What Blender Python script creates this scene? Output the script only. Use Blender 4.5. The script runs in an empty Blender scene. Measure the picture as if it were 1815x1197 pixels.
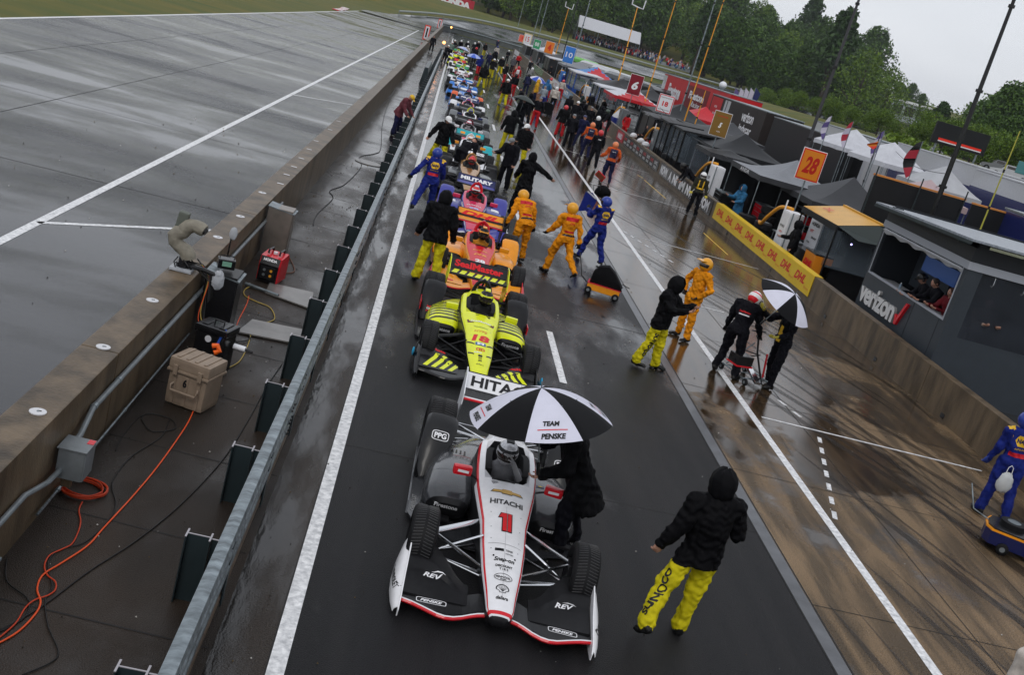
import bpy, bmesh, math, random
import numpy as np
from mathutils import Vector as V, Matrix
from mathutils.bvhtree import BVHTree
random.seed(7); rng = np.random.default_rng(7)
C = bpy.context.scene.collection
S = bpy.context.scene
# ---------------------------------------------------------------- camera
CAMH = 5.35; FPX = 1900.0; CX, CY = 907.5, 598.5
_y = V((818-CX, 15-CY, FPX)).normalized(); _n = _y.cross(V((1, .291, 0))).normalized()
if _n.y > 0: _n = -_n
_x = _y.cross(_n)
RC = Matrix((_x, _y, _n))                     # rows: world axes in camera coordinates (x right, y down, z ahead)
cd = bpy.data.cameras.new('camera'); cam = bpy.data.objects.new('camera', cd); C.objects.link(cam)
cd.sensor_width = 36; cd.lens = 36*FPX/1815; cd.clip_start = .1; cd.clip_end = 6000
cam.matrix_world = Matrix(((RC[0][0], -RC[0][1], -RC[0][2], 0), (RC[1][0], -RC[1][1], -RC[1][2], 0),
                           (RC[2][0], -RC[2][1], -RC[2][2], CAMH), (0, 0, 0, 1)))
S.camera = cam
def _ray(px, py): return RC @ V((px-CX, py-CY, FPX))
def gp(px, py, z=0.):                          # photograph point -> place on the level z
    d = _ray(px, py); t = (z-CAMH)/d.z; return V((d.x*t, d.y*t, z))
def aX(px, py, X):
    d = _ray(px, py); t = X/d.x; return V((X, d.y*t, CAMH+d.z*t))
def aY(px, py, Y):
    d = _ray(px, py); t = Y/d.y; return V((d.x*t, Y, CAMH+d.z*t))
# ---------------------------------------------------------------- light
S.view_settings.view_transform = 'Standard'; S.view_settings.look = 'None'
S.view_settings.exposure = EXPOSURE = 0.32; S.view_settings.gamma = 1
S.cycles.use_denoising = True; S.cycles.max_bounces = 6; S.cycles.transparent_max_bounces = 12
S.cycles.diffuse_bounces = 3; S.cycles.glossy_bounces = 4; S.cycles.caustics_reflective = False; S.cycles.caustics_refractive = False
SUN_EL, SUN_AZ = math.radians(52), math.radians(200)
w = bpy.data.worlds.new('World'); S.world = w; w.use_nodes = True
nt = w.node_tree; N = nt.nodes; L = nt.links
for n in list(N): N.remove(n)
wo = N.new('ShaderNodeOutputWorld'); bg = N.new('ShaderNodeBackground'); bg.inputs[1].default_value = .1
sky = N.new('ShaderNodeTexSky'); sky.sky_type = 'NISHITA'; sky.sun_disc = False
sky.sun_elevation = SUN_EL; sky.sun_rotation = SUN_AZ; sky.air_density = 1.2; sky.dust_density = 4
tc = N.new('ShaderNodeTexCoord'); mp = N.new('ShaderNodeMapping'); mp.inputs['Scale'].default_value = (1, 1, 3)
cl = N.new('ShaderNodeTexNoise'); cl.inputs['Scale'].default_value = 1.6; cl.inputs['Detail'].default_value = 5; cl.inputs['Roughness'].default_value = .5
cr = N.new('ShaderNodeValToRGB'); cr.color_ramp.elements[0].position = .3; cr.color_ramp.elements[1].position = .75
cr.color_ramp.elements[0].color = (5.2, 5.45, 6.0, 1); cr.color_ramp.elements[1].color = (7.6, 7.8, 8.2, 1)
mx = N.new('ShaderNodeMix'); mx.data_type = 'RGBA'; mx.inputs[0].default_value = .9      # a closed cloud deck over the sky
L.new(tc.outputs['Generated'], mp.inputs[0]); L.new(mp.outputs[0], cl.inputs[0]); L.new(cl.outputs[0], cr.inputs[0])
L.new(sky.outputs[0], mx.inputs[6]); L.new(cr.outputs[0], mx.inputs[7]); L.new(mx.outputs[2], bg.inputs[0]); L.new(bg.outputs[0], wo.inputs[0])
sl = bpy.data.lights.new('sun', 'SUN'); sl.energy = .6; sl.angle = math.radians(25); sl.color = (1, .97, .93)
so = bpy.data.objects.new('sun', sl); C.objects.link(so)
so.rotation_euler = (math.pi/2-SUN_EL, 0, math.pi-SUN_AZ)
# ---------------------------------------------------------------- materials
MT = {}
def mat(name, col, rough=.5, metal=0, spec=.28, noise=None, bump=None, coat=0, alpha=1, emit=0, col2=None, sheen=0, trans=0):
    if name in MT: return MT[name]
    m = bpy.data.materials.new(name); m.use_nodes = True; MT[name] = m
    n = m.node_tree.nodes; l = m.node_tree.links; b = n['Principled BSDF']
    c = tuple(col)+(1,)
    b.inputs['Base Color'].default_value = c; b.inputs['Roughness'].default_value = rough; b.inputs['Metallic'].default_value = metal
    b.inputs['Specular IOR Level'].default_value = spec; b.inputs['Coat Weight'].default_value = coat; b.inputs['Coat Roughness'].default_value = .05
    b.inputs['Alpha'].default_value = alpha; b.inputs['Transmission Weight'].default_value = trans
    if emit: b.inputs['Emission Color'].default_value = c; b.inputs['Emission Strength'].default_value = emit
    t = n.new('ShaderNodeTexCoord')
    if noise:
        sc, amt = noise[:2]
        x = n.new('ShaderNodeTexNoise'); x.inputs['Scale'].default_value = sc; x.inputs['Detail'].default_value = 6; x.inputs['Roughness'].default_value = .6
        q = n.new('ShaderNodeMapping'); q.inputs['Scale'].default_value = noise[2] if len(noise) > 2 else (1, 1, 1)
        l.new(t.outputs['Object'], q.inputs[0]); l.new(q.outputs[0], x.inputs[0])
        r = n.new('ShaderNodeValToRGB'); e = r.color_ramp.elements
        e[0].position = .3; e[1].position = .72
        d = col2 if col2 else tuple(v*(1-amt) for v in col)
        e[0].color = tuple(d)+(1,); e[1].color = tuple(min(1, v*(1+(0 if col2 else amt*.6))) for v in col)+(1,)
        l.new(x.outputs[0], r.inputs[0]); l.new(r.outputs[0], b.inputs['Base Color'])
    if bump:
        x = n.new('ShaderNodeTexNoise'); x.inputs['Scale'].default_value = bump[0]; x.inputs['Detail'].default_value = 4
        q = n.new('ShaderNodeMapping'); q.inputs['Scale'].default_value = bump[2] if len(bump) > 2 else (1, 1, 1)
        l.new(t.outputs['Object'], q.inputs[0]); l.new(q.outputs[0], x.inputs[0])
        u = n.new('ShaderNodeBump'); u.inputs['Strength'].default_value = bump[1]; u.inputs['Distance'].default_value = .02
        l.new(x.outputs[0], u.inputs['Height']); l.new(u.outputs[0], b.inputs['Normal'])
    return m
def paint(r, g, b, n=None): return mat(n or 'paint_%02x%02x%02x' % (int(r*255), int(g*255), int(b*255)), (r, g, b), .25, coat=.3, noise=(9, .08))
def cloth(r, g, b): return mat('cloth_%02x%02x%02x' % (int(r*255), int(g*255), int(b*255)), (r, g, b), .65, spec=.07, noise=(7, .35), bump=(11, .55, (1, 1, .55)))
def vinyl(r, g, b): return mat('vinyl_%02x%02x%02x' % (int(r*255), int(g*255), int(b*255)), (r, g, b), .5, spec=.15, noise=(2.5, .12), bump=(2.2, .12))
BLK = mat('black_gloss', (.008, .008, .009), .25, spec=.3, coat=.12, noise=(14, .25))
CARB = mat('carbon_black', (.011, .011, .0125), .36, spec=.22, noise=(20, .3))
RUB = mat('wet_rubber', (.010, .010, .011), .5, spec=.14, noise=(30, .3), bump=(60, .3))
STEEL = mat('galvanised_steel', (.26, .30, .32), .4, .7, noise=(4, .6, (1, 3, 1)), bump=(14, .2, (1, 6, 1)))
CHR = mat('polished_metal', (.75, .76, .78), .16, 1)
GREYP = mat('grey_painted_steel', (.2, .22, .23), .4, .3, noise=(6, .2))
SKIN = mat('skin', (.45, .24, .17), .5, noise=(20, .15)); HAIR = mat('dark_hair', (.03, .02, .015), .6)
WHT = mat('white_plastic', (.74, .75, .78), .35, noise=(8, .08)); VIS = mat('dark_visor', (.02, .015, .012), .06, coat=1)
REDM = paint(.62, .01, .02, 'red_paint'); CON = mat('wet_concrete', (.125, .090, .055), .42, noise=(1.7, .7, (1.6, 1.6, .45)), bump=(30, .25))
GLS = mat('clear_plastic_sheet', (.12, .15, .18), .15, alpha=.30)
TXW = mat('white_lettering', (.8, .8, .82), .4); TXK = mat('black_lettering', (.01, .01, .012), .4); TXR = mat('red_lettering', (.62, .01, .015), .4)
ORC = mat('orange_cable', (.75, .09, .02), .4); YEL = mat('amber_hose', (.75, .33, .03), .4); BKC = mat('black_cable', (.012, .012, .012), .45)
# ---------------------------------------------------------------- mesh building
class MB:
    def __init__(s): s.v = []; s.f = []; s.m = []; s.mats = []; s.sm = []
    def mi(s, m):
        if m not in s.mats: s.mats.append(m)
        return s.mats.index(m)
    def add(s, vs, fs, m, smooth=False, M=None):
        o = len(s.v)
        if M is not None: vs = [M @ V(p) for p in vs]
        s.v.extend([tuple(p) for p in vs])
        multi = isinstance(m, (list, tuple))
        for i, f in enumerate(fs):
            s.f.append([j+o for j in f]); s.m.append(s.mi(m[i] if multi else m)); s.sm.append(smooth)
        return s
    def box(s, c, d, m, rot=None, b=0, M=None):
        bm = bmesh.new(); bmesh.ops.create_cube(bm, size=1)
        for q in bm.verts: q.co = V((q.co.x*d[0], q.co.y*d[1], q.co.z*d[2]))
        if b: bmesh.ops.bevel(bm, geom=list(bm.edges), offset=min(b, min(d)*.45), segments=2, profile=.7, affect='EDGES')
        T = Matrix.Translation(c)
        if rot: T = T @ Matrix.Rotation(rot[2], 4, 'Z') @ Matrix.Rotation(rot[1], 4, 'Y') @ Matrix.Rotation(rot[0], 4, 'X')
        if M is not None: T = M @ T
        bm.verts.index_update()
        s.add([q.co.copy() for q in bm.verts], [[q.index for q in f.verts] for f in bm.faces], m, False, T); bm.free(); return s
    def bb(s, a, b, m, bev=0):                  # box from two corners
        return s.box([(a[i]+b[i])/2 for i in range(3)], [abs(a[i]-b[i]) for i in range(3)], m, b=bev)
    def tube(s, pts, r, m, n=8, caps=True, flat=1.):
        pts = [V(p) for p in pts]; k = len(pts); rs = r if isinstance(r, (list, tuple)) else [r]*k
        t0 = (pts[1]-pts[0]).normalized(); u = t0.orthogonal().normalized(); vs = []; fs = []
        for i, p in enumerate(pts):
            t = (pts[min(i+1, k-1)]-pts[max(i-1, 0)])
            t = t.normalized() if t.length > 1e-9 else t0
            u = (u-t*u.dot(t)); u = u.normalized() if u.length > 1e-6 else t.orthogonal().normalized()
            w_ = t.cross(u)
            for j in range(n):
                a = 2*math.pi*j/n; vs.append(p+u*math.cos(a)*rs[i]+w_*math.sin(a)*rs[i]*flat)
        for i in range(k-1):
            for j in range(n): fs.append([i*n+j, i*n+(j+1) % n, (i+1)*n+(j+1) % n, (i+1)*n+j])
        if caps: fs.append(list(range(n-1, -1, -1))); fs.append([(k-1)*n+j for j in range(n)])
        return s.add(vs, fs, m, True)
    def cyl(s, a, b, r, m, n=12): return s.tube([a, b], r, m, n)
    def ell(s, c, r, m, n=12, k=8, M=None):
        vs = [(0, 0, -1)]; fs = []
        for i in range(1, k):
            p = math.pi*i/k
            for j in range(n): a = 2*math.pi*j/n; vs.append((math.sin(p)*math.cos(a), math.sin(p)*math.sin(a), -math.cos(p)))
        vs.append((0, 0, 1))
        for j in range(n): fs.append([0, 1+(j+1) % n, 1+j]); fs.append([len(vs)-1, 1+(k-2)*n+j, 1+(k-2)*n+(j+1) % n])
        for i in range(k-2):
            for j in range(n): fs.append([1+i*n+j, 1+i*n+(j+1) % n, 1+(i+1)*n+(j+1) % n, 1+(i+1)*n+j])
        return s.add([(c[0]+p[0]*r[0], c[1]+p[1]*r[1], c[2]+p[2]*r[2]) for p in vs], fs, m, True, M)
    def loft(s, rings, m, closed=True, caps=True, smooth=True):   # m: material or fn(i, j)
        k = len(rings); n = len(rings[0]); vs = [p for r in rings for p in r]; fs = []; ms = []
        for i in range(k-1):
            for j in range(n if closed else n-1):
                fs.append([i*n+j, i*n+(j+1) % n, (i+1)*n+(j+1) % n, (i+1)*n+j]); ms.append(m(i, j) if callable(m) else m)
        if caps and closed:
            fs.append(list(range(n-1, -1, -1))); ms.append(m(0, 0) if callable(m) else m)
            fs.append([(k-1)*n+j for j in range(n)]); ms.append(m(k-2, 0) if callable(m) else m)
        return s.add(vs, fs, ms, smooth)
    def prism(s, pts, d, m):                    # closed 3-D outline pushed along d
        n = len(pts); d = V(d); vs = [V(p) for p in pts]+[V(p)+d for p in pts]
        return s.add(vs, [list(range(n-1, -1, -1)), list(range(n, 2*n))]+[[i, (i+1) % n, n+(i+1) % n, n+i] for i in range(n)], m)
    def build(s, name, parent=None, loc=None, recalc=True, sharp=35):
        me = bpy.data.meshes.new(name); me.from_pydata(s.v, [], s.f); me.update()
        for m in s.mats: me.materials.append(m)
        me.polygons.foreach_set('material_index', s.m); me.polygons.foreach_set('use_smooth', s.sm)
        if recalc:
            bm = bmesh.new(); bm.from_mesh(me); bmesh.ops.recalc_face_normals(bm, faces=bm.faces); bm.to_mesh(me); bm.free()
        if any(s.sm) and sharp: me.set_sharp_from_angle(angle=math.radians(sharp))
        o = bpy.data.objects.new(name, me); C.objects.link(o)
        if parent: o.parent = parent
        if loc is not None: o.location = loc
        return o
    def bvh(s): return BVHTree.FromPolygons([V(p) for p in s.v], s.f)
def tag(o, label, cat, group=None):
    o['label'] = label; o['category'] = cat
    if group: o['group'] = group
    return o
def struct(o): o['kind'] = 'structure'; return o
def thing(name, label, cat, loc=(0, 0, 0), rz=0, group=None):
    o = bpy.data.objects.new(name, None); C.objects.link(o); o.location = loc; o.rotation_euler = (0, 0, rz); o.empty_display_size = .2
    return tag(o, label, cat, group)
def dup(root, loc, rz, label, swap=None):
    def rec(o, par):
        c = o.copy(); C.objects.link(c); c.parent = par
        if swap and c.type == 'MESH':
            for i, sl_ in enumerate(c.material_slots):
                if sl_.material in swap: m_ = swap[sl_.material]; sl_.link = 'OBJECT'; sl_.material = m_
        for ch in list(o.children): rec(ch, c)
        return c
    r = rec(root, None); r.location = loc; r.rotation_euler = (0, 0, rz); r['label'] = label
    return r
_tx = {}
def text_geo(s, bold=.012, shear=0., space=1.):
    k = (s, bold, shear, space)
    if k in _tx: return _tx[k]
    cu = bpy.data.curves.new('t', 'FONT'); cu.body = s; cu.size = 1; cu.offset = bold; cu.shear = shear; cu.space_character = space; cu.resolution_u = 3
    o = bpy.data.objects.new('t', cu); C.objects.link(o); dg = bpy.context.evaluated_depsgraph_get()
    me = bpy.data.meshes.new_from_object(o.evaluated_get(dg))
    vs = [(q.co.x, q.co.y) for q in me.vertices]; fs = [list(p.vertices) for p in me.polygons]
    bpy.data.objects.remove(o); bpy.data.curves.remove(cu); bpy.data.meshes.remove(me)
    x0 = min(p[0] for p in vs); x1 = max(p[0] for p in vs); y0 = min(p[1] for p in vs); y1 = max(p[1] for p in vs)
    _tx[k] = ([((p[0]-x0)/(x1-x0)-.5, (p[1]-y0)/(y1-y0)-.5) for p in vs], fs, (x1-x0)/(y1-y0)); return _tx[k]
def text(mb, s, m, o, ux, uy, w=None, h=None, bvh=None, d=None, off=.004, seg=.05, bold=.012, shear=0., space=1.):
    """lettering centred on o, reading along ux, up along uy; with bvh it is laid onto the surface along d"""
    vs, fs, asp = text_geo(s, bold, shear, space)
    if h is None: h = w/asp
    if w is None: w = h*asp
    o = V(o); ux = V(ux).normalized(); uy = V(uy).normalized(); pts = [o+ux*p[0]*w+uy*p[1]*h for p in vs]
    return lay(mb, pts, fs, m, bvh, d if d else -ux.cross(uy), off, seg)
def lay(mb, pts, fs, m, bvh=None, d=None, off=.004, seg=.05):
    if bvh is None:
        nn = -V(d).normalized(); mb.add([V(p)+nn*off for p in pts], fs, m); return
    bm = bmesh.new(); vv = [bm.verts.new(p) for p in pts]
    for f in fs:
        try: bm.faces.new([vv[i] for i in f])
        except ValueError: pass
    bmesh.ops.triangulate(bm, faces=bm.faces)
    for _ in range(4):
        e = [x for x in bm.edges if x.calc_length() > seg]
        if not e or len(bm.verts) > 6000: break
        bmesh.ops.subdivide_edges(bm, edges=e, cuts=1); bmesh.ops.triangulate(bm, faces=[f for f in bm.faces if len(f.verts) > 3])
    d = V(d).normalized(); last = None; bad = set()
    for q in bm.verts:
        hit, nrm, _, _ = bvh.ray_cast(q.co-d*.6, d, 3.)
        if hit is None: bad.add(q); continue
        q.co = hit-d*off
    fl = [f for f in bm.faces if not any(q in bad for q in f.verts) and max(e.calc_length() for e in f.edges) < seg*4+.1]
    bm.verts.index_update()
    mb.add([q.co.copy() for q in bm.verts], [[q.index for q in f.verts] for f in fl], m, False); bm.free()
def lerp(a, b, t): return a+(b-a)*t
# ================================================================ ground
def wet_ground(name, dry, wetc, r_dull, r_wet, mscale, mpos, stretch=(1, 1, 1), rot=0, grain=120, ripple=.0, streak=None, bias=None):
    """one wet surface: dull damp areas and standing water, split by a noise mask"""
    m = bpy.data.materials.new(name); m.use_nodes = True; n = m.node_tree.nodes; l = m.node_tree.links; b = n['Principled BSDF']
    t = n.new('ShaderNodeTexCoord')
    q = n.new('ShaderNodeMapping'); q.inputs['Scale'].default_value = stretch; q.inputs['Rotation'].default_value = (0, 0, rot); l.new(t.outputs['Object'], q.inputs[0])
    x = n.new('ShaderNodeTexNoise'); x.inputs['Scale'].default_value = mscale; x.inputs['Detail'].default_value = 7; x.inputs['Roughness'].default_value = .55; l.new(q.outputs[0], x.inputs[0])
    src = x.outputs[0]
    if bias:      # ground slopes: drains dry towards one side (a, b, c): + a*x + b*y + c
        sp = n.new('ShaderNodeSeparateXYZ'); l.new(t.outputs['Object'], sp.inputs[0])
        for axis, (lo, hi, v0, v1) in bias.items():
            mr = n.new('ShaderNodeMapRange'); mr.inputs[1].default_value = lo; mr.inputs[2].default_value = hi; mr.inputs[3].default_value = v0; mr.inputs[4].default_value = v1
            l.new(sp.outputs[axis], mr.inputs[0]); ad = n.new('ShaderNodeMath'); l.new(src, ad.inputs[0]); l.new(mr.outputs[0], ad.inputs[1]); src = ad.outputs[0]
    r = n.new('ShaderNodeValToRGB'); e = r.color_ramp.elements; e[0].position, e[1].position = mpos; l.new(src, r.inputs[0])
    fine = n.new('ShaderNodeTexNoise'); fine.inputs['Scale'].default_value = grain; fine.inputs['Detail'].default_value = 3; l.new(t.outputs['Object'], fine.inputs[0])
    big = n.new('ShaderNodeTexNoise'); big.inputs['Scale'].default_value = .7; big.inputs['Detail'].default_value = 8; l.new(q.outputs[0], big.inputs[0])
    c1 = n.new('ShaderNodeMix'); c1.data_type = 'RGBA'; c1.inputs[6].default_value = tuple(v*.45 for v in dry)+(1,); c1.inputs[7].default_value = tuple(v*1.5 for v in dry)+(1,); l.new(big.outputs[0], c1.inputs[0])
    fr_ = n.new('ShaderNodeMapRange'); fr_.inputs[1].default_value = .3; fr_.inputs[2].default_value = .7; fr_.inputs[3].default_value = .55; fr_.inputs[4].default_value = 1.6; l.new(fine.outputs[0], fr_.inputs[0])
    c0 = n.new('ShaderNodeMix'); c0.data_type = 'RGBA'; c0.blend_type = 'MULTIPLY'; c0.inputs[0].default_value = 1; l.new(c1.outputs[2], c0.inputs[6]); l.new(fr_.outputs[0], c0.inputs[7]); c1 = c0
    c2 = n.new('ShaderNodeMix'); c2.data_type = 'RGBA'; c2.inputs[7].default_value = tuple(wetc)+(1,); l.new(r.outputs[0], c2.inputs[0]); l.new(c1.outputs[2], c2.inputs[6])
    col = c2.outputs[2]
    if streak:     # rubber and oil marks dragged along the lane
        sq = n.new('ShaderNodeMapping'); sq.inputs['Scale'].default_value = streak[1]; sq.inputs['Rotation'].default_value = (0, 0, streak[2]); l.new(t.outputs['Object'], sq.inputs[0])
        sx = n.new('ShaderNodeTexNoise'); sx.inputs['Scale'].default_value = streak[0]; sx.inputs['Detail'].default_value = 6; sx.inputs['Distortion'].default_value = .4; l.new(sq.outputs[0], sx.inputs[0])
        sr = n.new('ShaderNodeValToRGB'); sr.color_ramp.elements[0].position = .4; sr.color_ramp.elements[1].position = .6
        sr.color_ramp.elements[0].color = (streak[3],)*3+(1,); sr.color_ramp.elements[1].color = (1.15, 1.1, 1.05, 1); l.new(sx.outputs[0], sr.inputs[0])
        c3 = n.new('ShaderNodeMix'); c3.data_type = 'RGBA'; c3.blend_type = 'MULTIPLY'; c3.inputs[0].default_value = 1; l.new(col, c3.inputs[6]); l.new(sr.outputs[0], c3.inputs[7]); col = c3.outputs[2]
    l.new(col, b.inputs['Base Color'])
    rr = n.new('ShaderNodeMapRange'); rr.inputs[3].default_value = r_dull; rr.inputs[4].default_value = r_wet; l.new(r.outputs[0], rr.inputs[0])
    r2 = n.new('ShaderNodeMath'); r2.operation = 'MULTIPLY_ADD'; l.new(big.outputs[0], r2.inputs[0]); r2.inputs[1].default_value = .34; l.new(rr.outputs[0], r2.inputs[2])
    r3 = n.new('ShaderNodeMath'); r3.operation = 'SUBTRACT'; l.new(r2.outputs[0], r3.inputs[0]); r3.inputs[1].default_value = .17; r3.use_clamp = True
    l.new(r3.outputs[0], b.inputs['Roughness'])
    sp2 = n.new('ShaderNodeMapRange'); sp2.inputs[3].default_value = .16; sp2.inputs[4].default_value = .5; l.new(r.outputs[0], sp2.inputs[0]); l.new(sp2.outputs[0], b.inputs['Specular IOR Level'])
    inv = n.new('ShaderNodeMath'); inv.operation = 'MULTIPLY_ADD'; l.new(r.outputs[0], inv.inputs[0]); inv.inputs[1].default_value = -.9; inv.inputs[2].default_value = 1
    bu = n.new('ShaderNodeBump'); bu.inputs['Distance'].default_value = .012; l.new(fine.outputs[0], bu.inputs['Height']); l.new(inv.outputs[0], bu.inputs['Strength'])
    wv = n.new('ShaderNodeTexNoise'); wv.inputs['Scale'].default_value = 5; wv.inputs['Detail'].default_value = 2; l.new(q.outputs[0], wv.inputs[0])
    b2 = n.new('ShaderNodeBump'); b2.inputs['Distance'].default_value = .01; b2.inputs['Strength'].default_value = ripple; l.new(wv.outputs[0], b2.inputs['Height']); l.new(bu.outputs[0], b2.inputs['Normal'])
    l.new(b2.outputs[0], b.inputs['Normal'])
    return m
M_TRACK = wet_ground('wet_track_asphalt', (.032, .034, .040), (.02, .021, .025), .32, .05, .10, (.34, .6), (1, 2.2, 1), .25, 90, .12, streak=(.5, (1, .3, 1), .15, .6))
M_LANE = wet_ground('wet_lane_asphalt', (.011, .011, .0125), (.007, .007, .008), .4, .07, .42, (.5, .62), (1.5, .5, 1), .1, 75, .1, bias={'Y': (10, 45, -.08, .2)}, streak=(1.5, (2.2, .06, 1), 0, .75))
M_APRON = wet_ground('wet_apron_concrete', (.165, .116, .068), (.058, .038, .021), .28, .012, .33, (.44, .49), (1, .75, 1), -.25, 60, .05, bias={'X': (6, 11.5, .05, -.05), 'Y': (9, 28, -.17, .14)}, streak=(1.3, (3, .35, 1), -.62, .5))
M_STRIP = wet_ground('wet_strip_concrete', (.030, .023, .018), (.018, .014, .011), .4, .15, .6, (.42, .66), (1, .6, 1), 0, 80, .1, bias={'Y': (9, 45, -.08, .2)}, streak=(.9, (1, .5, 1), 0, .75))
M_GUT = wet_ground('gutter_water', (.032, .025, .020), (.015, .012, .010), .3, .04, .8, (.4, .6), (2, .5, 1), 0, 60, .7, bias={'X': (-.7, -.2, .12, -.08)})
M_PAD = wet_ground('paddock_asphalt', (.05, .05, .05), (.03, .03, .03), .4, .12, .2, (.45, .6), (1, 1, 1), 0, 60, .1)
M_LINE = mat('worn_white_paint', (.8, .82, .85), .3, noise=(13, .5), bump=(80, .2))
M_SEAM = mat('grey_concrete_edge', (.11, .115, .125), .3, noise=(3, .35), bump=(40, .2))
M_JOINT = mat('joint_seal', (.012, .011, .01), .6)
M_GRASS = mat('mown_grass', (.13, .105, .010), .8, noise=(.12, .5, (1, 2.5, 1)), col2=(.045, .075, .006), bump=(20, .8))
M_BANK = mat('rough_bank_grass', (.075, .068, .028), .85, noise=(.25, .5), col2=(.03, .036, .012), bump=(8, .8))
def smooth(a, b, x): t = min(1, max(0, (x-a)/(b-a))); return t*t*(3-2*t)
def hgt(x, y):
    """the land: level round the pits, rising to a wooded ridge behind"""
    r = 0
    r += 6.0*smooth(238, 300, y-.12*x)+16*smooth(325, 470, y-.1*x)
    r += 4.6*smooth(38, 47, x-.02*y)*(1-smooth(190, 262, y))
    r += 9*smooth(75, 150, x-.2*y)*(1-smooth(230, 320, y-.12*x))
    r += 6*smooth(0, 200, -18-x)
    return r
def heightfield(name, xs, ys, m, dz=0, holes=None):
    vs = [(x, y, hgt(x, y)+dz) for y in ys for x in xs]; n = len(xs); fs = []
    for j in range(len(ys)-1):
        for i in range(n-1):
            if holes and holes((xs[i]+xs[i+1])/2, (ys[j]+ys[j+1])/2): continue
            fs.append([j*n+i, j*n+i+1, (j+1)*n+i+1, (j+1)*n+i])
    b = MB(); b.add(vs, fs, m, True); o = b.build(name, recalc=False, sharp=None); return struct(o)
def fr(a, b, s): return [a+(b-a)*i/int((b-a)/s) for i in range(int((b-a)/s)+1)]
xs = [-900, -500, -300, -200, -140, -100, -70, -50, -35, -25, -18]+fr(-12, 180, 6)[0:]+[200, 230, 270, 330, 420, 600, 1000]
ys = [-60, -20, 0]+fr(12, 200, 12)+fr(206, 500, 6)+[540, 600, 700, 900, 1400]
heightfield('ground', xs, ys, M_GRASS, -.07)
def sheet(name, x0, x1, y0, y1, m, z=0., th=0):
    b = MB(); b.add([(x0, y0, z), (x1, y0, z), (x1, y1, z), (x0, y1, z)], [[0, 1, 2, 3]], m); return struct(b.build(name, recalc=False))
sheet('track', -17.85, -3.0, -5, 205, M_TRACK)
sheet('service_strip', -2.6, -.68, -5, 238, M_STRIP)
sheet('gutter', -.68, -.21, -5, 238, M_GUT)
sheet('pit_lane', -.21, 5.44, -5, 238, M_LANE)
sheet('lane_edge_strip', 5.44, 5.64, -5, 238, M_SEAM)
sheet('pit_apron', 5.64, 11.9, -5, 238, M_APRON)
sheet('paddock_ground', 12.1, 38, -5, 232, M_PAD)
# the far end of the track bends right and climbs past the paddock
def road(name, path, wd, m, dz=.03, zf=None, edge=None):
    L_, R_ = [], []
    for i, (x, y) in enumerate(path):
        a = V(path[max(i-1, 0)]); b_ = V(path[min(i+1, len(path)-1)]); t = (b_-a).normalized(); nn = V((-t.y, t.x))
        wi = wd[i] if isinstance(wd, list) else wd
        L_.append((x+nn.x*wi/2, y+nn.y*wi/2)); R_.append((x-nn.x*wi/2, y-nn.y*wi/2))
    vs = []
    for (a, b_) in zip(L_, R_):
        vs += [(a[0], a[1], hgt(*a)+dz), (b_[0], b_[1], hgt(*b_)+dz)]
    b = MB(); b.add(vs, [[2*i, 2*i+1, 2*i+3, 2*i+2] for i in range(len(path)-1)], m, True); struct(b.build(name, recalc=False, sharp=None))
    return L_, R_, [v[2] for v in vs[::2]]
def bez(p, n=30):
    out = []; P_ = [p[0]]+list(p)+[p[-1]]
    for i in range(1, len(P_)-2):
        for k in range(n):
            t = k/n; o = []
            for c in range(len(p[0])):
                a, b_, c_, d = (P_[i+q][c] for q in (-1, 0, 1, 2))
                o.append(.5*(2*b_+(c_-a)*t+(2*a-5*b_+4*c_-d)*t*t+(3*b_-a-3*c_+d)*t**3))
            out.append(tuple(o))
    out.append(tuple(p[-1])); return out
TP = bez([(-10.5, 204.9), (-10.3, 222), (-6, 244), (6, 262), (26, 272), (60, 279), (110, 288), (180, 300)], 8)
trL, trR, trZ = road('far_track', TP, 14.5, M_TRACK, .12)
# painted lines
def line(name, pts, wd, m=M_LINE, z=.004):
    b = MB()
    for (x0, y0), (x1, y1) in pts:
        t = V((x1-x0, y1-y0)).normalized(); q = V((-t.y, t.x))*wd/2
        b.add([(x0-q.x, y0-q.y, z), (x0+q.x, y0+q.y, z), (x1+q.x, y1+q.y, z), (x1-q.x, y1-q.y, z)], [[0, 1, 2, 3]], m)
    return struct(b.build(name, recalc=True))
line('lane_white_line', [((-.135, -5), (-.135, 200))], .145)
line('lane_centre_dashes', [((3.18, 16.9-k*0+13.0*k), (3.18, 19.9+13.0*k)) for k in range(9)], .13)
line('pit_box_line', [((6.80, -5), (6.80, 160))], .14)
line('lane_edge_crack', [((-.212, -5), (-.212, 200))], .018, M_JOINT, .002)
line('apron_edge_crack', [((5.655, -5), (5.655, 200)), ((5.445, -5), (5.445, 200))], .022, M_JOINT, .003)
line('track_edge_line', [((-6.1, -5), (-6.1, 190))], .16)
line('track_verge_line', [((-17.75, -5), (-17.75, 204))], .2)
line('start_slot_lines', [((-6.1, 18.5), (-3.35, 21.3)), ((-6.1, 47.2), (-3.4, 50)), ((-6.1, 75.9), (-3.4, 78.6)), ((-6.1, 104.6), (-3.4, 107.4))], .12)
line('pit_box_cross_lines', [((7.0, 17.8), (11.4, 17.9)), ((6.9, 25.9), (8.3, 25.95)), ((7, 34.2), (11.6, 34.3)), ((7, 45), (11.6, 45.1)), ((7, 56), (11.6, 56))], .06)
def dashes(p, q, n, f=.5): return [(tuple(lerp(V(p), V(q), i/n)), tuple(lerp(V(p), V(q), (i+f)/n))) for i in range(n)]
a_, b_, c_ = gp(1452, 776), gp(1483, 935), gp(1375, 705)
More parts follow.
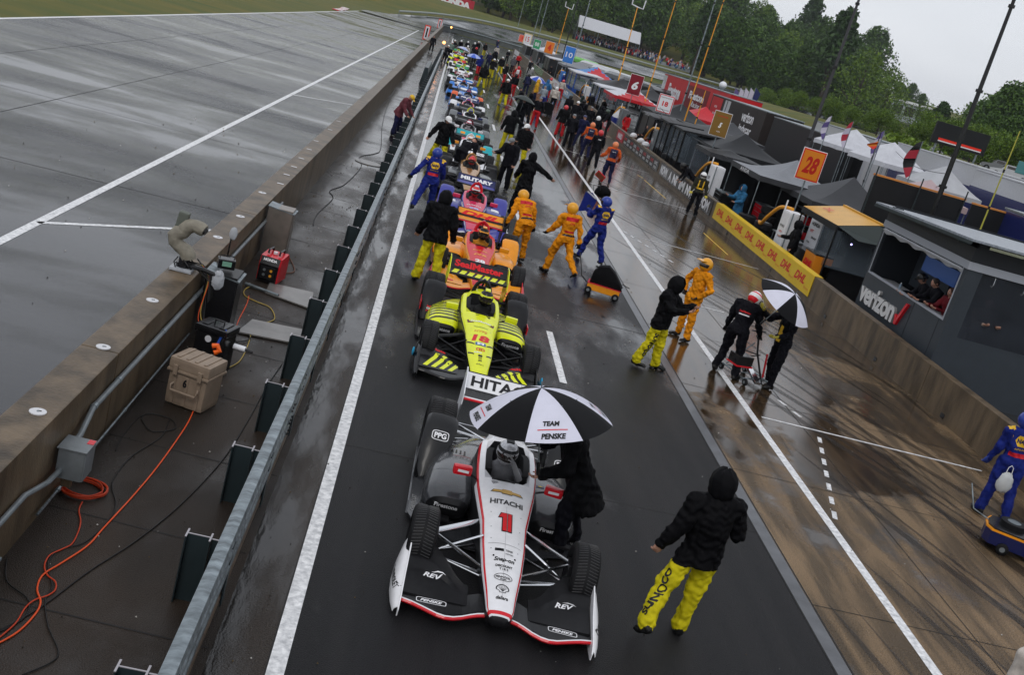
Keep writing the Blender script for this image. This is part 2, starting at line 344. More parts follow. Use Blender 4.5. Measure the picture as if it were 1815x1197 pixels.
line('pit_box_dashes', dashes(a_.xy, b_.xy, 7)+dashes(gp(1380, 710).xy, gp(1432, 750).xy, 2)+dashes(gp(1105, 410).xy, gp(1200, 470).xy, 7), .075)
line('tyre_mark_line', [(tuple(gp(1142, 319).xy), tuple(gp(1180, 352).xy)), (tuple(gp(1247, 413).xy), tuple(gp(1290, 452).xy)), (tuple(gp(1130, 310).xy), tuple(gp(1140, 316).xy))], .05, mat('yellow_line_paint', (.75, .5, .03), .4))
# rubber laid down by cars swinging in and out of their boxes
MRUB = mat('rubber_marks', (.02, .014, .010), .35, alpha=.42, noise=(6, .3))
rb_ = MB()
for i, (x0, y0, x1, y1, sw) in enumerate(((6.9, 12.5, 9.6, 4, .5), (7.2, 16.5, 10.6, 6.5, .6), (6.6, 21.5, 10.2, 12.5, .7), (6.3, 24, 9.9, 15, .5), (6.9, 30, 10.8, 20.5, .7), (6.2, 33, 10.2, 24, .5), (6.4, 39.5, 10.6, 30, .7), (6.6, 50, 10.8, 39, .6), (6.2, 62, 10.6, 50, .6), (5.9, 11, 7.4, 2, .2))):
    for o_ in (0, .34, 1.55):
        P_ = bez([(x0+o_*.0+o_, y0+o_*.5), (lerp(x0, x1, .3)+sw*.2+o_, lerp(y0, y1, .35)), (lerp(x0, x1, .75)+o_, lerp(y0, y1, .7)), (x1+o_*.8, y1)], 6); vs = []
        for k, (x, y) in enumerate(P_): w_ = (.11 if o_ != .34 else .05)*math.sin(math.pi*(k+.4)/(len(P_))); x = min(x, 11.7); vs += [(x-w_, y, .0015+.0003*i), (x+w_, y, .0015+.0003*i)]
        rb_.add(vs, [[2*k, 2*k+1, 2*k+3, 2*k+2] for k in range(len(P_)-1)], MRUB, True)
struct(rb_.build('tyre_marks', sharp=None))
R7 = random.Random(11); gb_ = MB(); GM = [mat('pale_grit', (.5, .48, .45), .6), mat('dark_grit', (.03, .025, .02), .7), mat('leaf_litter', (.12, .08, .03), .7)]
for k in range(900):
    y = 4+30*R7.random()**1.6; x = R7.choice([R7.uniform(-2.5, -1.3), R7.uniform(-.6, 5.4), R7.uniform(-.2, 5.4), R7.uniform(5.7, 11.6), R7.uniform(-9, -3.3), R7.uniform(-2.5, -1.2)]); s_ = R7.uniform(.003, .008)*(1+y/14); a = R7.uniform(0, 6); p_ = [(x+s_*math.cos(a+q*2.1), y+s_*math.sin(a+q*2.1), .004) for q in range(3)]+[(x, y, .004+s_)]
    gb_.add(p_, [[0, 1, 3], [1, 2, 3], [2, 0, 3]], GM[R7.choice([0, 1, 1, 2])])
o = gb_.build('grit', sharp=None); o['kind'] = 'stuff'; tag(o, 'scattered grit and leaf scraps on the wet paving', 'grit')
# slab joints
jb = [((-2.58, y), (-.7, y-.08)) for y in (5.9, 7.75, 9.33, 11.1, 12.9, 14.7, 16.5, 18.3, 20.1)]+[((-2.58, 22+1.8*k), (-.7, 21.9+1.8*k)) for k in range(60)]
line('strip_joints', jb, .02, M_JOINT, .003)
line('apron_joints', [((5.66, 10.9+3.9*k), (11.88, 11.0+3.9*k)) for k in range(30)]+[((9.3, -4), (9.3, 200)), ((7.8, -4), (7.8, 200))], .015, M_JOINT, .003)
line('asphalt_joints', [((-.2, 12.3+9*k), (5.42, 12.6+9*k)) for k in range(12)]+[((-17.7, y), (-3.1, y+.8)) for y in (22, 30.5, 37, 52, 61, 74, 90, 112)]+[((-10.2, -4), (-10.2, 180)), ((-14, -4), (-14, 180))], .03, M_JOINT, .002)
# kerb where the track leaves the straight, painted patch
kb = MB(); q0, q1, q2 = gp(618, 17.5), gp(668, 8), gp(640, 14)
for k in range(8):
    y0 = 172+3.2*k; x0 = -17.9-.02*k*k
    kb.bb((x0-1.1, y0, 0), (x0-.02, y0+3.2, .09), WHT if k % 2 else REDM, .02)
struct(kb.build('kerb'))
# ---------------------------------------------------------------- walls and rail on the left
t = thing('concrete_wall', 'long low concrete wall between the wet race track and the service strip', 'wall', (-2.8, 0, 0))
b = MB(); n_ = 48
for k in range(16):
    y0, y1 = -5+8*k, 3+8*k
    b.bb((-.2, y0, -.02), (.2, y1-.015, .99), CON, .015)
for k in range(11):
    y0, y1 = 123+10*k, 133+10*k
    b.bb((-.25, y0, -.02), (.15, y1-.015, 1.1), CON, .015)
b.build('wall_panels', t)
DM = mat('white_enamel_disc', (.6, .6, .62), .3)
for i, (px, py) in enumerate([(67, 731), (183, 616), (270, 533), (386, 421), (426, 384), (465, 342)]):
    p = gp(px, py, .99); b = MB(); b.cyl((0, 0, -.004), (0, 0, .006), .075, DM, 16); b.cyl((0, 0, .006), (0, 0, .012), .012, STEEL, 8); b.box((.01, .012, .008), (.035, .012, .004), BLK)
    o = b.build('wall_disc', t); o.location = (p.x+2.8, p.y, .994)
tyo = [(497, 326), (508, 310), (521, 296), (534, 281), (548, 265), (560, 250), (585, 230), (600, 215)]
for px, py in tyo:
    p = gp(px, py, .99); b = MB(); b.box((0, 0, .003), (.13, .07, .006), DM, b=.002); o = b.build('wall_disc', t); o.location = (p.x+2.8, p.y, .994)
t = thing('steel_guardrail', 'galvanised double steel guardrail on green black posts beside the pit lane', 'guardrail', (-.85, 0, 0))
PST = mat('dark_green_post', (.024, .036, .04), .35, noise=(3, .4, (1, 1, .3))); PTOP = mat('bare_steel_edge', (.42, .4, .42), .4, .5)
def post():
    b = MB(); h = .64
    b.box((0, 0, h/2), (.19, .012, h), PST)
    for s_ in (-1, 1): b.box((s_*.10, 0, h/2), (.012, .13, h), PST)
    b.box((0, 0, h+.003), (.188, .013, .006), PTOP)
    for s_ in (-1, 1): b.box((s_*.10, 0, h+.004), (.016, .14, .008), PTOP, b=.002)
    b.box((.205, 0, h/2+.02), (.19, .012, h-.06), PST); b.box((.205, 0, h-.007), (.19, .016, .006), PTOP); b.box((.30, 0, h/2+.02), (.012, .12, h-.06), PST)
    return b
po = post().build('post', t); py0 = 6.35; po.location = (-.19, py0, 0)
for k in range(1, 62):
    o = po.copy(); C.objects.link(o); o.parent = t; o.location = (-.19, py0+1.92*k, 0)
# rail: two corrugated beams one above the other
prof = [(-.06, .74), (-.02, .755), (.035, .75), (.05, .70), (.02, .655), (.02, .64), (.05, .60), (.05, .55), (.02, .51), (.02, .49), (.05, .45), (.05, .40), (.01, .36), (-.02, .35)]
lo = [(p[0]+.03, p[1]-.33) for p in prof if p[1] < .76]
def railmesh(y0, y1, kink=0):
    b = MB()
    for pr in (prof,):
        ys_ = fr(y0, y1, 4.)
        rings = [[(x+.07, y, z) for x, z in pr]+[(x+.055, y, z-.006) for x, z in reversed(pr)] for y in ys_]
        b.loft(rings, STEEL, True, True, True)
    pr = [(.07, .34), (.1, .30), (.1, .25), (.07, .21), (.07, .19), (.1, .15), (.1, .10), (.06, .06)]
    rings = [[(x, y, z) for x, z in pr]+[(x-.02, y, z) for x, z in reversed(pr)] for y in fr(y0, y1, 4.)]
    b.loft(rings, mat('rusty_lower_rail', (.14, .1, .07), .4, .5, noise=(5, .5)), True, True, True)
    for k in range(int((y1-y0)/3.84)):
        yy = y0+3.84*k+1
        for dy in (0, .12):
            for z in (.70, .55): b.cyl((.115, yy+dy, z), (.128, yy+dy, z), .014, BLK, 8)
    return b
for k in range(8): railmesh(-4+15.36*k+.02*0, -4+15.36*(k+1)-.01).build('rail', t)
for y in (11.36, 19.2, 26.72, 34.4, 42.08, 57.4):
    b = MB(); b.loft([[(x+.078, yy, z) for x, z in prof]+[(x+.068, yy, z) for x, z in reversed(prof)] for yy in (y-.16, y+.16)], STEEL); [b.cyl((.125, y+dy, z), (.145, y+dy, z), .016, BLK, 8) for dy in (-.1, 0, .1) for z in (.70, .55, .42)]; b.build('splice_plate', t)
# conduit pipes along the wall
t = thing('conduit_pipe', 'long grey metal conduit run along the concrete wall at mid height', 'pipe', (-2.56, 0, 0))
b = MB(); yb = aX(125, 790, -2.5).y
b.tube([(.0, 2, .52), (0, yb-.9, .52), (.04, yb-.45, .44), (.04, yb-.14, .42)], .026, GREYP, 10)
b.tube([(.04, yb+.16, .56), (.04, yb+.35, .58), (0, yb+.8, .68), (0, 22, .68)], .03, GREYP, 10)
for y in (6.5, 7.7, 10.2, 11, 12.8, 14.5, 16, 18): b.cyl((0.0, y, .68 if y > yb else .52), (0.0, y+.06, .68 if y > yb else .52), .036, STEEL, 10)
b.build('pipe_run', t)
b = MB(); b.tube([(0, 2, .13), (0, 8.1, .13)], .016, STEEL, 8); b.tube([(0, 8.9, .13), (0, 14.5, .13)], .014, STEEL, 8)
for y in (7.0, 9.4, 10.1, 11.5): b.cyl((0, y, .13), (0, y+.05, .13), .022, STEEL, 8)
tag(b.build('water_pipe', loc=(-2.55, 0, 0)), 'thin bare metal pipe low on the concrete wall just above the slab', 'pipe')
# ================================================================ racing cars (nose tip at y=0, tail at +y)
TUB = [ # y, zb, zs, zt, hw, sw, crown
 (0.00, .140, .165, .195, .055, .040, .205), (0.018, .13, .175, .228, .092, .074, .240), (0.03, .128, .178, .240, .104, .086, .254), (0.062, .126, .18, .256, .122, .102, .275), (0.10, .125, .18, .27, .135, .112, .291),
 (0.30, .125, .20, .31, .158, .125, .344), (0.65, .13, .24, .38, .205, .163, .424), (1.00, .13, .28, .445, .235, .188, .490),
 (1.40, .10, .32, .51, .252, .205, .562), (1.75, .07, .34, .56, .300, .25, .612), (2.0, .05, .36, .60, .335, .285, .645),
 (2.10, .05, .37, .62, .345, .292, .655), (2.14, .05, .37, .63, .35, .295, .66), (2.3, .05, .38, .66, .36, .302, .36),
 (2.6, .05, .4, .71, .362, .305, .36), (2.82, .05, .42, .74, .355, .295, .36), (2.90, .05, .42, .75, .345, .285, .80), (3.05, .05, .42, .74, .32, .22, .86),
 (3.4, .05, .40, .62, .26, .14, .80), (3.8, .06, .34, .50, .19, .09, .68), (4.2, .08, .3, .42, .12, .05, .55), (4.5, .1, .26, .34, .08, .035, .42)]
OPEN = (13, 14, 15)
def tub_ring(i, st):
    y, zb, zs, zt, hw, sw, cz = st
    if i in OPEN: in_ = [(sw*.86, zt+.012), (sw*.80, zt-.04), (sw*.74, .34), (0, .33)]
    elif i == 12: in_ = [(sw*.86, zt+.014), (sw*.60, zt+.026), (sw*.3, cz-.004), (0, cz)]
    else: in_ = [(sw*.86, lerp(zt, cz, .42)), (sw*.62, lerp(zt, cz, .72)), (sw*.3, lerp(zt, cz, .93)), (0, cz)]
    half = [(0, zb), (hw*.6, zb), (hw*.93, lerp(zb, zs, .35)), (hw, zs), (hw*.99, lerp(zs, zt, .62)), (lerp(sw, hw, .72), lerp(zs, zt, .86)), (lerp(sw, hw, .34), zt-.004), (sw, zt+.004)]+in_
    r = [(x, y, z) for x, z in half]+[(-x, y, z) for x, z in reversed(half[1:-1])]
    return r                                   # 22 points: 0 bottom .. 11 top centre
def tub_mb(P):
    b = MB(); rings = []; idx = []
    for i in range(len(TUB)):
        rings.append(tub_ring(i, TUB[i])); idx.append(i)
        if i+1 < len(TUB) and i not in (11, 12, 13, 14, 15, 16) and i > 3:      # smooth in-between stations
            m_ = tuple((TUB[i][k]+TUB[i+1][k])/2 for k in range(7)); rings.append(tub_ring(99, m_)); idx.append(i)
    n = len(rings[0])
    def f(i, j):
        s = idx[i]; jj = j if j < 11 else 21-j
        if s in (12, 13, 14, 15) and jj >= 9: return CARB
        if s < 1: return P['under']
        if s < 2 and jj >= 4: return P['line']
        if s < 3 and jj >= 4: return P['edge']
        if jj <= 3: return P['side'] if s < 11 else P['tubside']
        if jj == 4: return P['line'] if s < 11 else P['tubside']
        if jj == 5: return P['edge'] if s < 16 else P['cover']
        if s >= 17: return P['cover']
        if s >= 10 and jj >= 6: return P['rim']
        return P['nose']
    b.loft(rings, f); return b
def pod_mb(s_, P):
    b = MB(); st = [(1.90, .60, .15, .17, .34), (1.93, .60, .22, .13, .40), (2.02, .60, .27, .10, .445), (2.2, .595, .285, .08, .48), (2.6, .58, .29, .06, .49), (3.0, .54, .28, .06, .46), (3.4, .46, .25, .06, .41), (3.8, .34, .19, .06, .36), (4.2, .22, .12, .07, .30)]
    rings = []
    for y, cx, hw, zb, zt in st:
        zc = (zb+zt)/2; hz = (zt-zb)/2; r = []
        for j in range(24):
            a = 2*math.pi*j/24; cs, sn = math.cos(a), math.sin(a); e = 2/3.0
            x = hw*math.copysign(abs(cs)**e, cs); z = hz*math.copysign(abs(sn)**e, sn)
            r.append((s_*(cx+x)-s_*.04*(z/hz if z > 0 else 0), y+.07*(1-z/hz)*.5, zc+z))
        rings.append(r)
    st2 = P.get('podstripe')
    def f(i, j):
        if i == 0: return CARB
        if st2 and i >= 2 and 1 < j < 11: return st2
        return P['pod']
    b.loft(rings, f)
    return b
def disc_outline():
    return [(.30, 1.55), (.45, 1.62), (.62, 1.80), (.80, 1.86), (.93, 1.93), (.985, 2.05), (.99, 2.4), (.99, 3.0), (.985, 3.5), (.95, 3.62), (.60, 3.66), (.57, 4.2), (.45, 4.5), (.3, 4.6)]
def floor_mb(P):
    b = MB(); o = disc_outline(); pts = [(x, y, .035) for x, y in o]+[(-x, y, .035) for x, y in reversed(o)]
    b.prism(pts, (0, 0, .03), P['floor'])
    for s_ in (-1, 1):
        b.loft([[(s_*.99, y, .05), (s_*1.0, y, .05), (s_*1.005, y, h), (s_*.985, y, h)] for y, h in ((2.0, .07), (2.2, .13), (3.0, .15), (3.55, .22))], P['floor'], smooth=False)
        b.box((s_*.70, 1.9, .16), (.34, .10, .03), CARB, b=.01)
    return b
def guard_mb(s_, P):
    b = MB(); rings = []
    for y, zt, xi, xo in ((2.98, .10, .80, .95), (3.10, .22, .72, .975), (3.22, .36, .64, .98), (3.36, .50, .60, .98), (3.48, .60, .58, .975), (3.58, .655, .575, .97), (3.66, .67, .58, .96), (3.70, .64, .60, .95)):
        r = []
        pts = [(xo, .06), (xo+.005, zt*.55), (xo, zt-.05), (xo-.04, zt-.01), (lerp(xo, xi, .4), zt), (xi+.05, zt-.01), (xi, zt-.05), (xi+.02, zt*.55), (xi+.06, .06)]
        rings.append([(s_*x, y, z) for x, z in pts])
    b.loft(rings, lambda i, j: P['guardtip'] if (j <= 1 or i > 5) else P['guard']); return b
def tyre(w, r, s_):
    b = MB(); p = [(-.5, .60), (-.5, .80), (-.47, .93), (-.40, .985), (-.25, 1.0), (.25, 1.0), (.40, .985), (.47, .93), (.5, .80), (.5, .60), (.38, .56), (-.38, .56)]; n = 48
    rings = []
    for i in range(n+1):
        a = 2*math.pi*i/n; rings.append([(x*w, math.cos(a)*r*q, math.sin(a)*r*q) for x, q in p])
    b.loft(rings, RUB, True, False)
    for i in range(64):      # chevron grooves of the rain tyre, cut as dark ribs
        for sg in (-1, 1):
            a = 2*math.pi*i/64; a2 = a+.07*1
            q0 = (sg*.05*w, math.cos(a)*r*1.001, math.sin(a)*r*1.001); q1 = (sg*.40*w, math.cos(a2)*r*.993, math.sin(a2)*r*.993)
            b.tube([q0, q1], .0045, GROOVE, 4, False)
    return b
GROOVE = mat('tyre_groove', (.05, .05, .052), .3)
def rim_mb(w, r, s_):
    b = MB(); pr = [(.40, .60), (.36, .56), (.30, .50), (.10, .20), (.12, .05), (.12, .0)]
    rings = [[(s_*x*w, math.cos(a)*r*q, math.sin(a)*r*q) for x, q in pr] for a in [2*math.pi*i/28 for i in range(29)]]
    b.loft(rings, lambda i, j: CARB if (j in (2, 3) and i % 4 < 2) else GREYP, False, False)
    b.cyl((s_*.1*w, 0, 0), (s_*.3*w, 0, 0), .035, REDM, 10)
    b.cyl((-s_*.1*w, 0, 0), (-s_*.42*w, 0, 0), r*.52, CARB, 20); return b
def wing_le(x):
    a = abs(x); return .10-.13*math.exp(-((a-.50)/.22)**2)+.03*max(0, (a-.75)/.2)
def fwing_mb(P):
    b = MB()
    for s_ in (-1, 1):
        xs_ = [.09, .14, .2, .27, .34, .42, .5, .58, .66, .74, .82, .93]; rings = []
        for x in xs_:
            y = wing_le(x); dz = .03*smooth(.35, .1, x) if x < .35 else 0; z = .105+(.045*(1-smooth(.1, .4, x)))
            rings.append([(s_*x, y, z), (s_*x, y-.004, z+.014), (s_*x, y+.010, z+.030), (s_*x, y+.022, z+.036), (s_*x, y+.05, z+.040), (s_*x, y+.34, z+.055), (s_*x, y+.34, z+.045), (s_*x, y+.05, z-.004)])
        b.loft(rings, lambda i, j: (P['le'], P['le'], P['le2'], P['wing'], P['wing'], P['wing'], P['wing'], P['wing'])[j], smooth=False)
    return b
def flap_top(s_, u, v):
    x = lerp(.30, .915, u); yr = lerp(.52, .96, smooth(0, .75, u))-.06*smooth(.8, 1, u); y = lerp(.20, yr, v)
    z = .165+.25*(y-.2)*(.35+.65*u)+(.035 if v > .52 else 0)*smooth(.1, .4, u)
    return V((s_*x, y, z))
def flap_mb(s_, P):
    b = MB(); nu, nv = 14, 12; vs = []; fs = []; ms = []
    for k in (0, 1):
        for j in range(nv+1):
            for i in range(nu+1): p = flap_top(s_, i/nu, j/nv); vs.append((p.x, p.y, p.z-(.016 if k else 0)))
    o = (nu+1)*(nv+1); st = P.get('flapstripe')
    for j in range(nv):
        for i in range(nu):
            a = j*(nu+1)+i; fs.append([a, a+1, a+nu+2, a+nu+1]); ms.append(st if st and (i+j) % 4 < 2 and j < 7 and i > 1 else P['flap']); fs.append([o+a, o+a+nu+1, o+a+nu+2, o+a+1]); ms.append(CARB)
    per = [i for i in range(nu+1)]+[j*(nu+1)+nu for j in range(1, nv+1)]+[nv*(nu+1)+i for i in range(nu-1, -1, -1)]+[j*(nu+1) for j in range(nv-1, 0, -1)]
    for i in range(len(per)): a, c = per[i], per[(i+1) % len(per)]; fs.append([a, o+a, o+c, c]); ms.append(CARB)
    b.add(vs, fs, ms, True); return b
def fend_mb(s_, P):
    b = MB(); o = [(-.02, .03), (-.03, .10), (.05, .17), (.35, .27), (.62, .40), (.80, .455), (.98, .46), (1.0, .40), (1.0, .03)]
    b.prism([(s_*.925, y, z) for y, z in o], (s_*.012, 0, 0), P['end'])
    rings = []
    for y, h, wd in ((.02, .10, .045), (.15, .15, .075), (.35, .22, .10), (.55, .30, .105), (.75, .36, .095), (.92, .36, .07)):
        r = []
        for k in range(8):
            a = math.pi/2*k/7; r.append((s_*(.937+wd*math.sin(a)), y, .05+(h-.05)*math.cos(a)))
        rings.append(r+[(x-s_*.008, yy, z-.006) for x, yy, z in reversed(r)])
    b.loft(rings, P['end']); return b
def rwing_flap(u, v): return V((lerp(-.56, .56, u), 4.54+.20*v, .775+.125*v+.03*v*v))
def rwing_mb(P, part):
    b = MB()
    if part == 'main':
        r = [[(x, 4.27, .70), (x, 4.265, .715), (x, 4.285, .73), (x, 4.31, .737), (x, 4.53, .77), (x, 4.53, .76), (x, 4.31, .705)] for x in (-.56, -.3, 0, .3, .56)]
        st = P.get('rwstripe')
        b.loft(r, lambda i, j: P['rle'] if j in (0, 1) else P['rle2'] if j == 2 else (st or P['rmain']) if j == 3 else P['rmain'], smooth=False)
    else:
        r = []
        for x in [-.56+.112*k for k in range(11)]:
            q = [rwing_flap((x+.56)/1.12, v) for v in (0, .33, .66, 1)]
            r.append([(x, p.y, p.z) for p in q]+[(x, p.y+.012, p.z-.006) for p in reversed(q)])
        b.loft(r, lambda i, j: (P.get('rlow') or P['rflap']) if j == 0 else P['rflap'], smooth=False)
        b.box((0, 4.745, .935), (1.12, .012, .012), P.get('rlow') or CARB)
    return b
def rend_mb(s_, P):
    b = MB(); o = [(4.18, .66), (4.20, .81), (4.37, .87), (4.55, .965), (4.83, .965), (4.85, .30), (4.7, .22), (4.45, .25), (4.32, .5)]
    b.prism([(s_*.562, y, z) for y, z in o], (s_*.014, 0, 0), P['rend']); return b
def hoop_mb(P):
    b = MB(); pts = []
    for k in range(13):
        a = math.pi*k/12; pts.append((.15*math.cos(a), 3.0+.03*math.sin(a), .74+.27*math.sin(a)**.8))
    b.tube(pts, .027, P['hoop'], 8, True, 1.6); b.tube([(0, 3.05, .98), (0, 3.3, .82)], .02, P['hoop']); b.box((0, 3.08, .84), (.16, .04, .14), CARB, b=.02)
    b.box((0, 3.02, 1.03), (.05, .10, .06), P['hoop'], b=.01); return b
def susp_mb(s_, M):
    b = MB(); h = (s_*.70, 1.02)
    b.tube([(s_*.19, .74, .30), (h[0], 1.0, .42)], .016, M, 8, True, 1.8); b.tube([(s_*.24, 1.5, .42), (h[0], 1.04, .43)], .016, M, 8, True, 1.8)
    b.tube([(s_*.20, .9, .16), (h[0], .98, .19)], .015, M, 8, True, 1.8); b.tube([(s_*.25, 1.45, .16), (h[0], 1.05, .19)], .015, M, 8)
    b.tube([(s_*.22, 1.12, .46), (h[0], 1.0, .22)], .013, M); b.tube([(s_*.18, .68, .24), (h[0], .82, .29)], .012, M)
    b.box((s_*.70, 1.0, .31), (.05, .20, .30), CARB, b=.02)
    return b
def rsusp_mb(s_, M):
    b = MB()
    b.tube([(s_*.15, 3.8, .40), (s_*.60, 4.03, .45)], .014, M); b.tube([(s_*.12, 4.3, .36), (s_*.60, 4.07, .45)], .014, M)
    b.tube([(s_*.15, 3.8, .2), (s_*.60, 4.03, .2)], .014, M); b.tube([(s_*.10, 4.4, .18), (s_*.60, 4.1, .2)], .014, M); b.cyl((s_*.1, 4.05, .3), (s_*.62, 4.05, .34), .022, M, 8)
    return b
def mirror_mb(s_, P):
    b = MB(); b.box((s_*.52, 2.06, .70), (.21, .09, .105), P['mirror'], rot=(0, 0, s_*-.18), b=.03); b.tube([(s_*.34, 2.14, .60), (s_*.47, 2.10, .67)], .012, CARB); b.box((s_*.52, 2.11, .70), (.16, .012, .075), CHR, rot=(0, 0, s_*-.18)); return b
def pad_mb(s_):
    b = MB(); b.loft([[(s_*(x-.04), y, z), (s_*(x+.03), y, z), (s_*(x+.03), y, z-.2), (s_*(x-.04), y, z-.2)] for x, y, z in ((.21, 2.38, .655), (.225, 2.44, .70), (.225, 2.7, .735), (.2, 2.8, .74))], FOAM, smooth=True)
    return b
FOAM = mat('black_cockpit_foam', (.012, .012, .013), .7)
DEF = dict(under=CARB, side=CARB, line=WHT, edge=REDM, nose=WHT, rim=WHT, tubside=CARB, cover=CARB, pod=CARB, floor=CARB, guard=CARB, guardtip=CARB, le=CARB, le2=CARB, wing=CARB, flap=CARB, end=CARB, rmain=CARB, rle=CARB, rle2=CARB, rflap=CARB, rend=CARB, hoop=CARB, mirror=CARB, susp=CARB)
def car(label, loc, P, deco=None, tyres=True, rz=0):
    P = {**DEF, **P}; r = thing('racing_car', label, 'race car', loc, rz, 'open-wheel race cars queued nose to tail in the pit lane')
    q = {}
    q['body'] = tub_mb(P); q['floor'] = floor_mb(P); q['front_wing'] = fwing_mb(P); q['rear_wing'] = rwing_mb(P, 'main'); q['rear_flap'] = rwing_mb(P, 'flap'); q['roll_hoop'] = hoop_mb(P)
    for s_ in (-1, 1):
        q['sidepod', s_] = pod_mb(s_, P); q['wheel_guard', s_] = guard_mb(s_, P); q['wing_flap', s_] = flap_mb(s_, P); q['wing_endplate', s_] = fend_mb(s_, P)
        q['rear_endplate', s_] = rend_mb(s_, P); q['suspension_arm', s_] = susp_mb(s_, P['susp']); q['rear_suspension', s_] = rsusp_mb(s_, P['susp']); q['mirror', s_] = mirror_mb(s_, P); q['cockpit_pad', s_] = pad_mb(s_)
    if deco: deco(q, P)
    for k, m_ in q.items():
        m_.build(k if isinstance(k, str) else k[0], r)
    for x, y, rr, ww in ((.835, 1.0, .33, .27), (.79, 4.05, .355, .37)):
        for s_ in (-1, 1):
            o = tyre(ww, rr, s_).build('tyre', r, sharp=None) if (ww, s_) not in TY else None
            if o: TY[ww, s_] = (o, rim_mb(ww, rr, s_).build('rim', o)); o.location = (s_*x, y, rr)
            else:
                o0, r0 = TY[ww, s_]; o = o0.copy(); C.objects.link(o); o.parent = r; o.location = (s_*x, y, rr); c = r0.copy(); C.objects.link(c); c.parent = o
            o.name = 'tyre'
    return r
TY = {}
# ---------------------------------------------------------------- front car
P1 = dict(side=CARB, line=WHT, edge=REDM, nose=paint(.78, .78, .80, 'white_gloss_paint'), rim=paint(.78, .78, .80, 'white_gloss_paint'), cover=WHT, pod=mat('dark_grey_pearl', (.035, .037, .042), .25, coat=.7, noise=(5, .3)), guard=BLK, guardtip=mat('dark_grey_pearl', (0, 0, 0)), floor=mat('dark_grey_pearl', (0, 0, 0)),
          le=REDM, le2=WHT, wing=BLK, flap=CARB, end=paint(.78, .78, .80, 'white_gloss_paint'), rmain=BLK, rle=REDM, rle2=WHT, rflap=paint(.78, .78, .80, 'white_gloss_paint'), rend=WHT, hoop=WHT, mirror=REDM, susp=CHR)
GOLD = mat('gold_foil', (.55, .33, .08), .3, .5)
SEAMS = 1
def nose_txt(q, s, m, y, w, bold=.012, shear=0., x=0, h=None, space=1., st=1.25):
    if h is None: h = w/text_geo(s, bold, shear, space)[2]*st
    text(q['body'], s, m, (x, y, 1.2), (1, 0, 0), (0, 1, 0), w=w, h=h, bvh=q['_b'], d=(0, 0, -1), bold=bold, shear=shear, space=space)
def poly(q, k, pts, m, fs=None, o=(0, 0, 0), ux=(1, 0, 0), uy=(0, 1, 0), d=(0, 0, -1), off=.004, b=None):
    P_ = [V(o)+V(ux)*p[0]+V(uy)*p[1] for p in pts]; lay(q[k], P_, fs or [list(range(len(pts)))], m, b or q['_b'], d, off, .06)
def ring2(cx, cy, rx, ry, t, n=28, sq=1.):
    o = []; 
    for k in (0, 1):
        for i in range(n):
            a = 2*math.pi*i/n; c, s = math.cos(a), math.sin(a); c = math.copysign(abs(c)**sq, c); s = math.copysign(abs(s)**sq, s); o.append((cx+c*(rx-k*t), cy+s*(ry-k*t)))
    return o, [[i, (i+1) % n, n+(i+1) % n, n+i] for i in range(n)]
def seams(q):
    g = mat('panel_gap', (.25, .25, .27), .5); h = mat('dark_gap', (.03, .03, .03), .6)
    for y, w_ in ((.98, .17), (2.02, .27)): poly(q, 'body', [(-w_, y-.0018), (w_, y-.0018), (w_, y+.0018), (-w_, y+.0018)], h)
    for s_ in (-1, 1):
        for y in (.90, 1.06, 1.25, 1.5, 1.75, 1.95): poly(q, 'body', [(s_*.13*(.8+.3*y)+.006*math.cos(k*.8), y+.008*math.sin(k*.8)) for k in range(8)], g)
        b_ = q['sidepod', s_].bvh()
        for i in range(5): poly(q, ('sidepod', s_), [(s_*(.44+.05*i), 3.05+.02*i), (s_*(.465+.05*i), 3.05+.02*i), (s_*(.455+.05*i), 3.22), (s_*(.435+.05*i), 3.22)], CARB, o=(0, 0, 1), b=b_)
        poly(q, ('sidepod', s_), [(s_*.34, 2.0), (s_*.345, 2.0), (s_*.345, 3.1), (s_*.34, 3.1)], h, o=(0, 0, 1), b=b_); poly(q, ('sidepod', s_), [(s_*.36, 2.48), (s_*.84, 2.48), (s_*.84, 2.484), (s_*.36, 2.484)], h, o=(0, 0, 1), b=b_)
        text(q['floor'], 'CHEVROLET', mat('grey_lettering', (.3, .3, .3), .4), (s_*.93, 2.3, 1), (0, 1, 0), (-1, 0, 0), w=.4, h=.05, bvh=q['floor'].bvh(), d=(0, 0, -1))
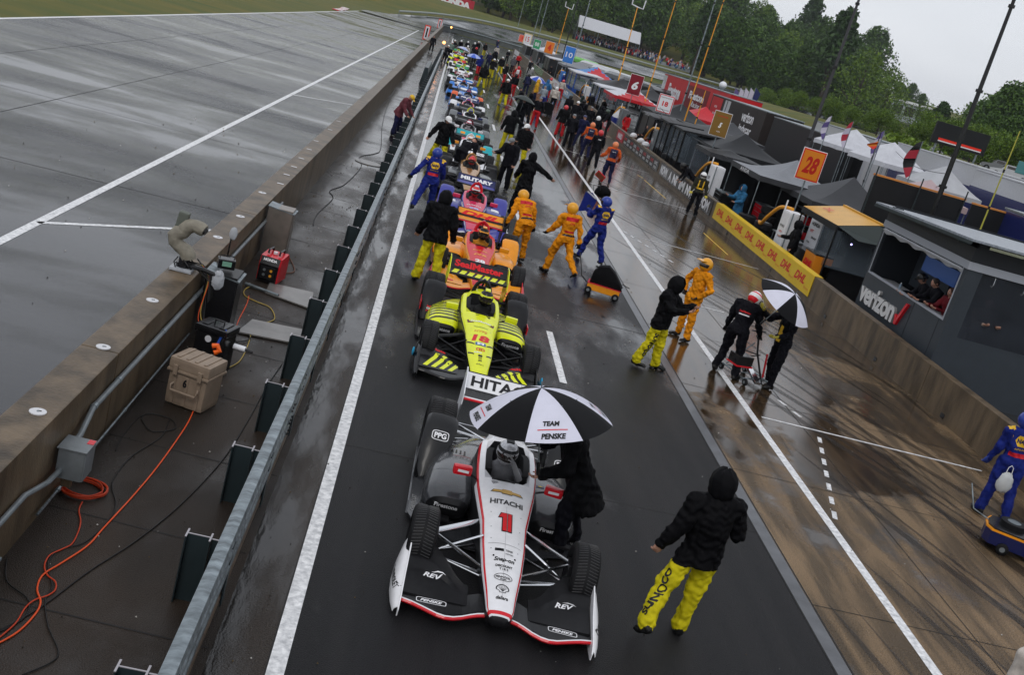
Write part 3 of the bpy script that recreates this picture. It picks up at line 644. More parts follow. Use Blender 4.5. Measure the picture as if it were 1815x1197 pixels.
def deco1(q, P):
    q['_b'] = q['body'].bvh(); B = q['_b']; R_ = (1, 0, 0)
    for g, m_, of in ((.011, TXK, .004), (0, TXR, .007)):
        for pp in ([(.018-g*.4, -.15-g), (.056+g, -.15-g), (.056+g, .15+g), (.018-g*.4, .15+g)], [(-.036-g, -.15-g), (.006+g*.4, -.15-g), (.006+g*.4, .15+g), (-.036-g, .15+g)], [(-.078-g, .075-g), (-.035, .075-g), (-.035, .15+g), (-.05-g, .15+g)]):
            poly(q, 'body', pp, m_, o=(0, 1.34, 1.2), off=of)
    nose_txt(q, 'HITACHI', TXK, 1.70, .36, .03)
    # bow-tie emblem
    bt = [(-.17, -.022), (-.06, -.022), (-.05, -.04), (.05, -.04), (.06, -.022), (.17, -.022), (.14, .022), (.055, .022), (.045, .04), (-.045, .04), (-.055, .022), (-.14, .022)]
    poly(q, 'body', [(x*1.08, y*1.15) for x, y in bt], TXK, o=(0, 1.90, 1.2)); poly(q, 'body', [(x, y) for x, y in bt], GOLD, o=(0, 1.90, 1.2), off=.007)
    nose_txt(q, 'TEAM', TXK, .885, .07, .03, x=.045); poly(q, 'body', [(-.10, .865), (-.01, .865), (-.01, .905), (-.10, .905)], TXK); nose_txt(q, 'PARTNERS', TXK, .835, .08, .02, x=.05)
    nose_txt(q, 'Snap-on', TXK, .735, .21, .03, .25); nose_txt(q, 'DISCOUNT', TXK, .645, .17, .04); nose_txt(q, 'TIRE', TXK, .600, .09, .02, space=1.5)
    v, f = ring2(0, .49, .093, .052, .006); poly(q, 'body', v, TXK, f); nose_txt(q, 'PENNZOIL', TXK, .49, .15, .03); poly(q, 'body', [(-.035, .455), (.035, .455), (.025, .466), (-.025, .466)], TXK)
    # scallop shell outline
    sh = [(-.03, -.048), (.03, -.048), (.034, -.03), (.062, -.012)]+[(.068*math.cos(a), .0+.06*math.sin(a)) for a in [math.pi*k/12 for k in range(13)]]+[(-.062, -.012), (-.034, -.03)]
    n = len(sh); inn = [(x*.84, y*.84-.001) for x, y in sh]; poly(q, 'body', sh+inn, TXK, [[i, (i+1) % n, n+(i+1) % n, n+i] for i in range(n)], o=(0, .33, 1.2))
    for a in (25, 45, 67, 90, 113, 135, 155):
        a = math.radians(a); x, y = .05*math.cos(a), .045*math.sin(a); poly(q, 'body', [(x*.05-.002, -.03), (x*.05+.002, -.03), (x+.002, y), (x-.002, y)], TXK, o=(0, .33, 1.2))
    nose_txt(q, 'dallara', TXK, .215, .12, .03, .2)
    for s_ in (-1, 1): poly(q, 'body', [(s_*.11+.01*math.cos(k), .79+.014*math.sin(k)) for k in [math.pi*i/5 for i in range(10)]], BLK)
    poly(q, 'body', [(-.0012, .2), (.0012, .2), (.0012, 2.08), (-.0012, 2.08)], mat('panel_gap', (.25, .25, .27), .5))
    seams(q)
    for s_ in (-1, 1):
        k = ('wing_flap', s_); bv = q[k].bvh(); q['_b'] = bv
        text(q[k], 'REV', TXW, (s_*.66, .50, 1), R_, (0, 1, 0), w=.19, h=.065, bvh=bv, d=(0, 0, -1), shear=.35, bold=.03)
        poly(q, k, [(-.02, .05), (.04, .064), (.09, .05), (.125, .02), (.085, .042), (.04, .053)], TXW, o=(s_*.66, .50, 1), b=bv)
        wb = q['front_wing'].bvh(); text(q['front_wing'], 'PENSKE', TXW, (s_*.64, .155, 1), R_, (0, 1, 0), w=.21, h=.04, bvh=wb, d=(0, 0, -1), shear=.3, bold=.04)
        v, f = ring2(s_*.64, .155, .145, .04, .007, 40, .35); poly(q, 'front_wing', v, TXW, f, b=wb)
        pb = q['sidepod', s_].bvh(); text(q['sidepod', s_], 'Firestone', TXW, (s_*.60, 1.5, .40), R_, (0, 0, 1), w=.26, bvh=pb, d=(0, 1, -.25), bold=.03, off=.005)
        k2 = ('sidepod', s_); poly(q, k2, [(-.045, -.03), (.045, -.03), (.045, .03), (-.045, .03)], mat('navy_badge', (.02, .03, .12), .4), o=(s_*.45, 2.6, 1.0), b=pb); poly(q, k2, [(-.035, 0), (0, -.02), (.035, 0), (0, .02)], mat('yellow_badge', (.7, .5, .05), .4), o=(s_*.45, 2.6, 1.0), b=pb, off=.007)
        gb = q['wheel_guard', s_].bvh(); n_ = V((0, -.62, .78)); up = V((0, .78, .62)); oo = V((s_*.77, 3.38, .48))-V((0, -1, 1.25)).normalized()*-.3
        text(q['wheel_guard', s_], 'PPG', TXW, oo, R_, up, w=.15, h=.075, bvh=gb, d=-n_, bold=.04); v, f = ring2(0, 0, .105, .065, .009, 32, .45); poly(q, ('wheel_guard', s_), v, TXW, f, o=oo, ux=R_, uy=up, d=-n_, b=gb)
        q['mirror', s_].add([(s_*.52+x, 2.005, .70+z) for x, z in ((-.07, -.01), (.07, -.01), (.07, .02), (-.07, .02))], [[0, 1, 2, 3]], TXW)
        text(q['wing_endplate', s_], 'CHEVROLET' if s_ > 0 else 'CHEVROLET', TXK, (s_*1.2, .45, .16), (0, s_, 0), (0, 0, 1), w=.4, h=.055, bvh=q['wing_endplate', s_].bvh(), d=(-s_, 0, 0), bold=.03)
    fb = q['rear_flap'].bvh(); p0, p1 = rwing_flap(0, 0), rwing_flap(0, 1); up = (p1-p0).normalized(); dn = V((1, 0, 0)).cross(up)
    text(q['rear_flap'], 'HITACHI', TXK, rwing_flap(.5, .52)+dn*.2, R_, up, w=.98, h=.165, bvh=fb, d=-dn, bold=.03)
    text(q['body'], 'VERIZON', TXK, (-.9, 3.2, .60), (0, -1, 0), (0, 0, 1), w=.5, h=.09, bvh=B, d=(1, 0, -.1), bold=.03)
    del q['_b']
# ---------------------------------------------------------------- lime car
LIME = paint(.74, .80, .012, 'lime_paint')
P2 = dict(side=BLK, line=BLK, edge=LIME, nose=LIME, rim=LIME, tubside=BLK, cover=CARB, pod=LIME, guard=CARB, wing=BLK, flap=BLK, end=BLK, rflap=BLK, rmain=BLK, rend=LIME, hoop=BLK, mirror=LIME, floor=CARB, le=BLK, le2=BLK)
def deco2(q, P):
    q['_b'] = q['body'].bvh(); R_ = (1, 0, 0); seams(q)
    nose_txt(q, '18', TXR, 1.18, .30, .05, .15, h=.22); nose_txt(q, 'HYPE', mat('orange_lettering', (.7, .12, .02), .4), 1.42, .22, .0, .2, h=.075)
    nose_txt(q, 'TRANSMISSION', mat('green_lettering', (.1, .2, .03), .4), 1.58, .24, .02)
    poly(q, 'body', [(-.22, 1.72), (.22, 1.72), (.24, 1.86), (-.24, 1.86)], mat('dark_red_badge', (.12, .02, .03), .4), off=.004); text(q['body'], 'SealMaster', TXW, (0, 1.79, 1.2), R_, (0, 1, 0), w=.36, h=.07, bvh=q['_b'], d=(0, 0, -1), off=.008, shear=.2)
    poly(q, 'body', [(-.085, .93), (.085, .93), (.085, 1.03), (-.085, 1.03)], mat('blue_badge', (.03, .12, .32), .4)); text(q['body'], 'M', TXW, (0, .98, 1.2), R_, (0, 1, 0), w=.11, h=.07, bvh=q['_b'], d=(0, 0, -1), off=.008, bold=.06)
    v, f = ring2(0, .80, .07, .045, .016, 24, .5); poly(q, 'body', v, TXR, f); nose_txt(q, 'H', TXR, .80, .05, .04); nose_txt(q, 'mikes', TXW, .70, .12, .02, x=-.04)
    nose_txt(q, '88', TXK, .60, .07, .05); nose_txt(q, 'GO', TXK, .53, .06, .05); nose_txt(q, '3D', TXK, .46, .06, .05); nose_txt(q, 'dallara', TXK, .35, .12, .0)
    for s_ in (-1, 1):
        k = ('sidepod', s_); bv = q[k].bvh()
        for i in range(8):
            y = 2.06+.16*i; poly(q, k, [(s_*.36, y+.05), (s_*.86, y-.03-.02*i), (s_*.86, y+.03-.02*i), (s_*.36, y+.10)], CARB, o=(0, 0, 1), b=bv)
        poly(q, k, [(-.28, -.22), (.28, -.22), (.28, .05), (-.28, .05)], CARB, o=(s_*.60, 1.5, .30), ux=(1, 0, 0), uy=(0, 0, 1), d=(0, 1, 0), b=bv)
        for i in range(5): y = 1.95+.17*i; poly(q, 'body', [(s_*.20, y), (s_*.36, y+.10), (s_*.36, y+.17), (s_*.20, y+.06)], BLK)
        for i in range(3): y = .62+.16*i; poly(q, 'body', [(s_*.10, y), (s_*.22, y+.09), (s_*.22, y+.14), (s_*.10, y+.035)], BLK) if i != 1 else None
        text(q[k], 'Firestone', TXW, (s_*.60, 1.5, .40), R_, (0, 0, 1), w=.30, bvh=bv, d=(0, 1, -.25), bold=.03, off=.005)
        k = ('wing_flap', s_); bv = q[k].bvh()
        for i in range(4):
            x = s_*(.40+.13*i); poly(q, k, [(x, .24), (x+.07, .24), (x+.07-.18*1, .62), (x-.18*1, .62)] if s_ > 0 else [(x, .24), (x-.07, .24), (x-.07+.18, .62), (x+.18, .62)], LIME, o=(0, 0, 1), b=bv)
        text(q[k], 'SealMaster', TXR, (s_*.68, .73, 1), R_, (0, 1, 0), w=.34, h=.08, bvh=bv, d=(0, 0, -1), bold=.04)
        gb = q['wheel_guard', s_].bvh()
        for i, (tx, m_) in enumerate((('SealMaster', TXR), ('GEICO', TXW), ('HYPE', TXR if s_ < 0 else TXW))):
            text(q['wheel_guard', s_], tx, m_, (s_*.77, 2.9, .62-.07*i), R_, (0, .78, .62), w=.19, h=.04, bvh=gb, d=(0, .62, -.78), bold=.03)
        q['wheel_guard', s_].box((s_*.985, 3.3, .3), (.012, .5, .14), REDM)
        q['wing_endplate', s_].ell((s_*1.035, .55, .25), (.02, .07, .07), mat('cyan_disc', (.03, .35, .6), .4))
    fb = q['rear_flap'].bvh(); p0, p1 = rwing_flap(0, 0), rwing_flap(0, 1); up = (p1-p0).normalized(); dn = V((1, 0, 0)).cross(up)
    text(q['rear_flap'], 'SealMaster', TXR, rwing_flap(.5, .55)+dn*.2, R_, up, w=.95, h=.165, bvh=fb, d=-dn, bold=.04)
    mb_ = q['rear_wing'].bvh()
    for i in range(7):
        x = -.52+.15*i; poly(q, 'rear_wing', [(x, 4.31), (x+.10, 4.31), (x+.16, 4.50), (x+.06, 4.50)], LIME, o=(0, 0, 1), b=mb_)
    del q['_b']
AMB = paint(.80, .30, .01, 'amber_paint')
P3 = dict(side=AMB, line=AMB, edge=AMB, nose=REDM, rim=REDM, tubside=AMB, cover=AMB, pod=AMB, guard=AMB, guardtip=REDM, wing=AMB, flap=AMB, end=REDM, rflap=AMB, rmain=AMB, rle=REDM, rend=CARB, hoop=REDM, rlow=CARB, mirror=AMB, le=REDM, le2=AMB)
PUR = paint(.055, .06, .32, 'violet_blue_paint'); PNK = paint(.62, .03, .10, 'rose_red_paint'); NVY = paint(.012, .018, .10, 'navy_paint')
P4 = dict(side=PUR, line=WHT, edge=PUR, nose=PNK, rim=PNK, tubside=PUR, cover=PUR, pod=PUR, guard=PUR, guardtip=PNK, wing=PUR, flap=PUR, end=WHT, rflap=NVY, rmain=PUR, rend=CARB, hoop=REDM, mirror=PNK, le=WHT, le2=WHT)
GLD = mat('gold_paint', (.45, .24, .08), .22, .6, coat=.5); TEA = paint(.01, .36, .40, 'teal_paint'); GRY = paint(.16, .17, .18, 'grey_paint'); BLU = paint(.03, .19, .60, 'sky_blue_paint')
P5 = dict(edge=BLK, nose=GLD, rim=GLD, line=BLK, cover=GLD, pod=GRY, guard=CARB, rflap=BLK, rmain=BLK, hoop=GLD, mirror=BLK, flap=BLK)
P6 = dict(edge=WHT, nose=WHT, rim=WHT, line=WHT, tubside=WHT, cover=WHT, pod=WHT, guard=TEA, guardtip=GRY, rflap=TEA, rmain=BLK, hoop=WHT, mirror=AMB, flap=WHT, rlow=TEA)
P7 = dict(edge=GRY, nose=PNK, rim=GRY, line=GRY, cover=GRY, pod=GRY, guard=GRY, rflap=BLK, rlow=GRY, hoop=paint(.12, .01, .02, 'maroon_paint'), mirror=WHT)
P8 = dict(edge=PNK, nose=BLK, rim=WHT, line=WHT, pod=BLK, guard=GRY, rflap=BLK, rlow=GRY, hoop=paint(.6, .58, .02, 'yellow_paint'), mirror=NVY)
P9 = dict(edge=WHT, nose=BLK, rim=REDM, line=WHT, pod=BLK, guard=WHT, rflap=NVY, rmain=NVY, hoop=WHT, mirror=WHT)
P10 = dict(edge=BLU, nose=BLU, rim=BLU, line=WHT, tubside=BLU, cover=BLU, pod=BLU, guard=paint(.75, .12, .03, 'orange_paint'), flap=BLU, wing=BLU, end=BLU, rflap=BLU, rmain=NVY, rlow=NVY, hoop=NVY, mirror=WHT)
P11 = dict(P10, guard=BLU, rflap=BLU, rlow=WHT, hoop=BLU)
P12 = dict(edge=WHT, nose=WHT, rim=WHT, line=REDM, pod=WHT, cover=WHT, guard=WHT, rflap=paint(.22, .01, .02, 'dark_red_paint'), rmain=BLK, hoop=WHT, mirror=WHT)
GRN = paint(.03, .30, .12, 'green_paint')
P13 = dict(edge=GRN, nose=WHT, rim=WHT, line=WHT, pod=WHT, cover=GRN, guard=WHT, flap=GRN, wing=WHT, rflap=GRN, rmain=GRN, hoop=LIME, mirror=LIME, end=WHT)
P14 = dict(edge=REDM, nose=WHT, rim=WHT, line=REDM, pod=WHT, cover=REDM, guard=WHT, flap=WHT, wing=WHT, rflap=REDM, rmain=REDM, hoop=LIME, mirror=LIME, end=WHT)
P15 = dict(edge=LIME, nose=LIME, rim=BLK, line=BLK, pod=BLK, cover=LIME, guard=LIME, flap=LIME, rflap=LIME, rmain=LIME, hoop=LIME, mirror=LIME)
def wtxt(word, m_, sh=0., extra=None):
    def f(q, P):
        q['_b'] = q['body'].bvh(); up = (rwing_flap(0, 1)-rwing_flap(0, 0)).normalized(); dn = V((1, 0, 0)).cross(up)
        if word: text(q['rear_flap'], word, m_, rwing_flap(.5, .52)+dn*.2, (1, 0, 0), up, w=.95, h=.14, bvh=q['rear_flap'].bvh(), d=-dn, bold=.05, shear=sh)
        if extra: extra(q)
        del q['_b']
    return f
def ex3(q):
    nose_txt(q, 'DHL', AMB, 1.55, .3, .05, .3, h=.09); nose_txt(q, '28', mat('white_lettering', (0, 0, 0)), 1.2, .22, .05, h=.16); nose_txt(q, 'DHL', AMB, 1.80, .36, .04, .2, h=.05)
    for s_ in (-1, 1): poly(q, ('wing_flap', s_), [(s_*.5, .3), (s_*.8, .3), (s_*.8, .36), (s_*.5, .36)], TXR, o=(0, 0, 1), b=q['wing_flap', s_].bvh()); poly(q, 'body', [(s_*.305-.03, 2.40), (s_*.305+.03, 2.40), (s_*.305+.03, 2.62), (s_*.305-.03, 2.62)], AMB)
def ex4(q):
    nose_txt(q, '98', mat('pale_blue_lettering', (.35, .5, .75), .4), 1.5, .26, .05, h=.12); nose_txt(q, 'CURB-U.S.', mat('white_lettering', (0, 0, 0)), 1.74, .40, .03, h=.06)
    for s_ in (-1, 1):
        text(q['wheel_guard', s_], 'Panasonic', TXW, (s_*.77, 2.9, .60), (1, 0, 0), (0, .78, .62), w=.25, h=.05, bvh=q['wheel_guard', s_].bvh(), d=(0, .62, -.78))
        poly(q, ('sidepod', s_), [(s_*.5, 2.3), (s_*.72, 2.3), (s_*.72, 2.62), (s_*.5, 2.62)], TXW, o=(0, 0, 1), b=q['sidepod', s_].bvh())
def ex6(q):
    for x in (-.30, .33): poly(q, 'rear_flap', [(x-.09, 4.56), (x+.09, 4.56), (x+.09, 4.66), (x-.09, 4.66)], AMB, o=(0, 0, 1.5), b=q['rear_flap'].bvh(), off=.008)
def exbox(m_):
    def f(q):
        for x in (-.30, .30): poly(q, 'rear_flap', [(x-.22, 4.55), (x+.22, 4.55), (x+.22, 4.68), (x-.22, 4.68)], m_, o=(0, 0, 1.5), b=q['rear_flap'].bvh(), off=.008)
    return f
PUSH = dict()
cars = [(P1, deco1, 11.1, 1.72, 'white nosed race car with number 1, first in the queue, beside the big umbrella'),
 (P2, deco2, 17.72, 1.62, 'lime and black striped race car with red number 18, second in the queue'),
 (P3, wtxt('DHL', TXR, .3, ex3), 23.31, 1.69, 'amber race car with red cockpit surround, directly behind the lime striped car'),
 (P4, wtxt('MILITARY', TXW, 0, ex4), 28.9, 1.58, 'violet-blue and rose red race car with white lettering on its navy rear wing'),
 (P5, wtxt('RUESS', TXW), 35.0, 1.54, 'gold nosed race car with grey sidepods and a gold roll hoop'),
 (P6, wtxt('', TXW, 0, ex6), 40.8, 1.53, 'white race car with teal wheel guards and a white roll hoop'),
 (P7, None, 46.5, 1.51, 'grey race car with pink nose top and maroon roll hoop'),
 (P8, None, 52.5, 1.65, 'black race car with a bright yellow roll hoop'),
 (P9, wtxt('MI-JACK', TXW, .2), 58.5, 1.56, 'black race car with white wheel guards and a navy white-lettered rear wing'),
 (P10, wtxt('', TXW, 0, exbox(TXW)), 65.2, 1.64, 'sky blue race car with orange wheel guards and white patches on its wing'),
 (P11, None, 73.2, 1.35, 'all sky blue race car, the farther one of the two blue cars'),
 (P12, wtxt('ABC', TXW), 80, 1.16, 'white race car with a dark red rear wing, just behind the two blue cars'),
 (P13, wtxt('', TXW, 0, exbox(GRN)), 91, 1.25, 'white and green race car with lime mirrors far back in the queue'),
 (P14, None, 101, 1.1, 'white race car with red engine cover and red rear wing, far back in queue'),
 (P15, None, 109, .85, 'lime race car with lime wings, last but two in the queue'),
 (P12, None, 117, .9, 'white race car under the pale blue umbrella near the end of the queue'),
 (P13, None, 125, .85, 'farthest race car of the queue, white and green')]
for P, dc, hy, x, lab in cars:
    car(lab, (x+.02*0, hy-2.40, 0), P, dc, rz=math.radians({11.1: -1.2, 17.72: 1.0}.get(hy, random.uniform(-1, 1))))
# ================================================================ people
# pose angles in degrees: arm = (swing forward, out, elbow bend, forearm turned in), leg = (swing forward, out, knee bend)
def R3(ax, deg): return Matrix.Rotation(math.radians(deg), 3, ax)
def joints(p):
    """joint positions; the figure faces -y, its right hand is at -x"""
    J = {}; lean, side, twist = p.get('lean', 0), p.get('side', 0), p.get('twist', 0)
    pel = V((0, 0, .95)); J['pel'] = pel
    T = R3('Y', side) @ R3('X', lean) @ R3('Z', twist)         # lean > 0 tips forward (-y)
    up = lambda x, y, z: pel+T @ V((x, y, z-.95))
    J['waist'] = up(0, 0, 1.08); J['chest'] = up(0, .005, 1.30); J['neck'] = up(0, .01, 1.49)
    hp = p.get('head', (0, 0)); H = T @ R3('Z', hp[1]) @ R3('X', hp[0]); J['Hm'] = H; J['Tm'] = T
    J['head'] = J['neck']+H @ V((0, -.015, .14))
    for s, k in ((-1, 'R'), (1, 'L')):
        J['sh'+k] = up(s*.195, .01, 1.43)
        a = p.get('arm'+k, (5, 10, 12, 0)); A = T @ R3('X', -a[0]) @ R3('Y', -s*a[1])
        J['el'+k] = J['sh'+k]+A @ V((0, 0, -.29)); B = A @ R3('Z', -s*a[3]) @ R3('X', -a[2]); J['wr'+k] = J['el'+k]+B @ V((0, 0, -.26)); J['hm'+k] = B
        J['hip'+k] = V((s*.10, 0, .93)); l = p.get('leg'+k, (2, 4, 4)); A = R3('X', -l[0]) @ R3('Y', -s*l[1])
        J['kn'+k] = J['hip'+k]+A @ V((0, 0, -.44)); B = A @ R3('X', l[2]); J['an'+k] = J['kn'+k]+B @ V((0, 0, -.42))
        F = R3('Z', s*(p.get('toe', 8))) @ R3('X', l[3] if len(l) > 3 else 0); J['toe'+k] = J['an'+k]+F @ V((0, -.17, -.045)); J['heel'+k] = J['an'+k]+F @ V((0, .045, -.045))
    low = min(J['toeL'].z, J['toeR'].z, J['heelL'].z, J['heelR'].z)-.04; d = V((0, 0, -low))
    for k in J:
        if isinstance(J[k], V): J[k] = J[k]+d
    return J
def rcone(mb, a, b, r0, r1, n=14):             # round-ended tapered limb
    a, b = V(a), V(b); d = (b-a).normalized(); pts = []; rs = []
    for t in (-.999, -.8, -.5, 0): pts.append(a+d*r0*t); rs.append(r0*math.sqrt(max(.001, 1-t*t)))
    for t in (.33, .66): pts.append(a.lerp(b, t)); rs.append(lerp(r0, r1, t))
    for t in (0, .5, .8, .999): pts.append(b+d*r1*t); rs.append(r1*math.sqrt(max(.001, 1-t*t)))
    mb.tube(pts, rs, SKIN, n)
def hand_mb(mb, wr, M, s, m, curl=35, sc=1.):
    """palm, four bent fingers of different lengths and a thumb from the side of the palm; local -z along the hand"""
    def tp(x, y, z): return V(wr)+M @ V((x*sc, y*sc, z*sc))
    mb.loft([[tp(x*w, y*t, z) for x, y in ((-1, -.6), (-.6, -1), (.6, -1), (1, -.6), (1, .6), (.6, 1), (-.6, 1), (-1, .6))] for z, w, t in ((.03, .026, .022), (-.01, .030, .020), (-.05, .041, .017), (-.09, .043, .014), (-.10, .036, .010))], m)
    for i, (x, ln) in enumerate(((-.031, .068), (-.011, .078), (.011, .073), (.031, .058))):
        p = V((x, 0, -.095)); pts = [tp(*p)]; a = 8+4*i
        for k in range(3):
            a += curl*(.5+.35*k); q = math.radians(a); p = p+V((0, -math.sin(q), -math.cos(q)))*ln*(.45, .32, .23)[k]; pts.append(tp(*p))
        mb.tube(pts, [.0095*sc, .009*sc, .0085*sc, .006*sc], m, 6)
    pts = [tp(s*-.028, -.004, -.02), tp(s*-.052, -.016, -.05), tp(s*-.052, -.034, -.078), tp(s*-.042, -.048, -.096)]
    mb.tube(pts, [.014*sc, .012*sc, .0105*sc, .007*sc], m, 6)
def head_mb(mb, c, M, m=SKIN, hair=None):
    vs = []; n, k = 24, 18; fs = []
    for i in range(k+1):
        ph = math.pi*i/k
        for j in range(n):
            th = 2*math.pi*j/n; x, y, z = math.sin(ph)*math.sin(th), -math.sin(ph)*math.cos(th), -math.cos(ph)
            X = .074*x; Y = .094*y; Z = .118*z
            f = max(0, -y)
            if z < -.1: X *= 1-.30*min(1, (-z-.1)*1.1); Y *= 1-.10*(-z)
            Y -= .020*math.exp(-((x/.16)**2+((z+.12)/.20)**2))*f          # nose
            Y -= .008*math.exp(-((x/.3)**2+((z+.75)/.16)**2))*f            # chin
            Y += .010*sum(math.exp(-(((x-q)/.16)**2+((z-.04)/.12)**2)) for q in (-.38, .38))*f   # eye sockets
            Y -= .005*math.exp(-((x/.24)**2+((z+.42)/.07)**2))*f           # lips
            vs.append(V(c)+M @ V((X, Y, Z)))
    for i in range(k):
        for j in range(n): fs.append([i*n+j, i*n+(j+1) % n, (i+1)*n+(j+1) % n, (i+1)*n+j])
    mb.add(vs, fs, m, True)
    for s in (-1, 1):
        mb.ell((0, 0, 0), (.012, .022, .032), m, 8, 6, Matrix.Translation(V(c)+M @ V((s*.076, .01, -.005))) @ M.to_4x4())
        mb.ell((0, 0, 0), (.012, .008, .009), WHT, 8, 6, Matrix.Translation(V(c)+M @ V((s*.029, -.079, .004))) @ M.to_4x4())
        mb.ell((0, 0, 0), (.006, .005, .006), VIS, 6, 5, Matrix.Translation(V(c)+M @ V((s*.029, -.085, .004))) @ M.to_4x4())
    mb.tube([V(c)+M @ V((-.022, -.088, -.05)), V(c)+M @ V((0, -.094, -.05)), V(c)+M @ V((.022, -.088, -.05))], .005, mat('lips', (.3, .1, .08), .5), 6)
BODYC = {}
def body_geo(pose, build, vox):
    """one continuous clothed surface (voxel union of limbs and torso), faces sorted by what covers them"""
    key = (repr(sorted(pose.items())), build, vox)
    if key in BODYC: return BODYC[key]
    J = joints(pose); mb = MB(); seg = []
    jk = build in ('jacket', 'coat'); pad = .03 if jk else .012
    def limb(a, b, r0, r1, t): rcone(mb, J[a] if isinstance(a, str) else a, J[b] if isinstance(b, str) else b, r0, r1); seg.append(((J[a] if isinstance(a, str) else a), (J[b] if isinstance(b, str) else b), r0, r1, t))
    T = J['Tm']; pel = J['pel']
    rings = []
    tor = [(.84, .165, .125), (.92, .178, .132), (1.0, .168, .122), (1.10, .155, .112), (1.22, .172, .122), (1.34, .188, .125), (1.42, .185, .112), (1.47, .12, .09), (1.52, .065, .065)]
    if jk: tor = [((.74 if build == 'coat' else .80), .205, .165), (.88, .198, .158), (1.0, .19, .15), (1.12, .188, .145), (1.24, .20, .15), (1.34, .21, .15), (1.43, .205, .135), (1.49, .13, .11), (1.53, .08, .08)]
    if build == 'coat': tor[0] = (.55, .24, .2)
    for z, rx, ry in tor:
        f = min(1, max(0, (z-.80)/.2)); Tz = T if z >= .95 else (T.lerp(Matrix.Identity(3), .35) if hasattr(T, 'lerp') else T)
        c = pel+T @ V((0, 0, z-.95))
        rings.append([c+T @ V((rx*math.cos(a), ry*math.sin(a)+(.015 if z > 1.2 else 0), 0)) for a in [2*math.pi*i/20 for i in range(20)]])
    mb.loft(rings, SKIN)
    cu = pel+T @ V((0, 0, (.50 if build == 'coat' else .78 if jk else .96)-.95))
    for s, k in ((-1, 'R'), (1, 'L')):
        q = pad
        limb('sh'+k, 'el'+k, .066+q, .054+q*.9, 'top'); limb('el'+k, 'wr'+k, .052+q*.9, .040+q*.7, 'top')
        limb(J['neck']+T @ V((s*.03, 0, -.03)), 'sh'+k, .06+q, .072+q, 'top')
        hx = J['hip'+k]; limb(hx+V((0, 0, .0)), 'kn'+k, .112, .088 if jk else .080, 'leg'); limb('kn'+k, J['an'+k]+(J['kn'+k]-J['an'+k])*.06, .086 if jk else .078, .082 if jk else .064, 'leg')
        limb(J['heel'+k]+V((0, 0, .012)), J['toe'+k]+V((0, 0, -.003)), .043, .036, 'shoe'); limb('an'+k, 'an'+k+'' if 0 else J['an'+k]+(J['heel'+k]-J['an'+k])*.5, .052, .045, 'shoe')
        seg.append((J['wr'+k], J['wr'+k]+(J['wr'+k]-J['el'+k])*.2, .03, .03, 'top'))
    rcone(mb, J['neck']-T @ V((0, 0, .04)), J['head'], .06, .055); seg.append((J['neck']+T @ V((0, 0, .03)), J['head'], .05, .05, 'skin'))
    me = bpy.data.meshes.new('tmp'); me.from_pydata(mb.v, [], mb.f); o = bpy.data.objects.new('tmp', me); C.objects.link(o)
    md = o.modifiers.new('r', 'REMESH'); md.mode = 'VOXEL'; md.voxel_size = vox; md.adaptivity = 0
    ms = o.modifiers.new('s', 'SMOOTH'); ms.factor = .5; ms.iterations = max(2, int(.07/vox))
    dg = bpy.context.evaluated_depsgraph_get(); ev = bpy.data.meshes.new_from_object(o.evaluated_get(dg)); bpy.data.objects.remove(o); bpy.data.meshes.remove(me)
    nv = len(ev.vertices); co = np.empty(nv*3); ev.vertices.foreach_get('co', co); co = co.reshape(-1, 3)
    # folds: elbows, knees and waist gather more
    nz = np.zeros(nv)
    for f, a in ((14, .0042), (31, .0045), (60, .0032), (95, .0018)):
        d = rng.normal(size=(4, 3)); d[:, 2] *= 1.8; d /= np.linalg.norm(d, axis=1)[:, None]
        for q in d: nz += a*np.sin(co @ q*f+rng.uniform(0, 6)+1.5*np.sin(co[:, 0]*f*.6+co[:, 1]*f*.4))
    nr = np.empty(nv*3); ev.vertex_normals.foreach_get('vector', nr); co += nr.reshape(-1, 3)*nz[:, None]*(1 if vox < .02 else .6)
    ev.vertices.foreach_set('co', co.ravel()); ev.update()
    nf = len(ev.polygons); fc = np.empty(nf*3); ev.polygons.foreach_get('center', fc); fc = fc.reshape(-1, 3)
    best = np.full(nf, 9.); kind = np.zeros(nf, int); K = {'top': 0, 'leg': 1, 'shoe': 2, 'skin': 3}
    for a, b_, r0, r1, t in seg:
        a = np.array(a); d = np.array(b_)-a; t_ = np.clip(((fc-a) @ d)/max(1e-9, d @ d), 0, 1); dist = np.linalg.norm(fc-(a+t_[:, None]*d), axis=1)-(r0+(r1-r0)*t_)
        m = dist < best; best[m] = dist[m]; kind[m] = K[t]
    up = np.array(T @ V((0, 0, 1))); hgt_ = (fc-np.array(cu)) @ up; loc = fc-np.array(pel); perp = loc-(loc @ up)[:, None]*up
    near = np.linalg.norm(perp, axis=1) < (.27 if jk else .23)
    hi = (loc @ up) > .50
    armd = np.full(nf, 9.)
    m = (kind == 1) & (hgt_ > 0) & near; kind[m] = 0
    if not jk: m = (kind == 0) & (hgt_ < 0) & near & (hgt_ > -.30); kk = m & (best > -.5); kind[kk & (armdist(fc, J) > .03)] = 1
    else: m = (kind == 0) & (hgt_ < -.02) & (armdist(fc, J) > .05); kind[m] = 1
    ev.polygons.foreach_set('material_index', kind.astype(np.int32)); ev.polygons.foreach_set('use_smooth', np.ones(nf, bool))
    BODYC[key] = (ev, J); return BODYC[key]
def armdist(fc, J):
    r = np.full(len(fc), 9.)
    for k in 'LR':
        for a, b_, w_ in (('sh'+k, 'el'+k, .07), ('el'+k, 'wr'+k, .06)):
            A = np.array(J[a]); d = np.array(J[b_])-A; t = np.clip(((fc-A) @ d)/(d @ d), 0, 1); r = np.minimum(r, np.linalg.norm(fc-(A+t[:, None]*d), axis=1)-w_)
    return r
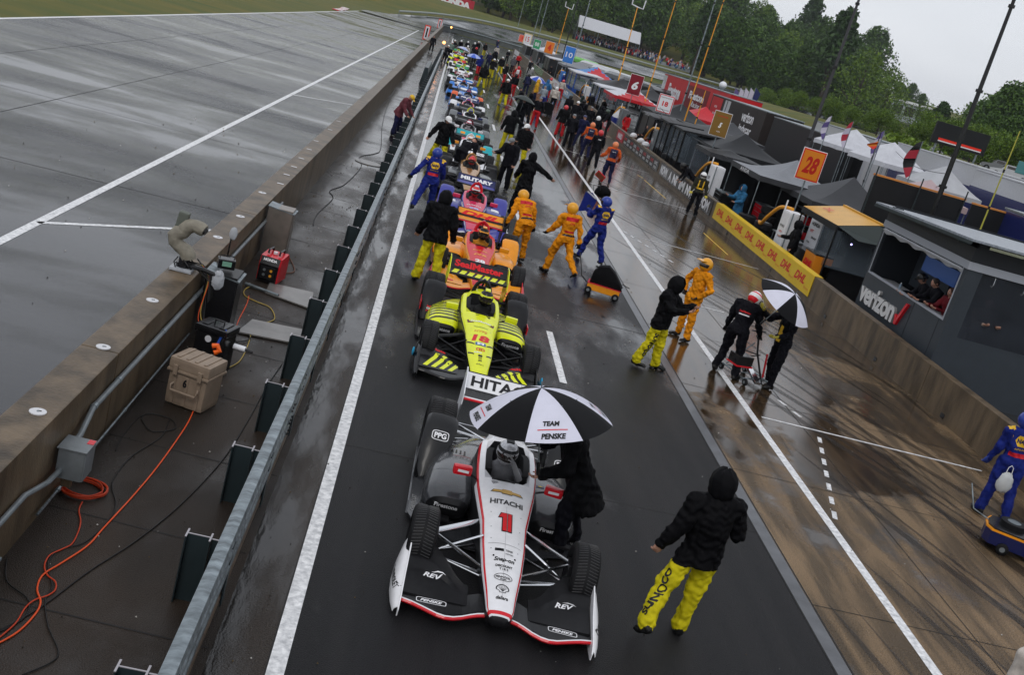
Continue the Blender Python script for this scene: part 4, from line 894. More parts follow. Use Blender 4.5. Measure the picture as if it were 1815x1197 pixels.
def helmet_geo(mb, c, M, col, trim, kind):
    T4 = Matrix.Translation(c) @ M.to_4x4(); n, k = 28, 18; vs = []; fs = []; ms = []
    for i in range(k+1):
        ph = math.pi*(.0+.80*i/k)
        for j in range(n):
            th = 2*math.pi*j/n; x, y, z = math.sin(ph)*math.sin(th), -math.sin(ph)*math.cos(th), math.cos(ph)
            Y = .142*y*(1.06 if y < 0 and z < -.1 else 1); vs.append((.126*x*(1-.12*max(0, -z)), Y, .01+.148*z))
    for i in range(k):
        for j in range(n):
            fs.append([i*n+j, i*n+(j+1) % n, (i+1)*n+(j+1) % n, (i+1)*n+j]); a = (j+.5)/n; a = min(a, 1-a); z = math.cos(math.pi*.8*(i+.5)/k)
            if a < .20 and -.42 < z < .22: ms.append(VIS)
            elif kind == 'open' and a < .13 and z <= -.42: ms.append(VIS)
            elif trim is not None and (.30 < z < .52 or (z < -.25 and a > .28)): ms.append(trim)
            else: ms.append(col)
    mb.add(vs, fs, ms, True, T4)
    if kind in ('peak', 'open'):
        p = [(-.10, -.11, .085), (.10, -.11, .085), (.085, -.215, .065), (.0, -.235, .07), (-.085, -.215, .065)]
        mb.add([T4 @ V(q) for q in p]+[T4 @ V((q[0], q[1], q[2]+.012)) for q in p], [[4, 3, 2, 1, 0], [5, 6, 7, 8, 9]]+[[i, (i+1) % 5, 5+(i+1) % 5, 5+i] for i in range(5)], col if kind == 'peak' else trim or col, False)
def cap_geo(mb, c, M, col, hard=True):
    T4 = Matrix.Translation(c) @ M.to_4x4(); n, k = 24, 10; vs = []; fs = []
    for i in range(k+1):
        ph = math.pi*.54*i/k
        for j in range(n): th = 2*math.pi*j/n; vs.append(((.112 if hard else .092)*math.sin(ph)*math.sin(th), -(.132 if hard else .108)*math.sin(ph)*math.cos(th), .035+(.125 if hard else .10)*math.cos(ph)))
    for i in range(k):
        for j in range(n): fs.append([i*n+j, i*n+(j+1) % n, (i+1)*n+(j+1) % n, (i+1)*n+j])
    mb.add(vs, fs, col, True, T4)
    mb.add([T4 @ V(q) for q in ((-.075, -.10, .03), (.075, -.10, .03), (.055, -.17, .015), (0, -.185, .02), (-.055, -.17, .015), (-.075, -.10, .04), (.075, -.10, .04), (.055, -.17, .025), (0, -.185, .03), (-.055, -.17, .025))], [[4, 3, 2, 1, 0], [5, 6, 7, 8, 9]]+[[i, (i+1) % 5, 5+(i+1) % 5, 5+i] for i in range(5)], col, False)
def hood_geo(mb, c, M, col):
    n, k = 28, 16; vs = []; fs = []; T4 = Matrix.Translation(c) @ M.to_4x4()
    for i in range(k+1):
        ph = math.pi*(.02+.86*i/k)
        for j in range(n):
            th = 2*math.pi*(.115+.77*(j/(n-1))); x, y, z = math.sin(ph)*math.sin(th), -math.sin(ph)*math.cos(th), math.cos(ph)
            w_ = 1+.03*math.sin(7*th+3*z)+.02*math.sin(13*z+2*th)+.012*math.sin(23*th-9*z)
            flare = 1+.45*max(0, -z-.35)
            vs.append((.125*x*w_*flare, (.145*y*w_-(.03 if y < -.2 else 0))*flare+.01, .012+.165*z*w_))
    for i in range(k):
        for j in range(n-1): fs.append([i*n+j, i*n+j+1, (i+1)*n+j+1, (i+1)*n+j])
    o = len(vs); vs += [(x*.93, y*.93, .012+(z-.012)*.95) for x, y, z in vs]; fs += [[o+q for q in reversed(f)] for f in list(fs)]
    for i in range(k):
        for j in (0, n-1): a, b_ = i*n+j, (i+1)*n+j; fs.append([a, b_, o+b_, o+a])
    mb.add(vs, fs, col, True, T4)
JB = cloth(.004, .004, .005); YP = cloth(.58, .50, .012); SHOE = mat('black_boot', (.01, .01, .01), .4, noise=(9, .3))
PEOPLE = 'crew and officials standing round the queued cars'
def person(label, loc, rz, pose, top, leg, head=('hood', None, None), build='suit', glove=None, vox=.02, shoe=SHOE, extra=None, name='person', scale=1., hold=(0, 0), curl=(35, 35), group=None):
    ev, J = body_geo(pose, build, vox)
    r = thing(name, label, 'person', loc, rz, group); r.scale = (scale*1.09, scale*1.09, scale*1.03)
    mb = MB(); n = len(ev.vertices); co = np.empty(n*3); ev.vertices.foreach_get('co', co); co = co.reshape(-1, 3)
    k = np.empty(len(ev.polygons), np.int32); ev.polygons.foreach_get('material_index', k)
    cols = [top, leg, shoe, SKIN]; mb.v = [tuple(p) for p in co.tolist()]; mb.f = [list(p.vertices) for p in ev.polygons]; mb.m = [mb.mi(cols[i]) if 0 else i for i in k.tolist()]; mb.mats = list(cols); mb.sm = [True]*len(mb.f)
    if head[0] in ('hood', 'cap', 'hard', 'bare', 'open'): head_mb(mb, J['head'], J['Hm'])
    for s, q in ((-1, 'R'), (1, 'L')): hand_mb(mb, J['wr'+q], J['hm'+q], s, glove or SKIN, curl[0 if s < 0 else 1], 1.0 if not glove else 1.12)
    bv = None
    if extra and extra[0]: bv = BVHTree.FromPolygons([V(p) for p in mb.v], mb.f); extra[0](mb, bv, J)
    mb.build('body', r, recalc=False, sharp=None)
    h, c1, c2 = head
    if h in ('full', 'peak', 'open'): b = MB(); helmet_geo(b, J['head'], J['Hm'], c1, c2, h); b.build('helmet', r, sharp=50)
    elif h == 'hood': b = MB(); hood_geo(b, J['head'], J['Hm'], top); b.build('hood', r, recalc=False, sharp=None)
    elif h in ('cap', 'hard'):
        b = MB(); cap_geo(b, J['head'], J['Hm'], c1, h == 'hard')
        if h == 'hard': b.tube([J['head']+J['Hm'] @ V((x, y, z)) for x, y, z in ((-.10, 0, 0), (-.11, 0, .08), (0, 0, .155), (.11, 0, .08), (.10, 0, 0))], .008, BLK, 6); [b.ell(J['head']+J['Hm'] @ V((s*.10, 0, -.01)), (.022, .035, .04), BLK) for s in (-1, 1)]
        b.build('helmet' if h == 'hard' else 'cap', r, sharp=50)
    elif h == 'bare':
        b = MB(); T4 = Matrix.Translation(J['head']) @ J['Hm'].to_4x4(); b.ell((0, .012, .022), (.083, .094, .108), c1 or HAIR, 16, 10, T4); b.build('hair', r)
    if extra and len(extra) > 1: extra[1](r, J)
    return r, J
# lettering on clothes
def back_txt(s, m, z=1.30, w=.26, h=.06, face=1, bold=.03, **k):
    def f(mb, bv, J):
        T = J['Tm']; c = J['chest']+T @ V((0, face*.35, z-1.30)); text(mb, s, m, c, T @ V((-face, 0, 0)), T @ V((0, 0, 1)), w=w, h=h, bvh=bv, d=T @ V((0, -face, 0)), bold=bold, off=.006, **k)
    return f
def patch(m, z, w, h, face=1, hexa=False, off=.005):
    def f(mb, bv, J):
        T = J['Tm']; c = J['chest']+T @ V((0, face*.35, z-1.30))
        p = [(-w, 0), (-w*.6, -h), (w*.6, -h), (w, 0), (w*.6, h), (-w*.6, h)] if hexa else [(-w, -h), (w, -h), (w, h), (-w, h)]
        lay(mb, [c+T @ V((-face*x, 0, z_)) for x, z_ in p], [list(range(len(p)))], m, bv, T @ V((0, -face, 0)), off, .03)
    return f
def both(*fs): return lambda mb, bv, J: [f(mb, bv, J) for f in fs]
def leg_txt(s, m, side, side_dir=(1, 0, 0), w=.5, h=.075, up=False):
    """lettering running down the outside of one trouser leg"""
    def f(mb, bv, J):
        k = 'L' if side > 0 else 'R'; a, b_ = J['kn'+k].lerp(J['hip'+k], .55), J['an'+k].lerp(J['kn'+k], .25); d = V(side_dir).normalized(); ax = (b_-a).normalized(); ux = -ax if up else ax; uy = ux.cross(d).normalized()
        q = a.lerp(b_, .5)+(-d)*.3
        text(mb, s, m, q, ux, uy, w=w, h=h, bvh=bv, d=tuple(d), bold=.04, off=.006, seg=.03)
    return f
# ---------------------------------------------------------------- drivers in the cars
def driver(label, x, y, suit, hcol, trim, wave=False):
    r = thing('person', label, 'person', (x, y, 0)); b = MB()
    b.loft([[(rx*math.cos(a), cy+ry*math.sin(a), z) for a in [2*math.pi*i/16 for i in range(16)]] for z, rx, ry, cy in ((.30, .16, .12, .06), (.45, .19, .12, .07), (.58, .21, .11, .07), (.655, .19, .095, .08), (.69, .10, .07, .08), (.74, .06, .06, .08))], suit)
    for s in (-1, 1):
        e = (s*.20, -.12, .56) if not (wave and s > 0) else (.21, -.08, .60); h = (s*.12, -.32, .62) if not (wave and s > 0) else (.08, -.115, .80)
        b.tube([(s*.17, .06, .63), (s*.21, -.02, .60), e], [.06, .058, .05], suit, 10); b.tube([e, h], [.045, .034] if not (wave and s > 0) else [.036, .028], suit if not (wave and s > 0) else mat('grey_glove', (.3, .3, .31), .6), 10)
        d = (V(h)-V(e)).normalized(); M = d.to_track_quat('-Z', 'Y').to_matrix(); hand_mb(b, h, M, s, mat('grey_glove', (.3, .3, .31), .6) if wave else BLK, 40, .9)
    b.build('body', r); m = MB(); M = R3('X', 6); c = V((0, -.02, .86)); helmet_geo(m, c, M, hcol, trim, 'full'); T4 = Matrix.Translation(c) @ M.to_4x4()
    m.box((0, -.135, .062), (.15, .03, .028), BLK, M=T4, b=.008); m.box((0, .02, .155), (.09, .12, .02), trim or hcol, M=T4, b=.008)
    if wave: text(m, 'HITACHI', TXW, T4 @ V((0, -.152, .062)), (1, 0, 0), T4.to_3x3() @ V((0, 0, 1)), w=.11, h=.018, off=.002)
    m.build('helmet', r, sharp=50); w_ = MB(); w_.tube([(-.12, -.33, .61), (-.13, -.33, .66), (.13, -.33, .66), (.12, -.33, .61), (-.12, -.33, .61)], .014, CARB, 8); w_.box((0, -.33, .64), (.16, .03, .07), CARB, b=.01); w_.build('steering_wheel', r)
SIL = mat('silver_helmet', (.62, .62, .65), .25, .2, noise=(25, .4), coat=.4); ORH = paint(.75, .30, .03, 'orange_helmet'); RDH = paint(.65, .04, .04, 'red_helmet'); PKH = paint(.75, .5, .55, 'pink_helmet')
WS = cloth(.45, .45, .47)
for (lab, i, sc, hc, tr, wv) in [('driver in a silver helmet touching the visor with one gloved hand, in the front car', 0, cloth(.16, .16, .17), SIL, CARB, True), ('driver in a black and lime helmet, in the lime striped car', 1, cloth(.02, .02, .02), BLK, LIME, False),
    ('driver in a dark helmet with an amber band, in the amber car', 2, cloth(.5, .2, .02), CARB, AMB, False), ('driver in a red and white helmet, in the violet-blue car', 3, cloth(.3, .02, .03), RDH, WHT, False), ('driver in a red helmet in the gold nosed car', 4, cloth(.03, .03, .03), RDH, None, False),
    ('driver in a white helmet with orange band, in the white and teal car', 5, WS, WHT, ORH, False), ('driver in a pink and white helmet in the grey car', 6, WS, WHT, PNK, False), ('driver in a grey-blue helmet in the car with the yellow hoop', 7, cloth(.03, .03, .04), GRY, PUR, False),
    ('driver in a blue and red helmet in the car with white wheel guards', 8, WS, PUR, REDM, False), ('driver in a navy helmet in the blue car with orange guards', 9, WS, NVY, PNK, False), ('driver in a red and black helmet in the farther blue car', 10, WS, BLK, RDH, False), ('driver in a white helmet in the car with the dark red wing', 11, WS, WHT, None, False)]:
    P, dc, hy, x, _ = cars[i]; driver(lab, x, hy+.06, sc, hc, tr, wv)
# ---------------------------------------------------------------- figures on foot
F = .013; SUN = dict(top=JB, leg=YP, build='jacket')
NB = cloth(.012, .022, .17); NBH = paint(.015, .04, .28, 'blue_helmet'); OS = cloth(.70, .25, .008); OSH = paint(.72, .33, .015, 'amber_helmet'); BS = cloth(.005, .005, .008); WH = paint(.75, .75, .75, 'white_helmet')
RS = cloth(.50, .015, .02); WTOP = cloth(.55, .5, .45); RHH = paint(.6, .04, .05, 'coral_helmet'); OHH = paint(.75, .22, .08, 'orange_peel_helmet'); NV = cloth(.012, .014, .05)
YLP = mat('yellow_cloth_patch', (.7, .42, .02), .5); RDP = mat('red_cloth_patch', (.5, .01, .02), .5); NAV = mat('navy_lettering', (.01, .015, .08), .5); WPT = mat('white_cloth_patch', (.7, .7, .72), .5)
LD = 14.
def gpp(x, y): return gp(x, y)
def napa(mb, bv, J):
    patch(YLP, 1.33, .115, .085, 1, True)(mb, bv, J); 
    T = J['Tm']; c = J['chest']+T @ V((0, .35, .03)); text(mb, 'NAPA', NAV, c, T @ V((-1, 0, 0)), T @ V((0, 0, 1)), w=.17, h=.07, bvh=bv, d=T @ V((0, -1, 0)), bold=.05, off=.011)
    text(mb, 'AUTO PARTS', YLP, c-T @ V((0, 0, .13)), T @ V((-1, 0, 0)), T @ V((0, 0, 1)), w=.2, h=.03, bvh=bv, d=T @ V((0, -1, 0)), off=.006); patch(RDP, 1.10, .13, .035)(mb, bv, J)
    for s in (-1, 1):
        q = J['sh'+('R' if s < 0 else 'L')]; lay(mb, [V((q.x+dx, q.y+dy, q.z+.3)) for dx, dy in ((-.05, -.06), (.05, -.06), (.05, .07), (-.05, .07))], [[0, 1, 2, 3]], YLP, bv, (0, 0, -1), .005, .03)
def dhl(mb, bv, J): patch(RDP, 1.40, .16, .045)(mb, bv, J); back_txt('DHL', TXR, 1.30, .15, .045, shear=.4)(mb, bv, J); patch(BLK, 1.02, .17, .022)(mb, bv, J); patch(RDP, 1.10, .12, .022)(mb, bv, J)
# 1 nearest official
person('hooded black jacket and yellow trousers, walking away, nearest person to the camera', gp(1190, 1124), math.radians(183), dict(lean=3, armL=(-4, 19, 18, 0), armR=(12, 20, 62, -22), legL=(-6, 20, 26, 30), legR=(6, -2, 6), head=(6, -8)), JB, YP, build='jacket', vox=F, extra=(leg_txt('SUNOCO', TXK, 1, (-1, -.35, 0), .55, .085, up=True) if 0 else leg_txt('SUNOCO', TXK, 1, (-.9, -.44, 0), .5, .07, up=True),), scale=1.0, group=None)
u, J = person('black raincoat, head hidden under the big umbrella, standing beside the front car', (2.50, 10.78, 0), math.radians(-88), dict(lean=27, side=0, armR=(62, 4, 70, 10), armL=(25, 8, 60, 10), head=(12, 0), legL=(8, 3, 14), legR=(-10, 4, 8)), JB, BS, build='coat', vox=F, scale=.97)
person('hooded black jacket and yellow trousers, one hand raised, standing by the white line', gp(1146, 652), math.radians(62), dict(lean=2, armR=(38, 10, 75, 5), armL=(38, 6, 80, 10), legL=(8, 3, 6), legR=(-8, 4, 8), head=(8, 0)), JB, YP, build='jacket', vox=F, extra=(leg_txt('SUNOCO', TXK, -1, (.55, .82, 0), .5, .085),))
person('amber suit and peaked amber helmet, hands on hips behind the hooded official', gp(1206, 600), math.radians(-62), dict(lean=-2, armR=(-5, 38, 75, 60), armL=(-5, 30, 70, 60), legL=(4, 6, 4), legR=(-2, 6, 4), head=(-4, 0)), OS, OS, ('peak', OSH, None), glove=BLK, vox=F, extra=(dhl,))
person('black suit and white helmet with red stripes, bending over the red starter cart', gp(1282, 664), math.radians(150), dict(lean=22, armL=(22, 10, 20, 0), armR=(34, 12, 20, 0), legL=(18, 8, 24), legR=(-4, 8, 8), head=(20, -20)), BS, BS, ('peak', WH, REDM), glove=BLK, vox=F, extra=(both(back_txt('SealMaster', TXR, 1.28, .22, .04), patch(WPT, 1.22, .10, .012)),))
person('black suit with yellow side panel, holding the open golf umbrella in a raised hand', gp(1360, 685), math.radians(-72), dict(lean=6, armR=(60, 12, 75, 10), armL=(20, 12, 60, 10), legL=(12, 6, 12), legR=(-4, 6, 6), head=(6, 10)), BS, BS, ('open', WH, REDM), glove=mat('yellow_glove', (.5, .42, .05), .5), vox=F, extra=(patch(YLP, 1.1, .05, .16, -1),))
person('blue and yellow suit and blue helmet, pulling the blue cart at the right edge', gp(1752, 916), math.radians(172), dict(lean=2, armL=(5, 10, 20, 0), armR=(10, 10, 20, 0), legL=(4, 4, 4), legR=(-6, 4, 8), side=3, head=(4, -5)), NB, NB, ('full', NBH, NBH), glove=mat('blue_glove', (.03, .06, .3), .5), vox=F, extra=(napa,))
person('amber suit and amber helmet, walking away towing the covered cart', gp(984, 488), math.radians(205), dict(lean=6, armL=(24, 12, 25, 0), armR=(-20, 10, 20, 0), legL=(24, 4, 20), legR=(-22, 4, 30, 25), head=(4, 0)), OS, OS, ('peak', OSH, None), glove=BLK, vox=F, extra=(dhl,))
person('blue and yellow suit and blue helmet, walking with a tyre bag and flag cover', gp(1044, 464), math.radians(205), dict(lean=0, armL=(38, 12, 78, 20), armR=(20, 8, 70, 10), legL=(22, 6, 12), legR=(-10, 4, 20), head=(2, 30)), NB, NB, ('full', NBH, NBH), glove=BLK, vox=F, extra=(napa,))
person('amber suit and amber helmet, leaning over the side of the amber car', gp(912, 463), math.radians(204), dict(lean=34, armL=(18, 14, 30, 0), armR=(20, 18, 20, 0), legL=(6, 5, 4), legR=(10, 7, 8), head=(14, 0)), OS, OS, ('full', OSH, OSH), glove=BLK, vox=F, extra=(dhl,))
person('hooded black jacket and yellow trousers, seen from behind left of the lime car', gp(752, 500), math.radians(185), dict(lean=10, armL=(10, 12, 18, 0), armR=(6, 14, 22, 0), legL=(2, 5, 4), legR=(-4, 4, 6), head=(18, -10)), JB, YP, build='jacket', vox=F, extra=(leg_txt('SUNOCO', TXK, 1, (-.75, -.65, 0), .5, .085, up=True) if 0 else leg_txt('SUNOCO', TXK, -1, (-.55, .82, 0), .55, .085, up=True),), scale=1.04)
person('blue and yellow suit and blue helmet, striding beside the violet-blue car', gp(748, 382), math.radians(188), dict(lean=6, armL=(-18, 34, 30, 0), armR=(20, 12, 40, 0), legL=(-30, 18, 20, 20), legR=(14, 4, 14), head=(4, 0)), NB, NB, ('full', NBH, NBH), glove=BLK, vox=F, extra=(napa,))
# middle distance
M1 = .02
person('white helmet, black jacket and yellow trousers, left of the queue with one arm out', gp(772, 296), math.radians(10), dict(lean=4, armR=(4, 30, 14, 0), armL=(18, 12, 20, 0), legL=(12, 6, 6), legR=(-16, 10, 16), head=(10, 12)), JB, YP, ('hard', WH, None), 'jacket', vox=F)
person('black suit, bent double over the cockpit of the gold nosed car', gp(806, 318), math.radians(150), dict(lean=58, armL=(45, 8, 20, 0), armR=(50, 10, 20, 0), legL=(12, 6, 16), legR=(-14, 8, 6), head=(6, 0)), BS, BS, ('cap', BS, None), glove=BLK, vox=M1, extra=(back_txt('ARROW', TXW, 1.36, .2, .05),))
person('all black with hood up, arm stretched out to the right of the violet-blue car', gp(918, 372), math.radians(175), dict(lean=2, armR=(0, 62, 12, 0), armL=(10, 14, 30, 0), legL=(10, 8, 4), legR=(-8, 8, 6), head=(6, -10)), JB, BS, build='coat', vox=F)
person('black suit and grey cap, standing close beside the gold nosed car', gp(888, 336), math.radians(-30), dict(lean=8, armL=(10, 12, 30, 0), armR=(30, 20, 60, 0), legL=(2, 4, 4), head=(16, -15)), BS, BS, ('cap', GRY, None), 'jacket', vox=M1)
person('white helmet with headset, black jacket and yellow trousers, right of the gold nosed car', gp(915, 299), math.radians(-15), dict(lean=2, armL=(4, 10, 30, 0), armR=(14, 8, 60, 10), legL=(6, 6, 4), legR=(-6, 6, 4), head=(6, -20)), JB, YP, ('hard', WH, None), 'jacket', vox=F)
person('black jacket and yellow trousers from behind, raising one arm to the right', gp(893, 268), math.radians(170), dict(lean=2, armR=(20, 55, 50, 0), armL=(0, 16, 20, 0), legL=(4, 5, 4), head=(8, -10)), JB, YP, build='jacket', vox=M1)
person('white helmet, black jacket and yellow trousers, walking alone in mid lane', gp(889, 187), math.radians(185), dict(lean=3, armL=(5, 12, 12, 0), armR=(-8, 12, 12, 0), legL=(14, 4, 6), legR=(-12, 4, 14)), JB, YP, ('hard', WH, None), 'jacket', vox=M1)
person('grey and red rain jacket with black and yellow hood, leaning on the guardrail', V((-1.35, 43.0, 0)), math.radians(70), dict(lean=24, armL=(35, 6, 30, 0), armR=(35, 6, 30, 0), legL=(8, 5, 10), head=(18, 0)), cloth(.14, .04, .05), NV, ('cap', YLP, None), 'jacket', vox=M1)
person('bareheaded, dark clothes, walking alone in the service strip by the concrete wall', gp(763, 92), math.radians(5), dict(legL=(14, 3, 4), legR=(-14, 3, 10)), BS, BS, ('bare', None, None), vox=M1)
# right-hand lane
person('navy waistcoat over orange sleeves, carrying a red sign board towards the camera', gp(1071, 325), math.radians(185), dict(lean=2, armL=(10, 22, 50, 0), armR=(2, 26, 55, 20), legL=(5, 3, 4), legR=(-5, 3, 6)), cloth(.60, .10, .02), NV, ('full', OHH, None), glove=BLK, vox=F, extra=(both(patch(mat('navy_vest_patch', (.012, .014, .05), .5), 1.28, .15, .19), back_txt('RAHAL', TXW, 1.36, .16, .03)),))
person('navy waistcoat over orange sleeves, carrying gear beside a black suited mechanic', gp(1034, 280), math.radians(182), dict(lean=2, armL=(10, 15, 50, 0), armR=(10, 22, 50, 0), legL=(8, 3, 6), legR=(-8, 3, 8)), cloth(.60, .10, .02), NV, ('full', OHH, None), glove=BLK, vox=M1, extra=(both(patch(mat('navy_vest_patch', (0, 0, 0)), 1.28, .15, .19), back_txt('RAHAL', TXW, 1.36, .16, .03)),))
person('black suit and coral helmet, walking beside the orange sleeved mechanic', gp(1047, 298), math.radians(182), dict(lean=2, armL=(10, 12, 40, 0), armR=(10, 12, 50, 0), legL=(6, 3, 4), legR=(-10, 3, 12)), BS, BS, ('full', RHH, None), glove=BLK, vox=M1, extra=(back_txt('PSM', TXW, 1.34, .13, .05),))
person('black jacket, red trousers and coral helmet, standing near the white box line', gp(989, 242), math.radians(178), dict(lean=4, armL=(8, 12, 20, 0), armR=(4, 14, 20, 0), legL=(4, 5, 4)), JB, RS, ('full', RHH, None), 'jacket', vox=M1)
person('all black with grey cap, standing beside the red trousered mechanic', gp(1003, 262), math.radians(190), dict(lean=6, armL=(18, 10, 60, 0), legL=(4, 3, 4)), BS, BS, ('cap', GRY, None), 'jacket', vox=M1)
person('white and black suit, red trousers, second of the pair beyond the round black cart', gp(967, 178), math.radians(20), dict(armL=(10, 16, 60, 0), armR=(30, 20, 30, 0), legL=(5, 3, 4)), WTOP, RS, ('full', RHH, None), vox=M1, glove=BLK) if 0 else None
person('white top and red trousers, left of two mechanics by the blue wall banner', gp(968, 174), math.radians(190), dict(armL=(20, 20, 40, 0), armR=(5, 8, 20, 0), legL=(5, 4, 4)), WTOP, RS, ('full', RHH, None), vox=M1, glove=WHT)
person('white top and red trousers, right of two mechanics by the blue wall banner', gp(990, 176), math.radians(160), dict(armL=(8, 8, 60, 20), armR=(5, 14, 20, 0), legL=(8, 6, 8)), WTOP, RS, ('full', RHH, None), vox=M1, glove=WHT)
person('white back panel on a red suit and red helmet, among the far mechanics', gp(911, 152), math.radians(180), dict(armL=(8, 18, 20, 0), armR=(5, 14, 20, 0), legL=(4, 7, 4)), RS, RS, ('full', REDM, None), vox=M1, extra=(patch(WPT, 1.28, .13, .18),), glove=WHT)
person('bareheaded in a black coat and red trousers, far side of the lane', gp(891, 147), math.radians(-60), dict(legL=(8, 4, 4), legR=(-10, 4, 12)), JB, RS, ('bare', None, None), 'jacket', vox=M1)
FAR = [(884, 131, 195, JB, YP, 'hard', 'white helmet, black jacket and yellow trousers, right one of the far pair'), (868, 138, 175, JB, YP, 'hard', 'white helmet, black jacket, yellow trousers, hand on hip in the far pair'), (851, 156, 180, JB, YP, 'hood', 'hooded black jacket and yellow trousers beside the two blue cars'),
  (856, 99, 10, JB, YP, 'hood', 'hooded black jacket and yellow trousers, farthest official standing in mid lane'), (843, 96, 180, BS, BS, 'hard', 'white helmet and all black clothes, just behind the pale umbrella'), (879, 88, 170, NV, NV, 'cap', 'dark clothes and red cap, walking at the far end of the lane'), (877, 104, 0, WTOP, NV, 'full', 'white and navy suit with a blue helmet, crossing the far lane'),
  (845, 132, 200, NB, RS, 'hood', 'blue jacket and dark red trousers under the blue and white umbrella'), (785, 112, 150, BS, BS, 'hard', 'white helmet and black suit, leaning in left of the far cars'), (795, 104, 190, cloth(.15, .2, .17), BS, 'hard', 'white helmet and pale green bib beside the far cars'), (800, 98, 190, BS, BS, 'hard', 'white helmet and black suit, nearest the guardrail end'),
  (812, 96, 0, BS, BS, 'hard', 'white helmet crouching behind the lime car, left one'), (824, 97, 0, BS, BS, 'hard', 'white helmet bending behind the lime car, right one'), (836, 100, 180, BS, BS, 'full', 'white helmet and dark suit right behind the lime car'),
  (929, 168, 180, NV, NV, 'full', 'navy suit crouching beside the red suited mechanic'), (934, 150, 150, cloth(.2, .2, .2), BS, 'full', 'white helmet and grey bib, near the wall beyond the crouching mechanic'), (944, 182, 90, cloth(.65, .35, .02), NV, 'hood', 'yellow rain jacket under the blue and white umbrella'), (956, 196, 200, cloth(.28, .32, .36), NB, 'cap', 'pale grey rain jacket beside the dark green umbrella'),
  (962, 180, 170, cloth(.03, .14, .32), NB, 'hood', 'bright blue rain suit next to the yellow jacket'), (915, 232, 170, BS, BS, 'cap', 'black suit and grey cap, left in the group below the dark umbrella'), (928, 220, 190, BS, BS, 'hood', 'hooded black figure in the group below the dark umbrella'), (944, 226, 160, BS, RS, 'cap', 'black cap and red sleeve stripe, right in the group below the dark umbrella'),
  (1012, 228, 175, BS, BS, 'hard', 'black suit and pale green helmet in the dark group by the wall'), (1024, 222, 200, BS, BS, 'full', 'black suit and black helmet, centre of the dark group by the wall'), (1036, 238, 170, BS, BS, 'cap', 'grey cap and black jacket in front of the dark group by the wall'), (1046, 262, 180, BS, BS, 'full', 'black suit and red and white helmet, nearest of the dark group'),
  (1056, 236, 190, BS, BS, 'hood', 'hooded black figure closest to the wall in the dark group'), (1000, 214, 160, BS, BS, 'full', 'black helmet beside the round covered cart')]
HC = {'full': [NBH, BLK, RHH, WH]}
poses = [dict(lean=2, legL=(8, 4, 4), legR=(-8, 4, 10), armL=(6, 12, 30, 0)), dict(lean=6, armL=(20, 10, 70, 10), armR=(18, 12, 60, 10)), dict(lean=3, armR=(-6, 30, 70, 60), legL=(4, 8, 4), legR=(-2, 8, 4)), dict(lean=22, armL=(35, 8, 20, 0), armR=(30, 8, 20, 0), legL=(10, 5, 14)), dict(lean=0, legR=(14, 4, 6), legL=(-12, 4, 14), armR=(12, 8, 30, 0))]
for i, (px, py, a, tp, lg, hd, lab) in enumerate(FAR):
    po_ = poses[3] if ('lean' in lab or 'bend' in lab or 'crouch' in lab) else poses[(0, 1, 2, 4)[i % 4]]
    hc = {'hard': WH, 'cap': (REDM if 'red cap' in lab else GRY), 'full': (NBH if 'blue helmet' in lab else REDM if 'red' in lab.split('helmet')[0][-12:] else WH if 'white' in lab else BLK)}.get(hd)
    person(lab, gp(px, py), math.radians(a), po_, tp, lg, (hd, hc, None), 'jacket' if tp in (JB,) or hd == 'hood' else 'suit', vox=.028)
